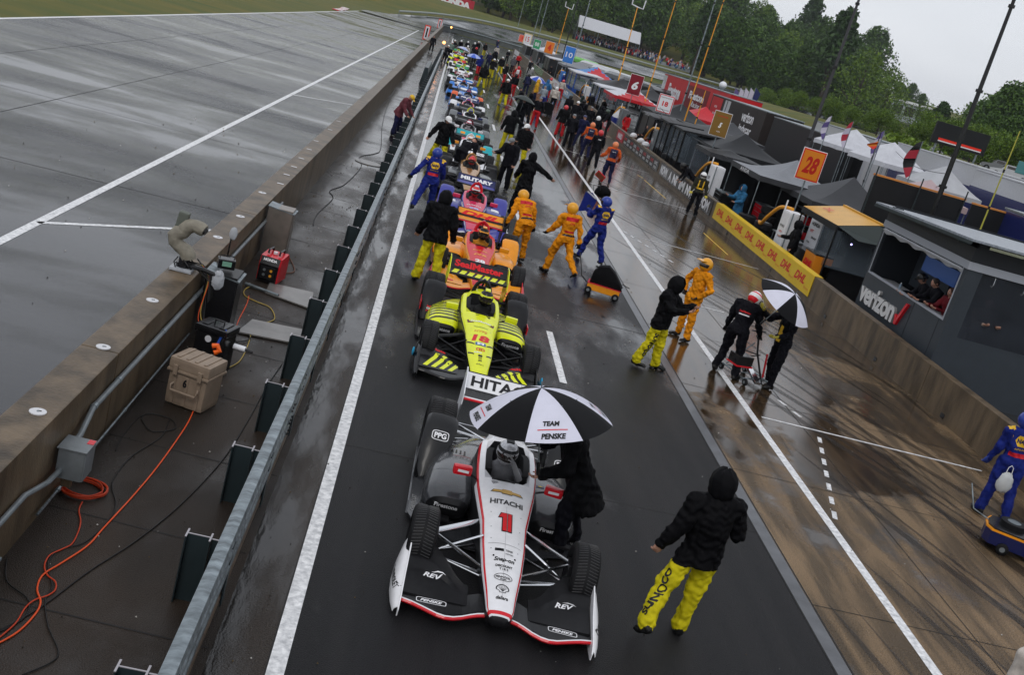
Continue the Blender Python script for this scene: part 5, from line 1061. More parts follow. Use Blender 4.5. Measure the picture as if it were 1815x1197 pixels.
# ================================================================ umbrellas
def umbrella(label, tip, axis, R_, m1, m2, depth=.34, words=None, shaft=.75, spin=0., curve=1.):
    """eight-panel canopy; tip = top point, axis = direction from handle to tip"""
    ax = V(axis).normalized(); q = ax.to_track_quat('Z', 'Y'); r = thing('umbrella', label, 'umbrella', tip); r.rotation_euler = q.to_euler()
    b = MB(); nr, ns = 10, 6; vs = []; fs = []; ms = []
    def pt(i, a): # i 0..nr, a angle; between ribs the cloth pulls in
        f = i/nr; k = (a/(math.pi/4)) % 1; sag = 1-.045*math.sin(math.pi*k)*f; t = f**curve
        return (R_*f*sag*math.cos(a), R_*f*sag*math.sin(a), -depth*(t*t*.85+.15*t)-.012*math.sin(math.pi*k)*f)
    N_ = 8*ns
    for i in range(nr+1):
        for j in range(N_): vs.append(pt(i, spin+2*math.pi*j/N_-0)) if 0 else vs.append(tuple(Matrix.Rotation(spin, 3, 'Z') @ V(pt(i, 2*math.pi*j/N_))))
    for i in range(nr):
        for j in range(N_): fs.append([i*N_+j, i*N_+(j+1) % N_, (i+1)*N_+(j+1) % N_, (i+1)*N_+j]); ms.append(m1 if (j//ns) % 2 == 0 else m2)
    b.add(vs, fs, ms, True); bv = b.bvh()
    if words:
        for k, (lines_, sc) in words.items():
            a = spin+math.pi/4*(k+.5); d = V((math.cos(a), math.sin(a), 0)); tx_ = V((-math.sin(a), math.cos(a), 0))
            for i, (s, m_) in enumerate(lines_):
                o = d*(R_*.76-i*.0+(i*.062-.03)*sc)
                if s == '-': lay(b, [o+tx_*x*sc+d*y for x, y in ((-.16, -.004), (.16, -.004), (.16, .004), (-.16, .004))], [[0, 1, 2, 3]], m_, bv, (0, 0, -1), .004, .04)
                else: text(b, s, m_, o+V((0, 0, .2)), tx_, -d, w=(.045*len(s))*sc, h=.052*sc, bvh=bv, d=(0, 0, -1), off=.004, shear=.3, bold=.05)
    b.build('canopy', r, recalc=False, sharp=None)
    b = MB(); b.tube([(0, 0, .07), (0, 0, .02), (0, 0, -shaft)], [.006, .008, .008], STEEL, 8); b.build('shaft', r)
    b = MB(); b.tube([(0, 0, -shaft), (0, 0, -shaft-.15)], [.017, .02], BLK, 10); b.build('handle', r)
    for k in range(8):
        a = spin+math.pi/4*k; b = MB(); b.tube([Matrix.Rotation(spin, 3, 'Z') @ V(pt(i, math.pi/4*k))-V((0, 0, .008)) for i in range(0, nr+1, 2)], .004, STEEL, 5, True); b.tube([(R_*.5*math.cos(a), R_*.5*math.sin(a), -depth*.25), (0, 0, -depth*.95)], .0035, STEEL, 5); b.build('rib', r)
    return r
UW = mat('white_umbrella_cloth', (.62, .62, .72), .5, noise=(6, .06)); UK = mat('black_umbrella_cloth', (.006, .006, .007), .5, spec=.08); UB = mat('blue_umbrella_cloth', (.02, .07, .42), .5); ULB = mat('pale_blue_umbrella_cloth', (.35, .42, .7), .5)
TP_ = [('TEAM', TXK), ('-', TXR), ('PENSKE', TXK)]
TPr = [('PENSKE', TXK), ('-', TXR), ('TEAM', TXK)]
tip = aY(960, 688, 10.3)
umbrella('large black and white golf umbrella held over the front car', tip, (-.24, .05, 1), .75, UW, UK, .33, {0: (TP_, .95), 2: (TP_, .95), 6: (TP_, .95), 4: (TP_, .95)}, .80, math.radians(-4))
umbrella('black and white golf umbrella tipped over the crewman by the starter cart', aY(1438, 492+8, 19.5) if 0 else gp(1405, 520, 2.1)+V((.05, 0, 0)), (.42, -.38, 1), .62, UK, UW, .26, None, .75, .25)
umbrella('blue and white umbrella in the crowd by the pit wall, left of the coral helmets', gp(956, 136, 2.0), (.1, -.2, 1), .68, UB, UW, .28, {6: ([('MAPA', TXK)], .8)}, .7, .1)
umbrella('dark green umbrella held low beside the blue and white one', gp(932, 170, 1.95), (.1, .1, 1), .62, mat('dark_green_umbrella_cloth', (.03, .04, .036), .5), mat('dark_green_umbrella_cloth', (0, 0, 0)), .26, None, .7)
umbrella('blue and pale umbrella beside the far lime car', gp(841, 95, 1.95), (-.05, -.1, 1), .66, mat('mid_blue_umbrella_cloth', (.06, .13, .55), .5), ULB, .27, None, .7)
umbrella('pale umbrella with one blue panel over the last cars', gp(823, 83, 1.95), (.15, .1, 1), .66, mat('pale_lilac_umbrella_cloth', (.5, .52, .68), .5), ULB, .27, None, .7)
# ================================================================ carts
def wheel(b, c, r, w, ax=(1, 0, 0)):
    a = V(ax).normalized(); c = V(c); b.tube([c-a*w/2, c-a*w*.35, c+a*w*.35, c+a*w/2], [r*.86, r, r, r*.86], RUB, 18); b.tube([c-a*w*.55, c+a*w*.55], r*.45, GREYP, 12)
def wheels(r, pts, rad, w=.05, ax=(1, 0, 0)):
    for p in pts: b = MB(); wheel(b, (0, 0, 0), rad, w, ax); o = b.build('wheel', r); o.location = p
p = gp(1066, 524); t = thing('starter_cart', 'low amber wheeled cart under a black rain cover, towed across the lane', 'cart', p, math.radians(-12))
b = MB(); b.box((0, 0, .17), (.78, .40, .16), AMB, b=.02); b.box((0, 0, .255), (.80, .42, .02), REDM, b=.005); b.build('tray', t)
b = MB(); rr = []
for x, y0, z in ((-.36, .19, .30), (-.34, .185, .50), (-.24, .16, .68), (-.02, .17, .74), (.16, .17, .62), (.34, .18, .42), (.41, .19, .29)):
    rr.append([(x, -y0, .26), (x+.02, -y0*1.03, lerp(.26, z, .6)), (x, -y0*.75, z-.02), (x, 0, z+.01), (x, y0*.75, z-.02), (x+.02, y0*1.03, lerp(.26, z, .6)), (x, y0, .26)])
b.loft(rr, JB); b.build('rain_cover', t); wheels(t, [(-.34, -.2, .085), (.32, -.22, .085), (-.34, .2, .085), (.32, .22, .085)], .085, .05, (0, 1, 0))
b = MB(); b.tube([(-.40, -.02, .2), (-.58, .0, .32), (-.70, .1, .62), (-.78, .18, .80)], .013, BKC); b.tube([(.38, 0, .40), (.58, -.03, .36)], .01, CARB); b.build('tow_handle', t)
# starter cart with red box between the two black suited mechanics
p = gp(1316, 672); t = thing('wheeled_stand', 'open steel starter stand with red and black tray between two black suited mechanics', 'stand', p, math.radians(20))
b = MB()
for x in (-.25, .35): b.tube([(x, -.35, .10), (x, -.25, .12), (x, .45, .14)], .016, STEEL)
for y in (-.3, .05, .4): b.tube([(-.27, y, .12), (.37, y, .12)], .014, STEEL)
b.tube([(.2, -.35, .06), (.22, .1, .55), (.24, .3, .95)], .02, CARB); b.tube([(.05, .28, .95), (.42, .32, .95)], .014, CARB); b.tube([(.3, -.2, .15), (.3, -.1, .62)], .02, REDM); b.tube([(-.2, .4, .15), (.24, .3, .7)], .013, STEEL)
b.tube([(.0, .1, .45), (.35, .15, .5), (.42, .3, .46), (.1, .35, .5)], .013, BKC); b.build('frame', t)
b = MB(); b.box((-.22, -.02, .42), (.36, .34, .20), BLK, b=.02); b.box((-.22, -.02, .315), (.40, .38, .03), REDM, b=.01); b.build('tray', t); wheels(t, [(-.25, -.4, .07), (.35, -.4, .07), (.35, .45, .07), (-.25, .45, .07)], .07)
b = MB(); b.box((.0, -.25, .2), (.14, .5, .05), CHR, b=.01, rot=(.4, 0, 0)); b.build('foot_plate', t)
# blue cart on the right edge
p = gp(1806, 985); t = thing('pit_cart', 'low dark blue and amber pit cart with a tyre on top, at the right edge', 'cart', p, math.radians(-25))
b = MB(); o = [(-.52, -.30), (.55, -.34), (.62, -.2), (.62, .34), (-.52, .34), (-.60, .1), (-.60, -.15)]
b.prism([(x, y, .10) for x, y in o], (0, 0, .20), paint(.006, .010, .07, 'deep_blue_paint')); b.prism([(x*1.01, y*1.01, .30) for x, y in o], (0, 0, .03), AMB); b.prism([(x*.96, y*.94, .331) for x, y in o], (0, 0, .02), BLK); b.build('tray', t)
wheels(t, [(-.30, -.33, .09), (.40, -.36, .09), (-.3, .33, .09), (.4, .33, .09)], .09, .05, (0, 1, 0))
b = MB(); b.tube([(-.22, .12, .35), (-.22, .12, .42)], .19, RUB, 20); b.tube([(-.22, .12, .42), (-.22, .12, .425)], .1, STEEL, 16); b.build('tyre', t)
b = MB(); b.tube([(.1, -.1, .35), (.22, .05, .8), (.25, .1, 1.0)], .018, CHR); b.tube([(.0, 0, .35), (.3, .1, .5)], .014, CHR); b.box((.28, .12, 1.02), (.16, .08, .12), BLK, b=.02); b.tube([(-.5, .0, .33), (-.8, .25, .36), (-.95, .35, .7)], .011, STEEL); b.build('jack_handle', t)
def bag_mb(b, c, w, h, m, seed=1):
    n, k = 18, 12; R0 = random.Random(seed); vs = []; fs = []
    for i in range(k+1):
        ph = math.pi*i/k
        for j in range(n): th = 2*math.pi*j/n; f = 1+R0.uniform(-.09, .09); vs.append((c[0]+w*math.sin(ph)*math.cos(th)*f*(1.25-.4*i/k if i < k/2 else 1), c[1]+w*.6*math.sin(ph)*math.sin(th)*f, c[2]-h*math.cos(ph)*-1*f*(-1)))
    for i in range(k):
        for j in range(n): fs.append([i*n+j, i*n+(j+1) % n, (i+1)*n+(j+1) % n, (i+1)*n+j])
    b.add(vs, fs, m, True)
b = MB(); bag_mb(b, (0, 0, 0), .13, .17, mat('translucent_bag', (.6, .62, .62), .25, alpha=.72)); b.tube([(-.05, 0, .14), (-.04, 0, .26), (.0, 0, .30), (.04, 0, .26), (.05, 0, .14)], .006, WHT, 6)
tag(b.build('plastic_bag', loc=aY(1781, 856, 15.25)), 'crumpled clear plastic bag hanging from the hand by the blue cart', 'bag')
# covered tyre trolley (round black hump) in the lane
p = gp(966, 204); t = thing('covered_trolley', 'rounded black covered trolley standing alone on the wet apron', 'trolley', p)
b = MB(); b.loft([[(-.38+.0, y, .10), (-.42, y, .55), (-.30, y, .88), (0, y, .95), (.30, y, .88), (.42, y, .55), (.38, y, .10)] for y in (-.3, 0, .3)], JB); b.build('rain_cover', t); wheels(t, [(-.3, -.25, .07), (.3, -.25, .07), (.3, .25, .07), (-.3, .25, .07)], .07)
# things carried
b = MB(); b.box((0, 0, 0), (.42, .03, .30), REDM, b=.008); b.box((0, -.02, 0), (.34, .01, .22), mat('brown_board_face', (.2, .05, .02), .5)); o = b.build('sign_board', loc=gp(1064, 312, .55)); o.rotation_euler = (.5, .5, -.3); tag(o, 'small red board held low by the orange sleeved mechanic', 'board')
p = gp(1060, 352, 1.25); t = thing('tyre_bag', 'black bag and navy flag cover carried by the blue helmeted crewman', 'bag', p)
b = MB(); bag_mb(b, (.10, .1, .22), .24, .18, JB, 3); b.tube([(-.2, 0, .2), (-.25, -.05, .35), (-.05, -.05, .38), (0, 0, .2)], .012, BKC); b.build('bag_body', t)
b = MB(); b.loft([[(-.42, -.1, .12), (-.40, -.1, .1), (-.5, -.12, -.5)], [(-.22, -.14, .14), (-.2, -.14, .12), (-.28, -.15, -.42)], [(-.05, -.1, -.02), (-.03, -.1, -.04), (-.12, -.12, -.5)]], NB, closed=True); b.loft([[(-.40, -.12, .13), (-.1, -.16, -.02)], [(-.36, -.15, .16), (-.06, -.18, .02)]], WHT, False, False); b.build('flag_cloth', t)
# ================================================================ kit along the concrete wall
BEI = mat('beige_plastic_case', (.27, .205, .15), .45, noise=(5, .2), bump=(40, .1))
p = gp(318, 712); t = thing('equipment_case', 'large beige ribbed plastic case numbered 6 on the wet slab', 'case', (-2.0, gp(325, 728).y+.25, 0), math.radians(-16)); t.scale = (.80, .85, 1.08)
b = MB(); b.box((0, 0, .21), (.62, .50, .40), BEI, b=.05)
for x in (-.2, 0, .2): b.box((x, -.255, .2), (.06, .02, .34), BEI, b=.01)
b.build('case_body', t)
b = MB(); b.box((0, 0, .49), (.66, .54, .15), BEI, b=.04); b.box((0, 0, .415), (.68, .56, .03), BEI, b=.01)
for x in (-.22, -.07, .07, .22): b.box((x, 0, .57), (.05, .46, .014), BEI, b=.006)
b.build('lid', t)
b = MB(); b.tube([(-.2, -.27, .27), (-.22, -.31, .25), (-.2, -.33, .2), (.2, -.33, .2), (.22, -.31, .25), (.2, -.27, .27)], .016, BEI, 8); b.build('handle', t)
for x in (-.2, .2): b = MB(); b.box((x, -.29, .43), (.07, .03, .12), BEI, b=.01); b.build('latch', t)
b = MB(); text(b, '6', TXK, (-.02, -.262, .30), (1, 0, 0), (0, 0, 1), h=.10, w=.065, off=.006, bold=.05); b.build('number', t)
t = thing('radio_case', 'black wet hard case with a round white badge, behind the beige case', 'case', (-2.05, gp(372, 668).y+.2, 0), math.radians(-14))
b = MB(); b.box((0, 0, .30), (.42, .36, .56), BLK, b=.04); b.build('case_body', t); b = MB(); b.box((0, 0, .62), (.46, .40, .09), BLK, b=.03)
for x in (-.12, .12): b.box((x, 0, .67), (.08, .3, .02), BLK, b=.01)
b.build('lid', t); b = MB(); b.cyl((-.02, -.19, .50), (-.02, -.196, .50), .045, DM, 18); b.build('badge', t); b = MB(); b.tube([(-.05, 0, .67), (-.05, 0, .72), (.08, 0, .72), (.08, 0, .67)], .012, BLK); b.build('handle', t)
b = MB(); b.tube([(0, 0, 0), (.16, -.03, 0)], .04, WHT, 12); b.tube([(.16, -.03, 0), (.26, -.05, -.01)], .018, BLK); tag(b.build('white_connector', loc=(-1.80, gp(372, 668).y+.2, .42)), 'short white cable connector sticking out beside the black hard case', 'connector')
def cabinet(name, label, x, y, w, d, h, m, slope=.06, door=True):
    t = thing(name, label, 'cabinet', (x, y, 0)); b = MB(); b.bb((-w/2, -d/2, .1), (w/2, d/2, h), m, .01); b.build('cabinet_body', t)
    b = MB(); b.prism([(-w/2-.01, -d/2-.01, h+.002), (w/2+.04, -d/2-.01, h-slope+.002), (w/2+.04, d/2+.01, h-slope+.002), (-w/2-.01, d/2+.01, h+.002)], (0, 0, .02), STEEL); b.build('lid', t)
    if door: b = MB(); b.bb((w/2+.002, -d/2+.02, .12), (w/2+.014, d/2-.02, h-slope-.03), m, .004); b.build('door', t)
    return t
CAB = mat('brushed_cabinet_steel', (.25, .22, .19), .35, .5, noise=(3, .3))
cabinet('steel_cabinet', 'brown-grey steel cabinet with a pale sloping lid behind the red generator', -2.32, gp(470, 460).y+.35, .46, .42, .98, CAB)
cabinet('steel_cabinet', 'dark steel cabinet with a pale lid between the camera arm and the black case', -2.32, aX(375, 560, -2.3).y+.55, .44, .50, .98, CARB)
yb = aX(125, 790, -2.5).y
t = thing('junction_box', 'small grey electrical box bolted to the concrete wall above the cable coil', 'junction box', (-2.44, yb, .49)); b = MB(); b.box((0, 0, 0), (.24, .28, .30), GREYP, b=.008); b.box((0, 0, .155), (.27, .30, .012), GREYP); b.build('box_body', t)
b = MB(); b.box((.126, 0, 0), (.012, .27, .29), GREYP, b=.003); b.box((.1, .09, .16), (.06, .09, .012), REDM); b.build('door', t); b = MB(); b.box((-.04, 0, -.22), (.1, .06, .14), CON, b=.02); b.build('bracket', t)
# generator
t = thing('generator', 'small red and black suitcase generator standing by the wall', 'generator', (-2.08, gp(455, 500).y+.3, 0), math.radians(-8))
b = MB(); b.loft([[(x, y0, .04), (x, y0-.0, .34), (x, y0+.06, .47), (x, .20, .50), (x, .26, .40), (x, .26, .04)] for x, y0 in ((-.19, -.24), (-.17, -.27), (.17, -.27), (.19, -.24))], lambda i, j: REDM if i != 1 else (BLK if j in (0, 1) else REDM), smooth=False); b.build('housing', t)
b = MB(); b.tube([(-.10, -.1, .50), (-.10, -.08, .56), (-.10, .16, .56), (-.10, .2, .50)], .018, BLK); b.tube([(.10, -.1, .50), (.10, -.08, .56), (.10, .16, .56), (.10, .2, .50)], .018, BLK); b.build('handle', t)
b = MB(); b.cyl((0, 0, .49), (0, 0, .53), .04, WHT, 14); b.build('fuel_cap', t)
b = MB(); text(b, 'HONDA', TXW, (0, -.225, .415), (1, 0, 0), (0, .42, .9), w=.24, h=.05, off=.02, bold=.05); b.build('lettering', t)
b = MB(); b.box((0, -.285, .2), (.26, .02, .22), CARB, b=.01); [b.cyl((x, -.29, z), (x, -.305, z), .025, YEL if x > 0 else GREYP, 10) for x in (-.06, .06) for z in (.16, .25)]; b.build('control_panel', t)
# camera arm wrapped in a rain cover on top of the wall
TAN = mat('wet_grey_canvas', (.24, .22, .175), .6, noise=(9, .3), bump=(14, .8)); PLS = mat('crinkled_clear_wrap', (.45, .47, .5), .2, alpha=.8, bump=(18, 1.))
p = V((-2.82, aX(325, 470, -2.82).y, .995)); t = thing('camera_arm', 'remote broadcast camera arm in a grey rain cover on top of the concrete wall', 'camera', p)
b = MB(); b.box((0, 0, .02), (.30, .34, .04), PLS, b=.01); b.cyl((0, 0, .04), (0, 0, .10), .10, BLK, 16); b.cyl((0, 0, .10), (0, 0, .18), .075, BLK, 16)
for k in range(4): a = k*1.6; b.tube([(.09*math.cos(a), .09*math.sin(a), .16), (.14*math.cos(a+.5), .14*math.sin(a+.5), .10), (.15*math.cos(a+1), .15*math.sin(a+1), .04)], .009, BKC, 6)
b.build('turntable', t)
b = MB(); b.tube([(.05, 0, .16), (.03, 0, .22), (-.01, 0, .27), (-.10, 0, .31), (-.16, 0, .36), (-.18, 0, .44), (-.14, 0, .50), (-.06, .0, .53)], [.10, .11, .10, .09, .10, .11, .11, .10], TAN, 14); b.build('lower_arm', t)
b = MB(); b.tube([(-.10, 0, .48), (-.07, 0, .56), (-.02, 0, .62), (.06, -.02, .645), (.14, -.04, .635), (.20, -.05, .615)], [.09, .105, .105, .09, .095, .085], TAN, 14); b.tube([(.20, -.05, .615), (.225, -.055, .607)], [.055, .05], BLK, 14); b.build('camera_head', t)
b = MB(); b.box((-.13, .03, .64), (.14, .14, .30), mat('grey_green_canvas', (.11, .12, .10), .6, bump=(14, .6)), b=.03, rot=(0, .12, 0)); b.build('battery_pack', t)
b = MB(); b.tube([(.08, -.05, .08), (.30, -.12, .10), (.48, -.16, .08)], [.035, .032, .03], BLK, 10)
for k in range(5): b.tube([(.06, .02*k-.05, .12), (.25, -.10+.03*k, .05+.02*k), (.42, -.2+.05*k, -.02), (.46, -.25+.07*k, -.3)], .009, BKC, 6)
b.build('cable_loom', t)
b = MB(); bag_mb(b, (.52, -.15, .02), .08, .14, PLS, 5); b.build('plastic_wrap', t)
p = V((-2.55, aX(405, 445, -2.55).y, .8)); t = thing('antenna', 'small antenna on a thin stem wrapped in clear plastic beside the wall', 'antenna', p); b = MB(); b.tube([(0, 0, 0), (0, 0, .32)], .012, BLK); b.build('stem', t); b = MB(); bag_mb(b, (.02, 0, .40), .06, .10, PLS, 8); b.build('plastic_wrap', t)
# plates, hoses, cables
PLT = mat('pale_steel_plate', (.22, .21, .20), .3, .3, noise=(3, .25))
for (a, c, d, e), lab in (((478, 503, 1), (555, 520), (550, 549), (470, 520)), 'pale steel cover plate lying by the rail, the farther of two'), (((447, 568, 1), (545, 588), (530, 612), (420, 590)), 'pale steel cover plate lying by the rail, the nearer of two'):
    q = [gp(x[0], x[1], .015) for x in (a, c, d, e)]; b = MB(); b.prism(q, (0, 0, .022), PLT); tag(b.build('cover_plate'), lab, 'plate', 'steel cover plates on the service strip')
def cable(name, label, px, m, r=.008, z=.012, cat='cable', res=8):
    pts = [gp(x, y, z) for x, y in px]; pts = bez([tuple(q) for q in pts], res); b = MB(); b.tube(pts, r, m, 6); return tag(b.build(name, sharp=None), label, cat)
cable('power_cable', 'long bright orange cable running down the service strip past the beige case', [(-20, 1150), (30, 1122), (62, 1090), (72, 1068), (66, 1045), (76, 1020), (110, 998), (155, 968), (185, 935), (240, 875), (285, 820), (330, 755), (350, 715), (385, 660), (402, 628), (412, 600), (422, 570), (437, 540), (441, 525)], ORC, .0085)
b = MB(); c = gp(147, 871); pts = []
for k in range(9*26): a = 2*math.pi*k/26; rd = 1+.09*math.sin(k*.37)+.07*math.cos(k*.113); pts.append((c.x+.20*rd*math.cos(a), c.y+.19*rd*math.sin(a), .014+.0085*(k//52)+.01*math.sin(k*.21)**2))
b.tube(pts, .0075, mat('orange_red_cable', (.50, .05, .015), .4), 6); tag(b.build('coiled_cable', sharp=None), 'coiled orange-red extension cable lying under the junction box', 'cable coil')
cable('power_cable', 'thin orange-red cable leading away from the coil', [(146, 890), (140, 905), (143, 925), (138, 945), (127, 965), (110, 974), (88, 985), (79, 1003), (84, 1020), (98, 1032), (98, 1046), (85, 1056), (62, 1064), (45, 1078), (28, 1105), (0, 1130)], mat('orange_red_cable', (0, 0, 0)), .007, .014)
cable('signal_cable', 'long straight black cable crossing the slab towards the guardrail posts', [(0, 1118), (75, 1075), (160, 1012), (240, 960), (320, 895), (395, 815), (440, 745), (470, 690), (500, 645)], BKC, .007, .01)
cable('signal_cable', 'loose black cable looping near the beige case', [(205, 800), (220, 770), (255, 735), (300, 742), (310, 760), (270, 765), (252, 745), (255, 735)], BKC, .006, .01)
cable('signal_cable', 'black cable winding from the wall towards the orange cables', [(300, 745), (285, 775), (235, 808), (207, 840), (198, 862), (205, 895), (190, 925), (150, 962), (105, 975), (85, 1000), (92, 1040), (80, 1065), (85, 1110), (103, 1155), (90, 1175), (40, 1197)], BKC, .006, .011)
cable('signal_cable', 'short black cable lying beside the wall foot at the left edge', [(12, 990), (12, 1030), (45, 1058), (52, 1075), (40, 1098), (0, 1120)], BKC, .006, .012)
cable('power_cable', 'yellow cable curling between the generator and the beige case', [(375, 672), (400, 655), (425, 640), (440, 610), (447, 585), (455, 575), (480, 570), (487, 562), (478, 545), (455, 535), (435, 525), (433, 515), (445, 508), (462, 512)], mat('dull_yellow_cable', (.42, .30, .06), .4), .009, .013)
cable('signal_cable', 'thin dark cable wandering up the far part of the service strip', [(555, 400), (562, 380), (590, 352), (585, 338), (612, 326), (640, 296), (638, 278), (665, 272), (675, 262), (678, 220), (690, 180), (715, 130), (735, 105)], BKC, .012, .01)
cable('signal_cable', 'brown cable tangle beside the red generator', [(490, 436), (500, 440), (512, 455), (522, 480), (505, 484), (486, 483), (480, 495)], mat('brown_cable', (.15, .06, .03), .5), .009, .013)
b = MB(); q = aX(392, 565, -1.95); b.tube([(0, 0, .10), (.06, .0, .12), (.10, -.02, .06), (.04, -.05, .03)], .035, mat('bright_orange_hose', (.8, .12, .01), .35), 12); tag(b.build('hose_elbow', loc=(-2.0, q.y+.1, .42)), 'short bright orange hose elbow beside the black hard case', 'hose')
b = MB(); b.tube([(0, 0, 0), (.03, .0, .12), (.09, .02, .2)], [.03, .03, .04], mat('bright_blue_plastic', (.02, .08, .4), .4), 12); tag(b.build('blue_connector', loc=(-1.98, aX(400, 540, -1.98).y+.05, .45)), 'blue plastic plug above the orange hose', 'connector')
b = MB(); b.tube([(-.5, 0, 0), (.1, -.22, .0)], .03, STEEL, 10); tag(b.build('exhaust_pipe', loc=(gp(455, 512).x+.3, gp(455, 512).y, .04)), 'short bare metal pipe lying before the generator', 'pipe')
b = MB(); b.cyl((0, 0, .004), (0, 0, .02), .42, PLT, 28); tag(b.build('manhole_cover', loc=gp(652, 289, 0)), 'round pale steel cover set in the far part of the service strip', 'manhole cover')
# boards and lamps at the far end of the rail
for (px, py), lab in (((752, 66), 'red framed distance board beyond the wall, the nearer one'), ((776, 46), 'red framed distance board beyond the wall, the farther one')):
    q = gp(px, py+9, 0) if 0 else aX(px, py+9, -3.6); t = thing('distance_board', lab, 'sign', (-3.6, q.y, 0)); b = MB(); b.box((0, 0, 1.25), (.75, .05, 1.9), mat('signal_red', (.75, .04, .02), .5), b=.01); b.box((0, -.03, 1.25), (.5, .02, 1.6), WHT); b.box((0, -.045, 1.25), (.2, .01, 1.2), BLK); b.build('board', t); b = MB(); b.cyl((0, 0, 0), (0, 0, .4), .04, STEEL); b.build('post', t)
LAMP = mat('amber_warning_light', (1, .35, .08), .4, emit=6)
for (px, py), lab in (((787, 75), 'lit amber warning lamp on the guardrail, nearer one'), ((800, 48), 'lit amber warning lamp on the guardrail, farther one')):
    q = aX(px, py, -.8); t = thing('warning_lamp', lab, 'lamp', (-.8, q.y, 0)); b = MB(); b.cyl((0, 0, .5), (0, 0, q.z-.1), .03, STEEL); b.build('post', t); b = MB(); b.ell((0, 0, q.z), (.13, .13, .13), LAMP); b.build('lens', t)
b = MB(); b.prism([(-.25, 0, 0), (.25, 0, 0), (.12, 0, 1.15), (-.12, 0, 1.15)], (0, 9, 0), PST); tag(b.build('crash_cushion', loc=(-1.25, aX(752, 150, -1.2).y-4, 0)), 'dark wedge shaped cushion behind the guardrail beyond the leaning marshal', 'crash cushion')
# ================================================================ pit wall and what hangs on it
t = thing('pit_wall', 'long concrete pit wall with sponsor banners along the right of the wet apron', 'wall', (12.0, 0, 0))
b = MB()
for k in range(25): b.bb((-.11, -5+9*k, -.02), (.13, 4-.02+9*k, .87), CON, .012)
b.build('wall_panels', t)
for y in (14.0, 20.75, 24.6, 28.4, 34, 40, 46, 52, 58): b = MB(); b.box((-.112, y, .12), (.02, .16, .10), BLK, b=.004); b.build('drain_hole', t)
def banner(name, label, y0, y1, m, words, z0=.24, z1=.88, edge=None, th=.02, par=None):
    t = thing(name, label, 'banner', (11.885, y0, 0)) ; b = MB(); b.bb((-th, 0, z0), (0, y1-y0, z1), m, .004)
    if edge: b.bb((-.005, 0, z1), (.26, y1-y0, z1+.012), edge)
    b.build('panel', t)
    if words:
        b = MB()
        for s, m_, yc, zc, w, h, kw in words: text(b, s, m_, (-th, yc-y0, zc), (0, -1, 0), (0, 0, 1), w=w, h=h, off=.005, **kw)
        b.build('lettering', t)
    return t
DY = mat('banner_yellow', (.72, .48, .01), .35, noise=(2, .06))
ws = []
for k in range(8): y = 41.7-1.5*k; ws += [('DHL', TXR, y, .60, 1.0, .27, dict(shear=.35, bold=.04)), ('dhl.com', mat('orange_red_small', (.7, .18, .02), .4), y-.75, .42, .42, .07, {})]
banner('wall_banner', 'yellow wall banner repeating red DHL lettering', 30.1, 42.65, DY, ws, edge=DY)
kb = dict(bold=.05)
banner('wall_banner', 'black wall banner with large white block letters beside the yellow one', 43.2, 55, BLK, [('VOM', TXW, 44.5, .5, 1.7, .46, kb), ('NVE', TXW, 47.5, .5, 1.7, .46, kb), ('IM', TXW, 49.3, .5, 1.1, .46, kb), ('NI', TXW, 51, .5, 1., .46, kb), ('A', TXW, 52.2, .5, .6, .46, kb), ('NOVM', TXW, 53.9, .5, 1.7, .46, kb)], .2, .82)
DR = mat('banner_red', (.45, .02, .04), .4)
banner('wall_banner', 'black wall banner with a row of small red and white blocks', 55.6, 67.6, BLK, [('SUITE', TXR if k % 2 else TXW, 56.4+1.2*k, .58, .8, .16, {}) for k in range(10)]+[('SALE', TXW, 56.4+1.2*k, .36, .7, .12, {}) for k in range(10)], .2, .78)
banner('wall_banner', 'red wall banner with pale lettering nearest the black and red one', 68.2, 71, DR, [('HARD', WHT, 69.6, .5, 1.8, .35, kb)], .18, .8)
banner('wall_banner', 'red wall banner with pale lettering, the longer one in front of the dark group', 75, 81.5, DR, [('HARD', WHT, 79.6, .5, 2.2, .35, kb), ('ROCK', WHT, 76.6, .5, 2.2, .35, kb)], .18, .8)
banner('wall_banner', 'pale blue wall banner beside the white and red mechanics', 101, 113, paint(.12, .28, .5, 'pale_blue_vinyl'), [('NTT', TXW, 107, .5, 4, .3, kb)], .1, .8)
banner('wall_banner', 'white wall banner, nearest of the plain ones', 115, 124, WHT, [('VIST', mat('faint_red', (.5, .2, .2), .5), 119, .5, 3, .3, {})], .1, .85)
banner('wall_banner', 'pale green wall banner on the far pit wall', 139, 156, paint(.12, .25, .14, 'pale_green_vinyl'), None, .1, .85)
banner('wall_banner', 'white wall banner just beyond the green one', 158, 168, WHT, None, .1, .85)
banner('wall_banner', 'white wall banner, farthest on the pit wall', 198, 214, WHT, None, .1, .85)
# ================================================================ booth with the raised letters
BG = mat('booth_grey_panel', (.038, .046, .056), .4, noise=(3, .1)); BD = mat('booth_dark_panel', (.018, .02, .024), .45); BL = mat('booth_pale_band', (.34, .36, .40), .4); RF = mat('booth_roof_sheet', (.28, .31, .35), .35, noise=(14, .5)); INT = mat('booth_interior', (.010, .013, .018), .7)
t = thing('timing_booth', 'dark grey flat-roofed booth with raised white letters and open windows behind the pit wall', 'booth', (12.4, 23.03, 0))
def bx_(name, a, c, m, bev=0, par=t): b = MB(); b.bb(a, c, m, bev); return b.build(name, par)
bx_('side_wall', (0, 0, 0), (.08, 5.0, 1.72), BG); bx_('side_wall', (0, 0, 1.72), (.08, .20, 2.99), BG); bx_('side_wall', (0, 4.84, 1.72), (.08, 5.0, 2.99), BG)
b = MB(); b.bb((-.006, 1.75, 0), (0, 1.765, 1.7), BD); b.bb((-.006, 0.35, 0), (0, .362, 1.7), BD); b.build('panel_seam', t)
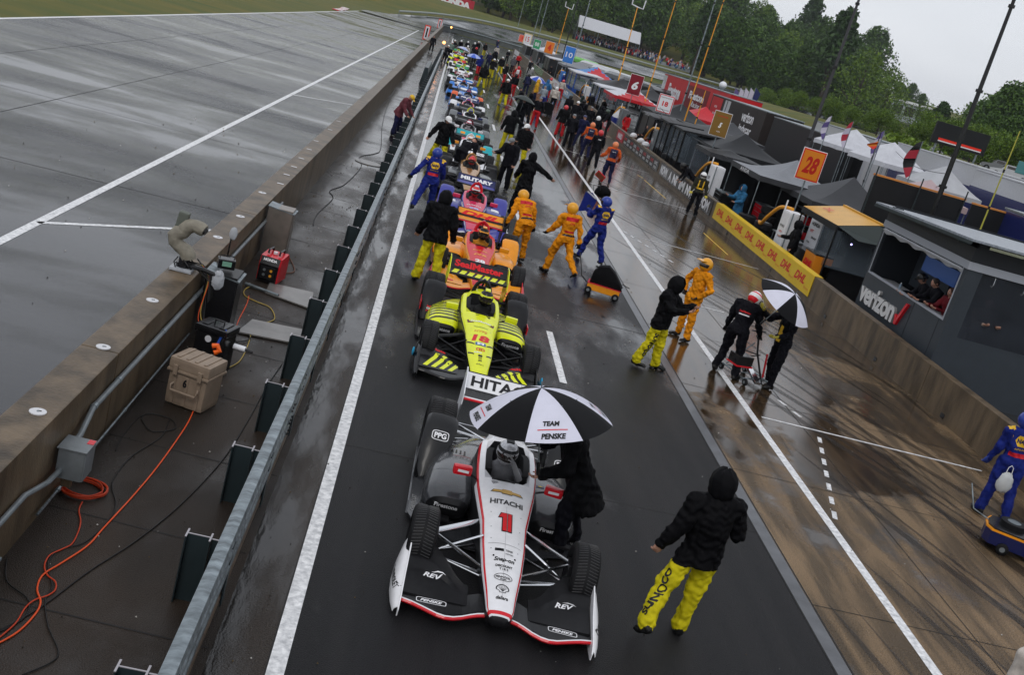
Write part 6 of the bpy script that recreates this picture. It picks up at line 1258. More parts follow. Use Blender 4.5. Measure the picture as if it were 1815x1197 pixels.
bx_('pale_band', (-.03, -.03, 2.99), (.06, 5.02, 3.17), BL, .01); bx_('pale_band', (.06, -.03, 2.99), (9, .05, 3.17), BL, .01)
bx_('fascia', (-.01, -.01, 3.17), (.05, 5.0, 3.49), BD); bx_('fascia', (.05, -.01, 3.17), (9, .05, 3.62), BD)
bx_('front_wall', (.08, 0, 0), (9, .08, 1.42), BG); bx_('front_wall', (.08, 0, 1.42), (.38, .08, 2.99), BG)
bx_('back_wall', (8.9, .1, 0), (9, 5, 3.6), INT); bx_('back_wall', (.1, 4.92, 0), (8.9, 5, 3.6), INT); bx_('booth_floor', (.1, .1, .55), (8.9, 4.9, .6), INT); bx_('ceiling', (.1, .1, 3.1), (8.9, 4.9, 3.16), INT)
b = MB(); b.bb((.38, .01, 1.42), (8.9, .03, 2.99), mat('dark_clear_sheet', (.03, .035, .045), .15, alpha=.8, noise=(1.5, .4))); b.build('window_sheet', t)
for x in (.7, 1.45): b = MB(); b.tube([(x, -.02, 2.96), (x, -.03, 2.80), (x-.03, -.03, 2.74), (x-.07, -.03, 2.78)], .008, CHR, 6); b.build('hook', t)
b = MB(); b.prism([(-.32, -.35, 3.64), (10, -.35, 3.64), (10, 5.3, 3.50), (-.32, 5.3, 3.50)], (0, 0, .05), RF); b.build('roof', t)
b = MB(); b.bb((.1, -.37, 3.56), (10, -.35, 3.62), CHR); b.prism([(-.34, -.35, 3.56), (-.34, 5.3, 3.42), (-.34, 5.3, 3.50), (-.34, -.35, 3.64)], (.02, 0, 0), PST)
for y in (.3, 1.6, 2.9, 4.2): b.bb((-.30, y, 3.50), (0, y+.05, 3.60), PST)
b.build('eaves_rail', t)
b = MB()
for a, c in (((-.02, .17, 1.70), (.10, 4.87, 1.74)), ((-.02, .17, 1.74), (.04, .20, 2.99)), ((-.02, 4.84, 1.74), (.04, 4.87, 2.99))): b.bb(a, c, BL, .004)
b.build('window_frame', t)
b = MB(); rg = []
for k in range(25): y = .2+4.6*k/24; rg.append([(-.03+.02*math.sin(k*1.9), y, 2.97), (-.06+.025*math.sin(k*2.3), y, 2.93), (-.03, y, 2.86+.03*math.sin(k*1.3)), (.0, y, 2.93)])
b.loft(rg, PLS); b.build('rolled_blind', t)
bx_('counter', (.1, .1, 1.60), (.75, 4.8, 1.66), mat('pale_counter', (.3, .3, .31), .4))
b = MB(); b.box((.62, 2.35, 2.52), (.06, 1.9, .40), mat('screen_blue', (.02, .05, .16), .3, emit=.25), b=.01); b.box((.60, 1.0, 2.40), (.06, .5, .25), mat('screen_red', (.3, .03, .01), .3, emit=.3)); b.build('screen', t)
bx_('back_panel', (1.1, 2.6, 1.7), (1.15, 4.7, 2.9), BG)
for s, y0, w_ in (('verizon', 0, 1),):
    b = MB(); vs, fs, asp = text_geo('verizon', .035, 0, .92); yc, wd, hh = 3.62, 2.35, .54; n = len(vs)
    P0 = [(-.075, yc-p[0]*wd, 1.20+p[1]*hh) for p in vs]; P1_ = [(.0, yc-p[0]*wd, 1.20+p[1]*hh) for p in vs]; b.add(P0, fs, mat('white_letter_face', (.62, .62, .62), .4)); ed = {}
    for f in fs:
        for i in range(len(f)): k = (f[i], f[(i+1) % len(f)]); ed[k] = ed.get(k, 0)+1
    for (i, j) in ed:
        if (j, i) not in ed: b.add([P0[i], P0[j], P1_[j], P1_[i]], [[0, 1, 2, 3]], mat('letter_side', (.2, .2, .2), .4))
    b.build('lettering', t, recalc=False)
b = MB(); b.prism([(-.07, 2.40, 1.20), (-.07, 2.30, .96), (-.07, 2.22, .96), (-.07, 1.92, 1.58), (-.07, 2.02, 1.58), (-.07, 2.27, 1.08), (-.07, 2.32, 1.20)], (.07, 0, 0), REDM); b.build('red_tick', t)
b = MB(); b.cyl((0, 0, 0), (0, 0, .18), .032, mat('water_bottle', (.3, .4, .5), .1, alpha=.6), 12); b.cyl((0, 0, .18), (0, 0, .21), .014, WHT, 8); tag(b.build('water_bottle', loc=(12.62, 26.3, 1.661)), 'clear water bottle on the booth counter', 'bottle')
person('bareheaded man in dark clothes leaning at the booth window', (13.05, 24.9, .62), math.radians(-90), dict(lean=22, armL=(50, 8, 60, 20), armR=(50, 8, 60, 20)), BS, BS, ('bare', None, None), vox=.028)
person('woman in a dark red jacket at the corner of the booth window', (13.0, 24.2, .55), math.radians(-80), dict(lean=10, armL=(40, 8, 70, 20), armR=(40, 8, 70, 20)), cloth(.12, .01, .015), BS, ('bare', mat('brown_hair', (.05, .02, .01), .6), None), vox=.028)
person('person in black with headset further inside the booth', (13.1, 25.6, .55), math.radians(-100), dict(lean=24, armL=(50, 8, 60, 20), armR=(50, 8, 60, 20)), BS, BS, ('hard', BLK, None), vox=.028)
person('person with an orange cap and pale shirt behind the dark booth sheet', (13.45, 23.55, .60), math.radians(0), dict(lean=8, armL=(40, 8, 70, 20), armR=(40, 8, 70, 20)), cloth(.4, .3, .25), BS, ('cap', paint(.7, .1, .02, 'orange_cap'), None), vox=.028)
# ================================================================ tents
def tent(label, c, sx, sy, eave, peak, m, valance=None, m2=None, rz=0, wall=None, words=None, posts=True, sag=.35, name='canopy_tent'):
    t = thing(name, label, 'tent', (c[0], c[1], 0), rz, None); b = MB(); n = 12; vs = []; fs = []; ms = []
    def z(u, v):
        d = max(abs(u), abs(v)); k = (1-d); return eave+(peak-eave)*(k**(1+sag))-(.10 if sag else 0)*(1-abs(abs(u)-abs(v)))*d*(1-d)*2
    for j in range(n+1):
        for i in range(n+1): u, v = -1+2*i/n, -1+2*j/n; vs.append((u*sx, v*sy, z(u, v)))
    for j in range(n):
        for i in range(n):
            a, c_, d, e = j*(n+1)+i, j*(n+1)+i+1, (j+1)*(n+1)+i+1, (j+1)*(n+1)+i; u, v = -1+2*(i+.5)/n, -1+2*(j+.5)/n
            fs += [[a, c_, d], [a, d, e]] if u*v > 0 else [[a, c_, e], [c_, d, e]]
            ms += [m2 if m2 and v < -abs(u) else m]*2
    b.add(vs, fs, ms, True); b.build('canopy', t, recalc=False, sharp=28)
    b = MB(); vl = valance or m
    for a, c_ in (((-sx, -sy), (sx, -sy)), ((-sx, sy), (sx, sy)), ((-sx, -sy), (-sx, sy)), ((sx, -sy), (sx, sy))):
        d = (V(c_)-V(a)); q = 8; vv = []; ff = []
        for i in range(q+1): p_ = V(a)+d*i/q; vv += [(p_.x, p_.y, eave), (p_.x, p_.y, eave-.22+.015*math.sin(i*2.2))]
        ff = [[2*i, 2*i+1, 2*i+3, 2*i+2] for i in range(q)]; b.add(vv, ff, vl)
    if words:
        for s, m_, face, w, h in words:
            if face == 'x': text(b, s, m_, (-sx, 0, eave-.11), (0, -1, 0), (0, 0, 1), w=w, h=h, off=.01)
            else: text(b, s, m_, (0, -sy, eave-.11), (1, 0, 0), (0, 0, 1), w=w, h=h, off=.01)
    b.build('valance', t, recalc=False)
    if posts:
        for x in (-sx+.04, sx-.04):
            for y in (-sy+.04, sy-.04): b = MB(); b.cyl((x, y, 0), (x, y, eave), .022, STEEL, 8); b.build('post', t)
    if wall:
        for f in wall[1]:
            b = MB(); q = 10; A = {'x': ((-sx, -sy), (-sx, sy)), 'y': ((-sx, -sy), (sx, -sy)), 'X': ((sx, -sy), (sx, sy)), 'Y': ((-sx, sy), (sx, sy))}[f]; d = V(A[1])-V(A[0]); nn = V((-d.y, d.x)).normalized(); vv = []
            for i in range(q*2+1): p_ = V(A[0])+d*i/(q*2)+nn*.03*math.sin(i*1.7); vv += [(p_.x, p_.y, eave-.2), (p_.x, p_.y, .05)]
            b.add(vv, [[2*i, 2*i+1, 2*i+3, 2*i+2] for i in range(q*2)], wall[0], True); b.build('side_sheet', t, recalc=False, sharp=None)
    return t
TG = vinyl(.045, .047, .052); TS = vinyl(.20, .21, .23); TK = vinyl(.014, .015, .017); TW = vinyl(.55, .56, .6); TRD = vinyl(.5, .02, .03)
DS = mat('dark_side_sheet', (.012, .013, .015), .35)
p = gp(1514, 316, 3.35); tent('dark grey peaked canopy tent behind the yellow one', (p.x, p.y), 2.0, 2.0, 2.25, 3.4, TG, None, wall=(DS, 'XY'))
p = gp(1468, 288, 3.4); tent('silver grey canopy tent with a sagging roof behind the number 28 board', (14.9, 43.9), 2.0, 2.3, 2.45, 3.3, TS, TG, wall=(DS, 'XY'), words=[('ANDR', TXW, 'x', 1.4, .15)], sag=.9)
tent('black peaked canopy tent left of the silver one', (15.6, 55.0), 2.1, 2.4, 2.4, 3.35, TK, None, wall=(DS, 'XYy'))
tent('second silver edged black canopy tent, below the number 5 board', (13.9, 50.6), 1.3, 1.6, 2.35, 2.6, TK, TG, wall=(GLS, 'x'))
# yellow timing tent
t = thing('timing_stand', 'small yellow roofed timing stand with dark flaps beside the booth', 'stand', (13.95, 33.9, 0)); YV = mat('yellow_vinyl_roof', (.62, .33, .04), .35, noise=(2, .1))
b = MB(); R_ = [(-1.0, 2.1, 2.25), (-1.0, -1.4, 2.25), (1.9, -1.4, 2.25), (1.9, 2.1, 2.25), (.4, 2.1, 2.62), (.4, -1.4, 2.62)]
b.add(R_, [[0, 4, 5, 1], [4, 3, 2, 5]], YV); b.bb((.34, -1.45, 2.60), (.46, 2.15, 2.66), YV, .01); text(b, 'DHL', TXR, (-.45, 1.2, 2.42), (0, -1, 0), (.9, 0, .35), w=.7, h=.2, off=.02, shear=.3); b.build('roof', t, recalc=False)
b = MB(); b.add([(-1.0, -1.4, 2.24), (-.4, -1.9, 2.0), (.5, -1.9, 2.05), (.4, -1.4, 2.6), (1.9, -1.4, 2.24)], [[0, 1, 2, 3], [3, 2, 4]], mat('dark_green_flap', (.025, .035, .033), .4)); b.bb((-1.02, -1.4, 2.05), (-1.0, 2.1, 2.24), TK); b.build('flap', t, recalc=False)
b = MB(); b.bb((-1.0, -1.38, .9), (-.98, -.2, 2.1), GLS); b.bb((-.95, -1.42, .9), (.9, -1.40, 2.1), GLS); b.build('side_sheet', t)
b = MB()
for x in (-.98, 1.88):
    for y in (-1.38, 2.08): b.cyl((x, y, 0), (x, y, 2.24), .03, BLK, 8)
b.build('frame_posts', t); bx_('base_box', (-.9, -1.2, 0), (1.8, 2.0, .95), BLK, .02, t)
b = MB(); b.ell((-.2, -1.0, 1.75), (.03, .03, .03), mat('violet_lamp', (.45, .4, 1), .4, emit=8)); b.build('lamp', t)
# black dividing screen with orange top rail
t = thing('black_screen', 'tall black screen wall with an orange top rail crossing behind the booth', 'screen', (15.2, 36.6, 0)); bx_('screen_cloth', (0, 0, 0), (3.45, .06, 3.86), TK, .01, t); bx_('screen_cloth', (4.0, .5, 0), (12, .56, 3.80), TK, .01, t)
ORR = mat('orange_rail', (.55, .22, .05), .5); bx_('top_rail', (-.02, -.03, 3.865), (3.47, .09, 3.93), ORR, .01, t); bx_('top_rail', (4.0, .47, 3.805), (6.6, .59, 3.87), ORR, .01, t)
b = MB(); [b.cyl((x, -.06, 0), (x, -.06, 4.2), .025, PST) for x in (.02, 1.7, 3.4)]; b.build('frame_posts', t)
# ================================================================ boards on poles
def board(label, px, py, X, w, h, face, m, words, pole=True, z0=0, tilt=0):
    c = aX(px, py, X); t = thing('pit_board', label, 'sign', (c.x, c.y, 0), math.radians(-8)); b = MB(); b.box((0, 0, c.z), (w, .05, h), WHT, b=.01, rot=(0, tilt, 0)); b.box((0, -.03, c.z), (w*.95, .01, h*.96), face, rot=(0, tilt, 0)); b.box((0, -.04, c.z), (w*.84, .01, h*.87), m, rot=(0, tilt, 0)); b.build('board', t)
    b = MB()
    for s, m_, dz, ww, hh, kw in words: text(b, s, m_, (0, -.045, c.z+dz), (math.cos(tilt), 0, -math.sin(tilt)), (math.sin(tilt), 0, math.cos(tilt)), w=ww, h=hh, off=.006, **kw)
    b.build('lettering', t); b = MB(); b.cyl((0, .05, z0), (0, .05, c.z-h/2), .03, STEEL); b.build('pole', t); return t
ON = mat('orange_board', (.62, .20, .01), .4); RB = mat('board_red', (.60, .03, .01), .4)
board('orange pit board with a big red number 28', 1437, 293, 13.4, .86, 1.14, RB, ON, [('28', mat('dark_red_number', (.42, .01, .005), .4), 0, .52, .62, dict(bold=.035, shear=.2))])
board('gold pit board with a white number 5', 1277, 220, 13.4, .86, 1.2, mat('gold_board', (.22, .12, .02), .4), mat('gold_board', (0, 0, 0)), [('5', TXW, -.05, .16, .26, dict(bold=.06, shear=.3)), ('LUCAS', TXR, .38, .5, .07, {}), ('OIL', TXW, -.36, .2, .05, {})])
board('white and red pit board with a red number 18', 1179, 184, 13.4, .95, 1.1, REDM, WHT, [('18', TXR, 0, .36, .30, dict(bold=.035)), ('PAINTMASTER', TXK, .36, .7, .05, {}), ('SEALMASTER', TXK, -.36, .7, .05, {})])
board('dark red pit board with a white number 6', 1126, 150, 13.4, .98, 1.45, mat('dark_red_board', (.22, .008, .02), .4), mat('dark_red_board', (0, 0, 0)), [('6', TXW, -.05, .45, .62, dict(bold=.04, shear=.2))])
board('plain bright orange pit board far along the pits', 974, 84, 13.4, 1.3, 1.7, ON, paint(.8, .2, .01, 'bright_orange_board'), [('4', RB, 0, .5, .9, dict(bold=.08))])
board('sky blue pit board with white marks far along the pits', 1009, 97, 13.4, 1.25, 1.9, BLU, BLU, [('10', TXW, 0, .8, .6, {})])
board('small round cornered red board at the far end of the pits', 926, 68, 13.4, 1.5, 1.4, paint(.8, .12, .06, 'coral_board'), paint(.8, .12, .06, 'coral_board'), [('9', TXR, 0, .4, .7, {})])
board('striped red and yellow board at the far end of the pits', 935, 69, 13.8, 1.6, 2.1, YLP, WHT, [('15', RB, 0, .8, .9, {})])
board('green board at the far end of the pits', 952, 78, 13.4, 1.2, 1.5, GRN, GRN, [('88', TXW, 0, .7, .6, {})])
t = thing('wall_sign', 'long dark red sign with white letters at the far end of the pit lane', 'sign', gp(902, 66)) ; b = MB(); b.box((0, 0, 1.6), (5.0, .1, 1.7), DR, b=.01); text(b, 'HOTO', TXW, (0, -.055, 1.6), (1, 0, 0), (0, 0, 1), w=4.0, h=1.1, bold=.08); b.build('board', t); b = MB(); [b.cyl((x, 0, 0), (x, 0, .8), .05, STEEL) for x in (-2, 2)]; b.build('posts', t)
# ================================================================ masts, cables
def mast(label, base, px, py, X, r0, m, thin=.35, fork=False, extra=6):
    g = V(base); top = aX(px, py, X); d = (top-g); top = g+d*(1+extra/d.length) if extra else top
    t = thing('antenna_mast', label, 'mast', g); b = MB(); L_ = top-g
    pts = [L_*k/6 for k in range(7)]; b.tube(pts, [r0*(1-(1-thin)*k/6) for k in range(7)], m, 8); b.build('pole', t)
    b = MB(); [b.cyl(L_*f, L_*f+V((0, 0, .1)), r0*1.5*(1-.5*f), BLK, 8) for f in (.25, .45, .62, .8)]; b.build('joint_collars', t)
    if fork: b = MB(); e = L_; b.tube([e+V((-.6, 0, .8)), e+V((-.55, 0, .1)), e, e+V((.55, 0, -.05)), e+V((.6, 0, .75))], .06, WHT, 6); b.build('fork_top', t)
    return t
mast('thick black telescopic mast rising before the right-hand trees', (14.0, 29.3, 0) if 0 else (17.2, 35.5, 0), 1797, 0, 17.2, .11, BLK, .3)
mast('black telescopic mast beside the number 28 board', (16.5, 48.1, 0), 1522, 0, 16.5, .10, mat('mast_grey', (.05, .05, .055), .4), .35)
mast('grey telescopic mast near the trucks, left of the amber whip pole', (16, 73.5, 0), 1268, 0, 16, .06, STEEL, .5); mast('amber whip pole right of the grey mast', (16, 71.5, 0), 1283, 0, 16, .05, YEL, .4)
mast('amber whip pole in front of the red transporter', (15, 81.8, 0), 1198, 0, 15, .05, YEL, .5)
c = aX(1138, 10, 15.5); mast('amber whip pole with a white forked top, left of the red transporter', (15.5, c.y, 0), 1130, 12, 15.5, .07, YEL, .6, True, 0)
c = aX(1008, 14, 15.); mast('thin amber whip pole with a white forked top, far left one', (15., c.y, 0), 1008, 14, 15., .09, YEL, .5, True, 0)
for px, lab in ((972, 'pale thin mast, first of the far cluster'), (962, 'pale thin mast, second of the far cluster'), (1046, 'pale thin mast before the white grandstand roof'), (1025, 'black thin mast left of the grandstand roof'), (930, 'thin grey mast, farthest of all')):
    c = aX(px, 2, 15.); mast(lab, (15, c.y, 0), px, 0, 15, .09, BLK if 'black' in lab else STEEL, .5)
c = aX(1251, 160, 16); mast('short amber whip pole with a white tip in front of the dark transporter', (16, c.y, 0), 1251, 160, 16, .05, YEL, .5, False, 0)
c = aX(1565, 235, 17); mast('slim black flag pole between the white tents', (17, c.y, 0), 1562, 235, 17, .04, BLK, .5, False, 0); c = aX(1808, 235, 17); mast('thin yellow whip pole at the right edge', (17, c.y, 0), 1808, 232, 17, .035, mat('dull_yellow_rod', (.4, .38, .06), .5), .5, False, 0)
# fuel rigs with hoses
def rig(label, x, y, m=WHT, hose=True, words=None, sc=1.):
    t = thing('fuel_rig', label, 'fuel tank', (x, y, 0)); b = MB(); b.box((0, 0, 1.15), (.55, .75, 1.5), m, b=.08); b.build('tank', t)
    b = MB(); [b.cyl((dx, dy, 0), (dx, dy, .5), .04, STEEL) for dx in (-.2, .2) for dy in (-.3, .3)]; b.tube([(-.2, -.5, .3), (-.2, -.52, 1.9)], .025, STEEL); b.tube([(-.2, .5, .3), (-.2, .52, 2.2)], .03, WHT); b.build('frame', t)
    if hose: b = MB(); b.tube([tuple(q) for q in bez([(0, .3, 1.95), (-.25, .9, 1.85), (-.35, 1.6, 1.35), (-.3, 2.2, .98), (-.25, 2.7, .95), (-.2, 3.0, .75), (-.2, 2.9, .35)], 6)], .065, YEL, 10); b.build('hose', t)
    if words: b = MB(); [text(b, s, m_, (-.275, 0, z), (0, -1, 0), (0, 0, 1), w=w, h=h, off=.006) for s, m_, z, w, h in words]; b.build('lettering', t)
    return t
rig('white fuel tank with black lettering and a thick amber hose, behind the yellow banner', 12.95, 36.6, words=[('HONDA', TXK, 1.35, .5, .09), ('dhl', TXR, 1.15, .3, .07), ('SUNOCO', NAV, .95, .4, .05)])
rig('white fuel tank with amber hose behind the black lettered banner', 12.9, 48.0, words=[('SP', TXK, 1.3, .4, .14)]); rig('fuel tank with amber hose beside the black clear-walled cabins', 12.9, 63.0, GRY); rig('fuel tank with amber hose behind the red wall banner', 12.9, 77.0, GRY); rig('small fuel tank with amber hose near the blue stand', 12.9, 100, WHT); rig('small blue fuel tank with amber hose', 12.9, 125, BLU)
t = thing('sponsor_board', 'white sponsor board with an orange top hanging beside the fuel tank', 'board', (13.6, 35.9, 0)); b = MB(); b.box((0, 0, 1.45), (.05, 1.2, 1.1), WHT, b=.01); b.box((-.02, 0, 2.1), (.05, 1.22, .24), ON); [text(b, s, m_, (-.03, y, z), (0, -1, 0), (0, 0, 1), w=w, h=h, off=.006, bold=.03) for s, m_, y, z, w, h in (('HONDA', TXK, 0, 1.75, .8, .13), ('NTT', TXW if 0 else TXR, .2, 1.5, .3, .1), ('SNAP', TXK, -.2, 1.3, .5, .07), ('PUMA', TXK, .2, 1.1, .3, .06))]; b.build('board', t); b = MB(); [b.cyl((.03, y, 0), (.03, y, 1.0), .02, STEEL) for y in (-.5, .5)]; b.build('posts', t)
t = thing('tool_box', 'orange red lettered tool box behind the yellow banner', 'box', (13.0, 33.2, 0)); b = MB(); b.box((0, 0, .6), (.6, 1.0, 1.1), ON, b=.02); text(b, 'DHL', TXR, (-.3, 0, .8), (0, -1, 0), (0, 0, 1), w=.8, h=.22, off=.006, shear=.3, bold=.07); b.build('box_body', t); b = MB(); b.box((0, 0, 1.17), (.62, 1.02, .05), BLK, b=.01); b.build('lid', t)
t = thing('spare_tyre', 'large black tyre lying on the pit wall side of the blue poncho', 'tyre', (12.75, 41.0, .55)); b = MB(); b.tube([(0, 0, 0), (0, 0, .05), (0, 0, .33), (0, 0, .38)], [.28, .36, .36, .28], RUB, 28); b.build('tread', t); b = MB(); b.tube([(0, 0, .38), (0, 0, .385)], .22, BLK, 20); b.build('rim', t)
t = thing('tyre_rack', 'low black tyre rack standing behind the pit wall', 'rack', (12.75, 41.0, 0)); b = MB(); b.box((0, 0, .27), (.7, .8, .54), BLK, b=.02); b.build('rack_body', t)
# people behind the wall
person('bright blue hooded rain poncho holding papers, behind the yellow banner', aX(1305, 385, 12.6)*1 if 0 else (12.75, 42.6, .0), math.radians(-70), dict(lean=4, armR=(35, 10, 70, 10), armL=(20, 8, 60, 10)), cloth(.03, .13, .26), cloth(.03, .13, .26), ('hood', None, None), 'coat', vox=.02)
person('black rain jacket standing behind the middle of the yellow banner', (12.6, 34.7, .0), math.radians(-100), dict(lean=3, armR=(25, 10, 60, 10)), JB, BS, ('hood', None, None), 'jacket', vox=.02)
person('black suit with yellow braces and white helmet, standing before the black banner', gp(1224, 382), math.radians(-8), dict(lean=0, armL=(6, 12, 30, 0), armR=(10, 10, 30, 0), legL=(4, 3, 4), legR=(-6, 4, 6)), cloth(.03, .03, .02), BS, ('full', WH, None), vox=F, glove=mat('yellow_glove', (0, 0, 0)), extra=(both(patch(YLP, 1.12, .15, .03, -1), lambda mb, bv, J: [lay(mb, [J['chest']+V((s*.09+dx, -.35, dz)) for dx, dz in ((-.022, -.2), (.022, -.2), (.03, .14), (-.014, .14))], [[0, 1, 2, 3]], YLP, bv, (0, 1, 0), .006, .03) for s in (-1, 1)]),))
person('dark suit bending over the black lettered wall banner', (12.25, 49.2, .0), math.radians(-90), dict(lean=55, armL=(60, 8, 20, 0), armR=(60, 8, 20, 0)), BS, BS, ('full', BLK, None), vox=.028)
bh = [(13.2, 60, 'yellow and black suit with a blue and white helmet in the dark tent', cloth(.05, .05, .01), ('full', WH, NBH)), (12.9, 66.3, 'bareheaded man behind the striped wall banner', BS, ('bare', None, None)), (12.7, 73.5, 'black and red suited mechanic behind the red banner', RS, ('full', BLK, None)), (11.3, 72.0, 'green helmet and lime belt, climbing over the pit wall', BS, ('full', paint(.05, .08, .06, 'dark_green_helmet'), None)),
      (13.1, 90, 'white jacket mechanic leaning in the white roofed stand', WTOP, ('bare', None, None)), (13.4, 86, 'pale grey jacket mechanic right of the white roofed stand', cloth(.3, .32, .34), ('cap', GRY, None)), (13, 64.4, 'black clothes and black cap behind the wall bags', BS, ('cap', BLK, None)), (12.6, 120, 'white cap and blue jacket behind the far wall', NB, ('cap', WHT, None)), (13, 140, 'black jacket far behind the pale green banner', BS, ('cap', BLK, None)), (13, 165, 'grey jacket far behind the white banner', cloth(.2, .2, .22), ('cap', BLK, None)), (13.4, 182, 'red jacket at the far end behind the pit wall', RS, ('cap', BLK, None)), (13, 200, 'dark jacket at the very end of the pit wall', NV, ('cap', WHT, None))]
for i, (x, y, lab, m, hd) in enumerate(bh): person(lab, (x, y, 0), math.radians(-90+20*(i % 3)), poses[i % 5], m, BS if m is not RS else RS, (hd[0], hd[1], hd[2]), vox=.028)
for i, (y, lab) in enumerate([(61.5, 'crumpled white bag on the pit wall, nearest of three'), (63.2, 'crumpled white bag on the pit wall, middle of three'), (66.0, 'crumpled white bag on the pit wall, farthest of three')]):
    b = MB(); bag_mb(b, (0, 0, 0), .22, .16, PLS if 0 else WHT, 11+i); tag(b.build('plastic_bag', loc=(12.05, y, 1.0)), lab, 'bag')
# ================================================================ clear-walled cabins and stands further up
def cabin(label, x, y, sx, sy, h, roof, frame, sheet_=GLS, word=None, base=1.0):
    t = thing('pit_cabin', label, 'cabin', (x, y, 0)); b = MB()
    for dx in (-sx, sx):
        for dy in (-sy, 0, sy): b.box((dx, dy, h/2), (.09, .09, h), frame)
    b.build('frame_posts', t); b = MB(); b.prism([(-sx-.15, -sy-.15, h), (sx+.15, -sy-.15, h+.12), (sx+.15, sy+.15, h+.12), (-sx-.15, sy+.15, h)], (0, 0, .10), roof); b.build('roof', t)
    b = MB(); b.box((0, 0, base/2), (2*sx-.1, 2*sy-.1, base), frame, b=.02); b.build('base_box', t); b = MB()
    for dy in (-sy/2, sy/2): b.bb((-sx-.01, dy-sy/2+.06, base), (-sx, dy+sy/2-.06, h-.05), sheet_)
    b.bb((-sx+.06, -sy-.01, base), (sx-.06, -sy, h-.05), sheet_); b.build('clear_sheet', t)
    if word: b = MB(); text(b, word, TXW, (-sx-.15, 0, h+.05), (0, -1, 0), (0, 0, 1), w=1.4, h=.09, off=.01); b.build('lettering', t)
    return t
cabin('black cabin with clear plastic walls, nearer of the pair beside the striped banner', 13.6, 56.9, .9, 1.3, 2.55, TK, BLK); cabin('black cabin with clear plastic walls, farther of the pair beside the striped banner', 13.5, 60.6, .85, 1.2, 2.55, TK, BLK)
cabin('dark open stand with a grey fascia lettered in white, below the number 18 board', 13.9, 66.9, 1.1, 2.2, 2.35, TG, BLK, DS, 'LINCOLN'); cabin('stand with a thin white roof beside the red and white tent', 13.9, 92.5, 1.2, 2.6, 2.45, TW, BLK, GLS); cabin('blue framed stand with a white roof near the far blue banner', 13.9, 113, 1.3, 4, 2.5, TW, paint(.02, .08, .35, 'frame_blue'), GLS)
cabin('white roofed stand far up the pits', 13.9, 146, 1.3, 4, 2.5, TW, BLK, DS); cabin('grey roofed stand far up the pits', 13.9, 170, 1.3, 5, 2.5, TS, GREYP, DS); cabin('white and red roofed stand at the far end of the pits', 14, 196, 1.6, 5, 2.5, TW, GREYP, DS)
tent('black peaked canopy tent behind the number 18 board', (16.2, 74.5), 2.2, 2.6, 2.45, 3.4, TK, None, wall=(DS, 'XY'), words=None)
tent('red and white peaked canopy tent beside the number 6 board', (14.4, 84.0), 1.9, 3.0, 2.5, 3.35, TW, TRD, words=[('ABC', TXR, 'y', 1.2, .18)], m2=TRD)
tent('black peaked canopy tent with a white 14 patch', (16.0, 101), 2.6, 3.6, 2.5, 3.4, TK, None, words=[('14', TXW, 'y', .6, .2)]); tent('sky blue canopy tent with red and white peak', (15.6, 118), 2.4, 4.2, 2.45, 3.5, vinyl(.05, .20, .50), TW, m2=TRD); tent('grey canopy tent among the far stands', (15.6, 134), 2.4, 3.5, 2.5, 3.3, TS, None); tent('white canopy tent at the end of the far stands', (15.6, 186), 2.4, 4, 2.5, 3.4, TW, None); tent('dark canopy tent near the end of the far stands', (15.6, 158), 2.4, 4, 2.5, 3.4, TG, None)
b = MB(); b.loft([[(-.5, -.6, 0), (.5, -.6, 0), (.5, .6, 0), (-.5, .6, 0)], [(-.48, -.55, 1.1), (.48, -.55, 1.1), (.48, .55, 1.1), (-.48, .55, 1.1)], [(-.25, -.3, 1.7), (.25, -.3, 1.7), (.25, .3, 1.7), (-.25, .3, 1.7)]], lambda i, j: NB if i == 0 else WHT); tag(b.build('covered_machine', loc=(12.9, 78.2, 0)), 'tall machine under a blue and pale cover behind the red banner', 'machine')
# ================================================================ transporters
def truck(label, x, y0, y1, z1, m, wd=2.6, words=None, cab=None, stripe=None, roof=None, z0=1.0):
    t = thing('transporter', label, 'truck', (x, y0, 0)); L_ = y1-y0; b = MB(); b.bb((0, 0, z0), (wd, L_, z1), m, .05)
    if stripe: [b.bb((-.012, a, c), (0, d, e), mm) for a, c, d, e, mm in stripe]
    b.build('trailer_body', t); b = MB(); b.bb((-.03, -.03, z1+.002), (wd+.03, L_+.03, z1+.07), roof or STEEL, .01); b.build('roof', t)
    b = MB(); b.bb((.3, .5, .5), (wd-.3, L_-.5, z0), BLK); b.build('chassis', t)
    for yy in (1.2, 2.4, L_-1.5): b = MB(); [wheel(b, (xx, 0, 0), .5, .3) for xx in (.2, wd-.2)]; o = b.build('wheel', t); o.location = (0, yy, .5)
    if words: b = MB(); [text(b, s, m_, (-.02 if stripe else 0, y-y0, z), (0, -1, 0), (0, 0, 1), w=w, h=h, off=.02, **kw) for s, m_, y, z, w, h, kw in words]; b.build('lettering', t)
    if cab:
        b = MB(); b.loft([[(.1, L_+.3, .6), (.1, L_+.3, 2.9), (wd-.1, L_+.3, 2.9), (wd-.1, L_+.3, .6)], [(.1, L_+2.2, .6), (.1, L_+2.2, 2.7), (wd-.1, L_+2.2, 2.7), (wd-.1, L_+2.2, .6)], [(.2, L_+2.9, .6), (.2, L_+2.9, 1.7), (wd-.2, L_+2.9, 1.7), (wd-.2, L_+2.9, .6)], [(.3, L_+4.2, .6), (.3, L_+4.2, 1.5), (wd-.3, L_+4.2, 1.5), (wd-.3, L_+4.2, .6)]], cab, smooth=False); b.build('cab', t)
        b = MB(); b.box((wd/2, L_+2.6, 2.15), (wd-.5, .5, .7), VIS, b=.05, rot=(.5, 0, 0)); b.build('windscreen', t)
    return t
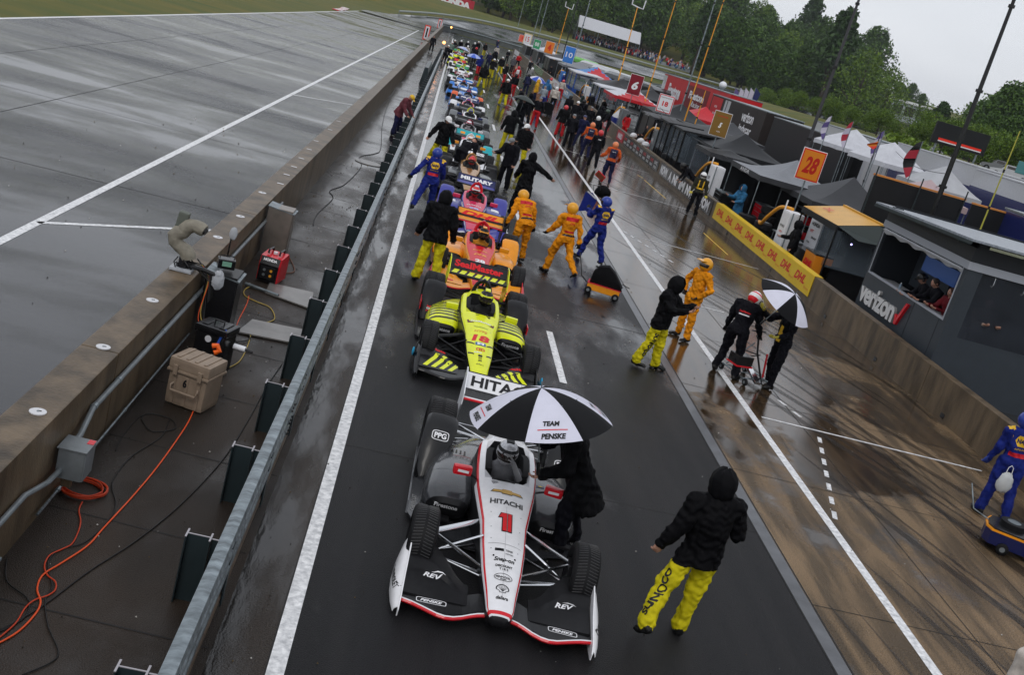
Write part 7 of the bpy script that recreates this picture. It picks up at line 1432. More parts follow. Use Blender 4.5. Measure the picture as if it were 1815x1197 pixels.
TR = mat('transporter_red', (.50, .015, .02), .5, spec=.15, noise=(.6, .15)); TD = mat('transporter_dark_red', (.16, .008, .012), .5, spec=.15); TBR = mat('transporter_graphite', (.028, .022, .020), .5, spec=.12, noise=(1, .3)); TWH = paint(.5, .51, .54, 'transporter_white')
truck('long red transporter with white lettering and a white cab at its far end', 25, 96.6, 129, 4.75, TR, 3, [('Firestone', TXW, 121, 3.2, 7, 1.5, dict(bold=.04)), ('Firestone', TXW, 109.5, 3.5, 7, .8, dict(bold=.04)), ('Racing', TXW, 109, 2.6, 4, .7, dict(shear=.3)), ('Firestone', TXW, 99.5, 3.0, 4.5, 1.3, dict(bold=.04))], TWH, [(104.5-96.6, 1.2, 114.5-96.6, 4.4, TD), (127-96.6, 1.2, 32.4, 4.6, TWH)])
truck('graphite transporter with white lettering and a tall red panel', 24, 81, 99, 4.32, TBR, 3, [('verizon', TXW, 85.5, 3.45, 3.6, .8, dict(bold=.03)), ('indycar', TXW, 85.3, 2.45, 3.8, .8, dict(bold=.03)), ('NASCAR', TXW, 96.6, 3.4, 1, .2, {}), ('BOSCH', TXW, 96.6, 2.8, 1, .2, {}), ('SUNOCO', TXW, 96.6, 2.2, 1, .2, {})], None, [(13.8, 1.1, 17.6, 4.2, TR), (12.3, 1.1, 12.9, 4.2, TWH), (11.0, 1.1, 12.0, 4.2, TWH)])
for w_ in ():
    pass
truck('matt black transporter with a dark open awning next to the graphite one', 24.2, 64, 79.5, 4.15, TK, 3, None, None, None, STEEL); truck('white transporter with a row of dark doors behind the slim flag pole', 25, 62, 73, 4.75, TWH, 3, None, None, [(.5, 1.2, 4.5, 4.3, BLK), (5.5, 1.2, 8.5, 4.2, TBR)])
truck('white transporter behind the first white tent', 26, 51, 61, 4.95, TWH, 3, None, None, [(0, 1.0, 10, 4.0, NVY)], TWH); truck('white transporter with a navy stripe behind the second white tent', 25.4, 40.5, 50, 4.85, TWH, 3, None, None, [(0, 1.0, 9.5, 4.1, NVY)], TWH); truck('navy transporter with white letters at the right edge', 20.5, 26, 37.2, 3.95, NVY, 3, [('bsa', TXW, 34.0, 3.2, 1.5, .6, dict(bold=.04))])
# motor coaches and pick-ups behind the far stands
def coach(label, x, y, m, w=3.2, L_=9, h=3.1, top=None):
    t = thing('motor_coach', label, 'vehicle', (x, y, 0), math.radians(-70)); b = MB()
    b.loft([[(xx, -w/2, .5), (xx, -w/2, hh-.3), (xx, -w/2+.3, hh), (xx, w/2-.3, hh), (xx, w/2, hh-.3), (xx, w/2, .5)] for xx, hh in ((0, h*.75), (.5, h*.95), (1.5, h), (L_-1, h), (L_, h*.9))], m); b.build('vehicle_body', t)
    b = MB(); b.bb((.02, -w/2+.2, 1.4), (.25, w/2-.2, 2.2), VIS); [b.bb((1.5+1.6*k, -w/2-.02, 1.5), (2.8+1.6*k, -w/2, 2.3), VIS) for k in range(4)]; b.build('windows', t)
    for xx in (1.5, L_-1.5): b = MB(); [wheel(b, (0, yy, 0), .48, .3, (0, 1, 0)) for yy in (-w/2+.1, w/2-.1)]; o = b.build('wheel', t); o.location = (xx, 0, .48)
    return t
LG = paint(.12, .45, .04, 'bright_green_body')
for a in (('bright green and white motor coach, farthest of the parked coaches', 20, 190, LG), ('white motor coach beside the bright green one', 21, 172, TWH), ('white motor coach, second in the row of coaches', 21, 157, TWH), ('silver and black motor coach above the blue tent', 21, 143, GRY), ('black motor coach with chrome pipes beyond the black tent', 21, 130, BLK)): coach(*a)
# white pagoda tents, flags
tent('white pagoda tent behind the amber flag', (23.0, 60.0), 1.45, 1.45, 3.95, 5.05, TW, None, rz=.33, sag=0, name='pagoda_tent'); tent('white pagoda tent with open sides behind the feather flags', (22.5, 53.2), 1.4, 1.4, 3.95, 5.0, TW, None, rz=.33, sag=0, name='pagoda_tent'); tent('grey white pagoda tent before the navy transporter', (22.2, 46.3), 1.4, 1.4, 3.7, 4.7, vinyl(.4, .41, .43), None, sag=.1, name='pagoda_tent')
tent('small pinkish canopy tent behind the black screen', (18.6, 39.6), 1.2, 1.2, 3.55, 4.15, vinyl(.45, .34, .35), None, sag=.2)
def flag(label, px, py0, py1, X, m1, m2, w=.3):
    a = aX(px, py0, X); t = thing('feather_flag', label, 'flag', (X, a.y, 0), 0, 'feather flags among the paddock tents'); b = MB(); b.tube([(0, 0, 0), (0, 0, a.z)], .02, STEEL, 6); b.build('pole', t); bt = aX(px, py1, X).z; b = MB(); n = 8; vs = []
    for i in range(n+1): z = lerp(a.z, max(bt, 1.2), i/n); ww = w*math.sin(math.pi*(.15+.75*i/n)); vs += [(0, 0, z), (-ww, -.05*math.sin(i), z-.12), (0, .01, z), (-ww, -.05*math.sin(i)+.01, z-.12)]
    b.add(vs, [[4*i, 4*i+1, 4*i+5, 4*i+4] for i in range(n)]+[[4*i+2, 4*i+6, 4*i+7, 4*i+3] for i in range(n)], [m1 if i % 4 < 2 else m2 for i in range(n)]*2, True); b.build('flag_cloth', t, recalc=False, sharp=None)
FW = mat('flag_white', (.55, .52, .62), .6); FP = mat('flag_violet', (.12, .09, .25), .6)
for a in (('white and violet feather flag before the row of dark doors', 1475, 205, 250, 19, FW, FP), ('red and white feather flag before the first pagoda tent', 1513, 215, 265, 19, mat('flag_red', (.4, .03, .05), .6), FW), ('small amber feather flag on the slim pole', 1558, 250, 262, 17, ON, RB, .4), ('violet and white feather flag beside the amber one', 1568, 232, 290, 19, FP, FW), ('black and red feather flag before the second pagoda tent', 1636, 250, 320, 17, BLK, mat('flag_red', (0, 0, 0)), .42)): flag(*a)
for i in range(5):
    px = 1304+i*9; c = aX(px, 155, 32); t = thing('pennant', ['violet', 'pale', 'striped', 'ragged', 'dark blue'][i]+' pennant in the row of five above the transporters', 'flag', (32, c.y, 0), 0, 'pennants above the transporters'); b = MB(); b.tube([(0, 0, 4.3), (0, 0, c.z)], .03, STEEL, 6); b.build('pole', t); b = MB(); b.prism([(0, 0, c.z), (.7, 0, c.z-.5), (.5, 0, c.z-1.7), (0, 0, c.z-1.4)], (0, .03, 0), [FP, FW, FW, FW, NVY][i]); b.build('flag_cloth', t)
umbrella('blue and white umbrella in the paddock behind the silver tent', (19.5, 57.5, 2.1), (0, 0, 1), .8, UB, UW, .3); person('dark clothes under the blue and white umbrella in the paddock', (19.6, 57.4, 0), 0, poses[0], BS, BS, ('cap', BLK, None), vox=.028)
t = thing('satellite_dome', 'white radar dome on the transporter roof', 'antenna', (aX(1279, 158, 27).x, aX(1279, 158, 27).y, 4.8)); b = MB(); b.ell((0, 0, .5), (.38, .55, .38), WHT); b.build('dome', t); b = MB(); b.cyl((0, 0, -.1), (0, 0, .3), .2, STEEL); b.build('mount', t)
# ================================================================ equipment behind the pit wall
def tyre_stack(label, x, y, n):
    t = thing('tyre_stack', label, 'tyre stack', (x, y, 0)); 
    for k in range(n): b = MB(); z = .02+.33*k; b.tube([(0, 0, z), (0, 0, z+.05), (0, 0, z+.27), (0, 0, z+.32)], [.27, .34, .34, .27], RUB, 20); b.tube([(0, 0, z+.32), (0, 0, z+.325)], .2, GREYP, 14); b.build('tyre', t)
for a in (('stack of three black tyres just behind the yellow banner', 12.9, 39.3, 3), ('stack of four black tyres under the silver tent', 13.9, 42.2, 4), ('stack of tyres under the black cabins by the striped banner', 12.9, 58.9, 3), ('stack of tyres behind the red wall banner', 13.3, 70.6, 3), ('stack of tyres beside the white roofed stand', 13.2, 88.5, 3), ('stack of tyres near the blue framed stand', 13.2, 108, 3)): tyre_stack(*a)
def chest(label, x, y, w_, d_, h, m, top=None):
    t = thing('equipment_chest', label, 'chest', (x, y, 0)); b = MB(); b.box((0, 0, .12+h/2), (w_, d_, h), m, b=.02); b.build('chest_body', t); b = MB(); b.box((0, 0, .15+h), (w_+.03, d_+.03, .05), top or STEEL, b=.01); b.build('lid', t)
    for k in range(4): b = MB(); b.box((-w_/2-.006, 0, .22+h*(k+.2)/4.6), (.012, d_*.9, h/5.4), m, b=.003); b.box((-w_/2-.02, 0, .22+h*(k+.5)/4.6), (.015, d_*.7, .015), STEEL); b.build('drawer', t)
    wheels(t, [(sx*w_*.4, sy*d_*.4, .06) for sx in (-1, 1) for sy in (-1, 1)], .06, .04)
for a in (('red tool chest with steel drawer pulls under the silver tent', 14.6, 44.9, .6, 1.4, .9, REDM), ('black tool chest behind the black lettered banner', 13.0, 46.0, .6, 1.2, .9, BLK), ('blue tool chest under the black peaked tent', 14.2, 53.5, .6, 1.4, 1.0, NVY), ('red tool chest behind the striped banner', 13.1, 65.0, .6, 1.2, 1.0, REDM), ('white tool chest beside the blue covered machine', 13.4, 80.3, .6, 1.3, 1.0, WHT), ('black tool chest under the red and white tent', 13.2, 85.2, .6, 1.3, 1.1, BLK), ('orange tool chest before the black tent with the 14', 13.0, 97.0, .6, 1.6, 1.0, ON),
  ('grey tool chest far along the pits', 13.0, 128, .7, 2, 1.1, GREYP), ('green tool chest far along the pits', 13.1, 152, .7, 2, 1.2, GRN), ('red tool chest far along the pits', 13.1, 178, .7, 2.4, 1.2, REDM)): chest(*a)
def scooter(label, x, y, m, rz=0):
    t = thing('golf_cart', label, 'cart', (x, y, 0), rz); b = MB(); b.box((0, 0, .55), (1.2, 2.2, .5), m, b=.08); b.box((0, .4, .95), (1.1, .6, .35), BLK, b=.05); b.build('cart_body', t); b = MB(); b.box((0, .1, 1.9), (1.25, 1.7, .07), m, b=.03); b.build('roof', t); b = MB(); [b.cyl((sx*.55, sy, .7), (sx*.55, sy, 1.9), .02, BLK, 6) for sx in (-1, 1) for sy in (-.6, .85)]; b.build('roof_posts', t); wheels(t, [(sx*.55, sy, .25) for sx in (-1, 1) for sy in (-.8, .8)], .25, .15)
for a in (('white golf cart parked beyond the silver tent', 18.2, 50.0, WHT, .3), ('dark blue golf cart parked by the transporters', 19.5, 64, NVY, 0), ('white golf cart parked by the red transporter', 20.5, 92, WHT, .2), ('black golf cart in front of the red transporter', 20, 104, BLK, .1), ('red golf cart further up the paddock', 19, 124, REDM, 0)): scooter(*a)
def guy(label, p, q, r=.012): b = MB(); p, q = V(p), V(q); b.tube([p.lerp(q, k/8)+V((0, 0, -.25*math.sin(math.pi*k/8))) for k in range(9)], r, BKC, 5); tag(b.build('overhead_cable'), label, 'cable')
guy('black cable slung from the red and white tent down to the silver tents', aX(1100, 150, 13.2), aX(1290, 280, 13.2)); guy('black cable dropping across the front of the number 5 board', aX(1170, 190, 13.0), aX(1270, 265, 13.0)); guy('overhead cable between the thick mast and the pagoda tents', (17.2, 35.6, 4.6), (22.4, 52.5, 4.6)); guy('lower overhead cable between the thick mast and the pagoda tents', (17.2, 35.6, 4.3), (22.0, 47, 3.9))
for (px, py, X, lab, m, hd) in ((1500, 300, 19, 'spectator in shorts by the paddock umbrella', cloth(.3, .05, .05), 'cap'), (1525, 300, 19.6, 'walker in a pale jacket between the tents', cloth(.35, .35, .36), 'bare'), (1470, 300, 18.6, 'walker in dark clothes near the number 28 board', BS, 'hood')):
    q = aX(px, py, X); person(lab, (X, q.y, 0), 0, poses[1], m, BS, (hd, GRY, None), vox=.028)
t = thing('folding_table', 'long grey table heaped with gear behind the yellow banner', 'table', (13.6, 38.2, 0)); b = MB(); b.box((0, 0, .82), (.7, 2.0, .04), GREYP, b=.01); b.build('table_top', t); [MB().cyl((sx*.3, sy*.9, 0), (sx*.3, sy*.9, .8), .02, STEEL, 6).build('leg', t) for sx in (-1, 1) for sy in (-1, 1)]
t = thing('equipment_rack', 'steel rack of black and red boxes under the silver tent', 'rack', (15.6, 42.6, 0)); b = MB(); [b.cyl((sx*.4, sy*.8, 0), (sx*.4, sy*.8, 1.9), .02, STEEL, 6) for sx in (-1, 1) for sy in (-1, 1)]; [b.box((0, 0, z), (.85, 1.65, .03), STEEL) for z in (.4, 1.0, 1.6)]; b.build('frame', t)
for k in range(6): b = MB(); b.box((-.05, -.55+.55*(k % 3), (.58, 1.18)[k//3]), (.6, .42, .3), (REDM, BLK, YEL)[k % 3], b=.02); b.build('storage_box', t)
person('white helmet and pale grey suit, cut by the lower right corner', gp(1868, 1130, 1.70)-V((0, 0, 1.70)), math.radians(200), dict(lean=2, armL=(2, 5, 8, 0), armR=(2, 5, 8, 0)), WTOP, WTOP, ('full', WH, REDM), vox=.02, glove=BLK)
for (px, py, lab, tp, lg) in ((1013, 250, 'black suited mechanic bending over a tyre by the wall', BS, BS), (1028, 205, 'dark green jacket in the middle of the dark group by the wall', cloth(.02, .035, .03), BS), (1062, 215, 'black jacket and grey trousers right at the wall beside the covered machine', JB, cloth(.05, .05, .06)), (918, 205, 'black suit walking between the queue and the dark umbrella', BS, BS), (905, 128, 'grey jacket in the far lane between two yellow trousered officials', cloth(.1, .1, .11), BS)):
    person(lab, gp(px, py), math.radians(px % 37*9), poses[px % 5], tp, lg, ('hood' if px % 2 else 'cap', BLK, None), 'jacket', vox=.028)
tent('low black flat canopy linking the pit stands by the striped banner', (16.4, 63.5), 1.8, 4.0, 2.6, 2.9, TK, None, wall=(DS, 'XY')); tent('dark grey canopy behind the stand lettered in white', (18.4, 68.5), 1.8, 2.4, 2.5, 3.3, TG, None); tent('dark red canopy tent between the number 18 board and the red transporter', (19.3, 80.5), 1.8, 2.4, 2.6, 3.5, TRD, None); tent('black canopy tent left of the number 6 board', (17.3, 92.5), 2.2, 3.2, 2.6, 3.4, TK, None)
# gear stacked round the camera arm
yq = aX(375, 560, -2.3).y+.55; t = thing('control_unit', 'small black camera control unit with a lit screen on the dark cabinet lid', 'electronics', (-2.34, yq+.02, 1.0), .3); b = MB(); b.box((0, 0, .09), (.24, .18, .14), BLK, b=.015); b.build('unit_body', t); b = MB(); b.box((0, -.093, .10), (.13, .008, .07), mat('dim_screen', (.1, .2, .15), .3, emit=.3)); b.build('screen', t); b = MB(); b.tube([(-.1, 0, .16), (-.1, 0, .2), (.1, 0, .2), (.1, 0, .16)], .008, BLK, 6); b.build('handle', t)
for k, (m_, r_, lab) in enumerate(((BKC, .011, 'thick black cable drooping from the camera arm to the dark cabinet'), (BKC, .008, 'thin black cable looping in front of the dark cabinet'), (mat('dull_yellow_cable', (0, 0, 0)), .008, 'yellow cable hanging down the wall beside the black hard case'), (ORC, .006, 'thin orange cable hanging behind the black hard case'))):
    x0, z0 = -2.72+.05*k, 1.08; pts = bez([(x0, yq-.1-.1*k, z0), (-2.52+.03*k, yq-.3-.08*k, .95), (-2.44, yq-.45-.1*k, .6-.05*k), (-2.36+.05*k, yq-.6-.12*k, .25), (-2.2+.06*k, yq-.75-.25*k, .02), (-2.0, yq-1.0-.3*k, .015)], 6); b = MB(); b.tube(pts, r_, m_, 6); tag(b.build('hanging_cable', sharp=None), lab, 'cable')
b = MB(); b.tube(bez([(-2.1, yq+.1, .02), (-1.95, yq-.1, .02), (-1.8, yq+.15, .02), (-1.95, yq+.4, .02), (-2.1, yq+.15, .03), (-1.9, yq-.2, .02), (-1.7, yq-.4, .02)], 8), .009, BKC, 6); tag(b.build('looped_cable', sharp=None), 'loose loop of black cable on the slab beside the dark cabinet', 'cable')
for i, (x, y) in enumerate(((-9.5, 13.2), (-4.6, 11.5), (-12.5, 22), (-3.9, 9.6))): b = MB(); b.ell((0, 0, .02), (.05, .03, .02), RUB, 6, 4); tag(b.build('rubber_scrap', loc=(x, y, 0)), ['dark rubber scrap lying well out on the track', 'dark rubber scrap on the track near the wall', 'farthest dark rubber scrap on the track', 'dark rubber scrap closest to the camera on the track'][i], 'debris')
for i, (px, py, a, tp, lg, hd, hc, lab) in enumerate(((872, 118, 170, JB, YP, 'hood', None, 'hooded black jacket and yellow trousers between the two far umbrellas'), (896, 112, 20, BS, BS, 'full', WH, 'white helmet and black suit crossing the far lane'), (915, 120, 185, RS, BS, 'cap', BLK, 'red jacket and dark trousers by the far wall'), (936, 132, 170, BS, BS, 'cap', BLK, 'black clothes standing by the white plain wall banner'),
    (905, 172, 190, BS, RS, 'full', BLK, 'black top and red trousers right of the lone walking official'), (976, 196, 165, WTOP, BS, 'full', WH, 'white top and dark trousers beside the round covered trolley'), (1040, 205, 185, BS, BS, 'full', GRY, 'grey helmet at the back of the dark group by the wall'), (1022, 262, 200, NV, NV, 'cap', NVY, 'navy clothes kneeling by gear near the orange sleeved pair'),
    (822, 108, 10, WTOP, BS, 'hard', WH, 'pale top bending beside the far white and green car'), (838, 112, 190, BS, BS, 'full', REDM, 'red helmet standing right of the far lime winged car'), (862, 122, 175, NV, NV, 'cap', GRY, 'navy jacket left of the far pair in yellow trousers'))):
    person(lab, gp(px, py), math.radians(a), poses[i % 5], tp, lg, (hd, hc, None), 'jacket' if hd == 'hood' else 'suit', vox=.028)
# ================================================================ trees and the far side
def leafmat(n, a, b):
    m = mat(n, a, .6, spec=.25, noise=(.55, .5), col2=b); return m
LF = [leafmat('leaf_dark', (.045, .100, .014), (.013, .036, .007)), leafmat('leaf_mid', (.085, .165, .014), (.026, .065, .008)), leafmat('leaf_light', (.15, .235, .014), (.05, .10, .008)), leafmat('leaf_brown', (.10, .085, .035), (.04, .045, .015))]
BRK = mat('bark', (.06, .045, .035), .8, noise=(3, .4))
def tree_proto(kind, h, seed):
    R0 = np.random.default_rng(seed); rr = random.Random(seed); r = bpy.data.objects.new('tree', None); C.objects.link(r)
    b = MB(); tw = h*.018; tp = [(0, 0, 0)]+[(rr.uniform(-.1, .1)*k, rr.uniform(-.1, .1)*k, h*.8*k/5) for k in range(1, 6)]
    b.tube(tp, [tw*(1.3-.2*k) for k in range(6)], BRK, 8); blobs = []
    nb = {'round': 17, 'pine': 12, 'airy': 15, 'bush': 11}[kind]
    for k in range(nb):
        f = (k+.5)/nb
        if kind == 'pine': z = h*(.45+.5*f); rad = h*.19*(1.1-f*.8); a = k*2.4; d = h*.10*(1.1-f)*rr.uniform(.3, 1.3)
        elif kind == 'bush': z = h*rr.uniform(.25, .72); rad = h*rr.uniform(.2, .3); a = k*2.4; d = h*.28*rr.uniform(.2, 1)
        else: z = h*(.17+.72*f); rad = h*.175*(.8+.6*math.sin(math.pi*f)); a = k*2.4+rr.uniform(-.4, .4); d = h*.26*math.sin(math.pi*min(1, f+.12))*rr.uniform(.5, 1.1)
        c = (d*math.cos(a), d*math.sin(a), z); blobs.append((c, rad*rr.uniform(.8, 1.2))); s = min(4, int(z/h*5)); b.tube([tp[s], tuple(lerp(V(tp[s]), V(c), .5)+V((0, 0, .1))), c], [tw*.5, tw*.35, tw*.12], BRK, 5)
    b.build('trunk', r, sharp=None)
    n = {'round': 6800, 'pine': 3000, 'airy': 2800, 'bush': 4200}[kind]; vs = []; ms = []
    per = n//nb; S_ = h*.021 if kind != 'airy' else h*.017
    for c, rad in blobs:
        d = R0.normal(size=(per, 3)); d /= np.linalg.norm(d, axis=1)[:, None]; q = np.array(c)+d*(rad*R0.uniform(.45, 1.05, (per, 1))**.6)*np.array([1, 1, .78])
        q += .35*S_*R0.normal(size=q.shape)
        for p in q:
            u = R0.normal(size=3); u /= np.linalg.norm(u); w_ = np.cross(u, R0.normal(size=3)); w_ /= np.linalg.norm(w_)+1e-9; s = S_*R0.uniform(.6, 1.4)
            vs += [p-u*s-w_*s*.5, p+w_*s*.55, p+u*s, p-w_*s*.6+u*s*.2]; ms.append(int(R0.integers(0, 10) < 3))
    me = bpy.data.meshes.new('crown'); me.from_pydata([tuple(p) for p in vs], [], [[4*i, 4*i+1, 4*i+2, 4*i+3] for i in range(len(ms))]); pr = {'round': (1, 0), 'pine': (0, 0), 'airy': (2, 1), 'bush': (2, 1)}[kind]
    me.materials.append(LF[pr[0]]); me.materials.append(LF[pr[1]]); me.polygons.foreach_set('material_index', ms); o = bpy.data.objects.new('crown', me); C.objects.link(o); o.parent = r; return r
protos = [('round', 17, 1), ('round', 19, 2), ('pine', 21, 3), ('airy', 15, 4), ('round', 15, 5), ('bush', 9, 6), ('bush', 8, 7), ('airy', 18, 8)]
PR = [tree_proto(*p) for p in protos]; used = set(); tk = {'round': 'broad dark green tree', 'pine': 'tall thin dark pine tree', 'airy': 'pale airy spring tree', 'bush': 'low bright green bushy tree'}
def plant(i, x, y, sc, z=None, lab=None, grp='trees on the wooded ridge behind the paddock', tint=None):
    z = hgt(x, y)-.3 if z is None else z
    q = RC.transposed() @ (V((x, y, z+8))-V((0, 0, CAMH))); px = CX+FPX*q.x/q.z
    if grp and 1000 < px < 1225 and y < 352 and i not in (5, 6): return None
    if i not in used and tint is None: r = PR[i]; used.add(i); r.location = (x, y, z)
    else: r = dup(PR[i], (x, y, z), 0, '', swap=tint)
    r.rotation_euler = (0, 0, random.uniform(0, 6.28)); s = sc*random.uniform(.9, 1.12); r.scale = (s, s, s*random.uniform(.92, 1.1)); r.name = 'tree'
    q = RC.transposed() @ (V((x, y, z+8))-V((0, 0, CAMH))); px = CX+FPX*q.x/q.z; d = math.hypot(x, y)
    place = 'beside the red far sign' if px < 900 else 'left of the white grandstand roof' if px < 1010 else 'behind the white grandstand roof' if px < 1140 else 'above the red transporter' if px < 1260 else 'above the graphite transporter' if px < 1380 else 'above the white tents' if px < 1560 else 'below the sky gap' if px < 1700 else 'right of the thick mast'
    tag(r, lab or ('low bright green bushy tree ' if i in (5, 6) else tk[protos[i][0]]+', '+('front' if d < 335 else 'middle' if d < 385 else 'back')+' of the wood ')+place, 'tree', grp); return r
BROWN = {LF[1]: LF[3]}
# main wood behind the grandstand and paddock: rows from the HONDA sign to the gap in the skyline
R1 = random.Random(3)
for row, (y0, n, x0, x1) in enumerate(((318, 19, 12, 128), (342, 22, 4, 140), (368, 20, 10, 150), (398, 18, 20, 160), (300, 13, 62, 124))):
    for k in range(n):
        f = (k+R1.uniform(.2, .8))/n; x = lerp(x0, x1, f); y = y0+R1.uniform(-9, 9)+.22*x*(row != 4)
        i = R1.choice([0, 1, 4, 0, 1, 7, 3, 4] if row < 3 else [0, 1, 2, 7, 4, 1]); plant(i, x, y, (.95, 1.12, 1.2, 1.25, 1.0)[row], tint=BROWN if row == 0 and x < 45 and R1.random() < .6 else None)
for k in range(6): plant(R1.choice([0, 4]), -8+5*k, 352+3*k, .8, tint=BROWN if k % 2 else None)
# skyline at the gap and the right edge
def at(px, py, d):      # a place on the line of sight at distance d
    r = _ray(px, py); t = d/math.hypot(r.x, r.y); return r.x*t, r.y*t, CAMH+r.z*t
for (px, top, d, i, lab) in ((1478, 60, 330, 2, None), (1500, 42, 300, 2, 'dark pine standing out on the skyline left of the sky gap'), (1545, 95, 290, 7, 'pale feathery tree at the left edge of the sky gap'), (1415, 30, 340, 7, 'leafless looking pale tree on the skyline'), (1450, 95, 310, 0, None), (1520, 130, 320, 1, None), (1400, 60, 320, 0, None), (1560, 140, 330, 0, None),
    (1600, 152, 480, 0, None), (1620, 150, 480, 1, None), (1640, 160, 470, 0, None), (1650, 170, 300, 3, 'thin tree with a bare stem in the sky gap'), (1680, 175, 260, 2, 'small dark pine in the sky gap'),
    (1745, 165, 260, 3, 'pale thin tree right of the thick mast'), (1775, 170, 240, 0, None), (1800, 165, 230, 1, None), (1822, 128, 200, 0, 'tall dark tree cut by the right edge of the picture'), (1790, 195, 200, 4, None), (1770, 200, 180, 0, None), (1815, 190, 180, 1, None), (1700, 215, 230, 4, None), (1730, 225, 220, 0, None)):
    x, y, zt = at(px, top, d); z = hgt(x, y); plant(i, x, y, max(.45, (zt-z)/protos[i][1]), lab=lab, grp=None if lab else 'trees on the wooded ridge behind the paddock')
    if lab: pass
# bright bushy trees along the bank
for k, (px, top, d) in enumerate(((1455, 165, 180), (1490, 160, 170), (1520, 180, 165), (1550, 190, 175), (1575, 178, 160), (1600, 195, 165), (1640, 200, 150), (1665, 180, 158), (1695, 195, 150), (1720, 190, 155), (1745, 215, 140), (1775, 215, 135), (1800, 235, 130), (1825, 240, 130), (1425, 160, 200), (1400, 150, 215), (1370, 150, 230), (1340, 140, 240))):
    x, y, zt = at(px, top, d); z = hgt(x, y); plant(5+k % 2, x, y, max(.4, (zt-z)/8.5), grp='bushy trees along the grass bank')
for i in range(len(PR)):
    if i not in used: [bpy.data.objects.remove(c) for c in list(PR[i].children)]; bpy.data.objects.remove(PR[i])
def hedge(label, p0, p1, h, w_, seed):
    R0 = np.random.default_rng(seed); p0, p1 = V(p0), V(p1); L_ = (p1-p0).length; n = int(L_*90); vs = []; 
    for _ in range(n):
        f = R0.random(); c = np.array(p0.lerp(p1, f)); q = c+np.array([R0.normal()*w_*.4, R0.normal()*w_*.4, abs(R0.normal())*h*.4*(1+.3*math.sin(f*40))]); q[2] = hgt(q[0], q[1])+min(q[2]-c[2], h); u = R0.normal(size=3)*.16; v = R0.normal(size=3)*.12; vs += [q-u, q+v, q+u, q-v]
    me = bpy.data.meshes.new('hedge'); me.from_pydata([tuple(p) for p in vs], [], [[4*i, 4*i+1, 4*i+2, 4*i+3] for i in range(n)]); me.materials.append(LF[2]); o = bpy.data.objects.new('hedge', me); C.objects.link(o); return tag(o, label, 'hedge')
a0, a1 = at(1585, 240, 132), at(1700, 285, 100); hedge('long clipped bright hedge on the grass bank below the black board', (a0[0], a0[1], 0), (a1[0], a1[1], 0), .9, 1.1, 4)
a0, a1 = at(1700, 285, 100), at(1825, 330, 84); hedge('clipped hedge on the grass bank right of the thick mast', (a0[0], a0[1], 0), (a1[0], a1[1], 0), .9, 1.1, 5)
# far sign, grandstand, board, far building
def flatsign(name, label, p, w_, h, m, word, tm, wt, ht, rz=0):
    t = thing(name, label, 'sign', p, rz); b = MB(); b.box((0, 0, h/2), (w_, .3, h), m, b=.02); b.build('board', t); b = MB(); text(b, word, tm, (0, -.15, h/2), (1, 0, 0), (0, 0, 1), w=wt, h=ht, off=.03, bold=.08); b.build('lettering', t); return t
x, y, z = at(802, 13, 330); flatsign('sponsor_sign', 'big red sign with white letters on the far bank', (x, y, z), 12, 3.4, DR, 'HONDA', TXW, 10, 1.9, math.radians(-4))
x, y, z = at(1072, 75, 335); t = thing('grandstand', 'far grandstand under a long white tent roof on the hillside', 'grandstand', (x, y, z-3)); W2 = 9.6
b = MB(); b.prism([(-W2, -5, 5.2), (-W2, 3, 5.2), (-W2, -1, 8.6)], (2*W2, 0, 0), TWH); b.build('roof', t)
b = MB(); [b.cyl((xx, yy, 0), (xx, yy, 5.3), .1, STEEL, 6) for xx in (-W2, -W2/3, W2/3, W2) for yy in (-4.8, 2.8)]; b.build('posts', t); b = MB(); b.prism([(-W2, -5, 0), (-W2, -5, 1.4), (-W2, 3, 3.6), (-W2, 3, 0)], (2*W2+6, 0, 0), TK); b.build('seating_tiers', t)
t = thing('spectator_stand', 'low open terrace full of spectators right of the white roofed grandstand', 'grandstand', (x+W2+9, y, z-3.2)); b = MB(); b.prism([(-9, -5, 0), (-9, -5, 1.2), (-9, 1, 2.6), (-9, 1, 0)], (18, 0, 0), GREYP); b.build('seating_tiers', t)
R0 = np.random.default_rng(5); cols = [cloth(.3, .3, .32), cloth(.5, .5, .52), JB, NB, RS, cloth(.1, .2, .3)]
b = MB()
for k in range(260):
    xx = x+R0.uniform(-W2+.5, W2+17); yy = R0.uniform(-4.5, 2.2); zz = z-3+1.4+(yy+5)*.27; m_ = cols[int(R0.integers(0, 6))]; b.tube([(xx, y+yy, zz), (xx, y+yy, zz+.5), (xx, y+yy, zz+.9)], [.22, .26, .14], m_, 5); b.ell((xx, y+yy, zz+1.02), (.12, .12, .14), SKIN, 5, 4)
o = b.build('crowd', sharp=None); o['kind'] = 'stuff'; tag(o, 'distant crowd of spectators filling the far grandstand', 'crowd')
x, y, z = at(1697, 258, 112); t = thing('display_board', 'large black roadside board with a red and white stripe on the grass bank', 'board', (x, y, z-.2), math.radians(-8)); b = MB(); b.box((0, 0, .9), (5.2, .4, 2.0), TK, b=.03); b.build('board', t)
b = MB(); b.box((.1, -.22, .35), (4.2, .05, .22), mat('stripe_red', (.8, .03, .01), .4)); b.box((.1, -.22, .18), (4.2, .05, .1), WHT); b.build('stripe', t); b = MB(); [b.cyl((xx, 0, -2.4), (xx, 0, 0), .1, STEEL) for xx in (-2, 2)]; b.build('posts', t)
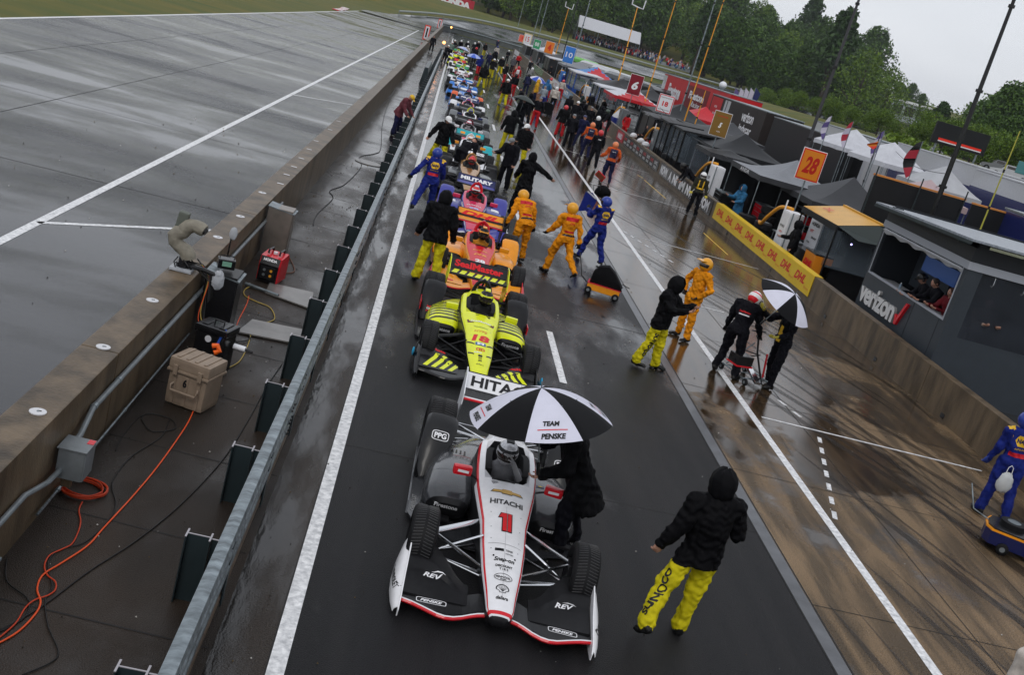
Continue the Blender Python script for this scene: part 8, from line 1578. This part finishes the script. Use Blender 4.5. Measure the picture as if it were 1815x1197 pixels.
x, y, z = at(1603, 190, 420); t = thing('far_building', 'long pale modern building glimpsed above the bushy trees', 'building', (x, y, z-5), math.radians(-25)); PB = mat('hazy_pale_wall', (.32, .36, .38), .6); b = MB(); b.bb((-9, -3, 0), (9, 3, 6.5), PB); b.build('wall', t); b = MB(); b.bb((-9.6, -3.6, 6.5), (9.6, 3.6, 7.3), WHT); b.build('roof', t)
for k in range(4): b = MB(); b.bb((-8+4.3*k, -3.06, 2.2), (-4.6+4.3*k, -3.0, 5.4), VIS); b.build('window', t)
for px, py, d, m_, lab in ((1800, 283, 100, TWH, 'white truck with a teal box parked on the bank at the right edge'), (1778, 280, 112, GRY, 'grey pick-up parked on the bank left of the white truck')):
    x, y, z = at(px, py, d); t = thing('parked_truck', lab, 'truck', (x, y, hgt(x, y)), math.radians(-30)); t.scale = (.62, .62, .62); b = MB(); b.loft([[(xx, -1, .4), (xx, -1, hh), (xx, 1, hh), (xx, 1, .4)] for xx, hh in ((-2.6, 1.0), (-1.2, 1.2), (-.6, 1.9), (.6, 1.95), (1.0, 1.3), (2.8, 1.3))], m_, smooth=False); b.build('vehicle_body', t)
    b = MB(); b.box((-.9, 0, 1.5), (.3, 1.7, .45), VIS, b=.03, rot=(0, -.6, 0)); b.box((0, -1.0, 1.6), (1.1, .04, .35), VIS); b.build('windows', t)
    if 'teal' in lab: b = MB(); b.box((1.8, 0, 2.0), (2.6, 2.1, 1.6), paint(.06, .22, .24, 'teal_box'), b=.05); b.build('cargo_box', t)
    for xx in (-1.7, 1.8): b = MB(); [wheel(b, (0, yy, 0), .4, .25, (0, 1, 0)) for yy in (-.95, .95)]; o = b.build('wheel', t); o.location = (xx, 0, .4)
# barriers at the far end of the pit lane and beside the climbing road
BW = mat('barrier_grey', (.10, .11, .11), .5, noise=(.6, .3)); 
t = thing('end_barrier', 'dark tyre and rail barrier curving round the end of the pit lane', 'barrier'); b = MB(); p_ = [tuple(gp(787, 46).xy), tuple(gp(800, 54).xy), tuple(gp(850, 62).xy), tuple(gp(905, 74).xy)]
P4_ = bez([(-3.0, 236), (-.5, 240.5), (5, 243), (14, 243), (30, 241), (48, 236)], 6); b.loft([[(x, y-.4, hgt(x, y)), (x, y-.4, hgt(x, y)+1.5), (x, y+.4, hgt(x, y)+1.5), (x, y+.4, hgt(x, y))] for x, y in P4_], BW, smooth=False); b.build('barrier_wall', t)
b = MB(); b.tube([(x, y-.5, hgt(x, y)+1.1) for x, y in P4_], .12, STEEL, 6); b.build('rail', t)
t = thing('hillside_rail', 'pale guardrail along the upper side of the far climbing road', 'guardrail'); b = MB(); P5_ = [(a[0]-.3, a[1]+1.5) for a in trL[16:]]; b.tube([(x, y, hgt(x, y)+.6) for x, y in P5_], .22, mat('pale_rail', (.3, .33, .32), .5), 6); b.build('rail', t); b = MB(); [b.cyl((x, y, hgt(x, y)-.1), (x, y, hgt(x, y)+.6), .08, STEEL, 5) for x, y in P5_[::2]]; b.build('posts', t)
# damp air
hz = MB(); hz.bb((-950, -70, -6), (1100, 1500, 75), WHT); m = bpy.data.materials.new('damp_air'); m.use_nodes = True; n = m.node_tree.nodes; n.remove(n['Principled BSDF']); v = n.new('ShaderNodeVolumePrincipled'); v.inputs['Color'].default_value = (.8, .84, .9, 1); v.inputs['Density'].default_value = .00016; v.inputs['Anisotropy'].default_value = .2
m.node_tree.links.new(v.outputs[0], n['Material Output'].inputs['Volume']); hz.mats = [m]; o = hz.build('haze'); o['kind'] = 'stuff'
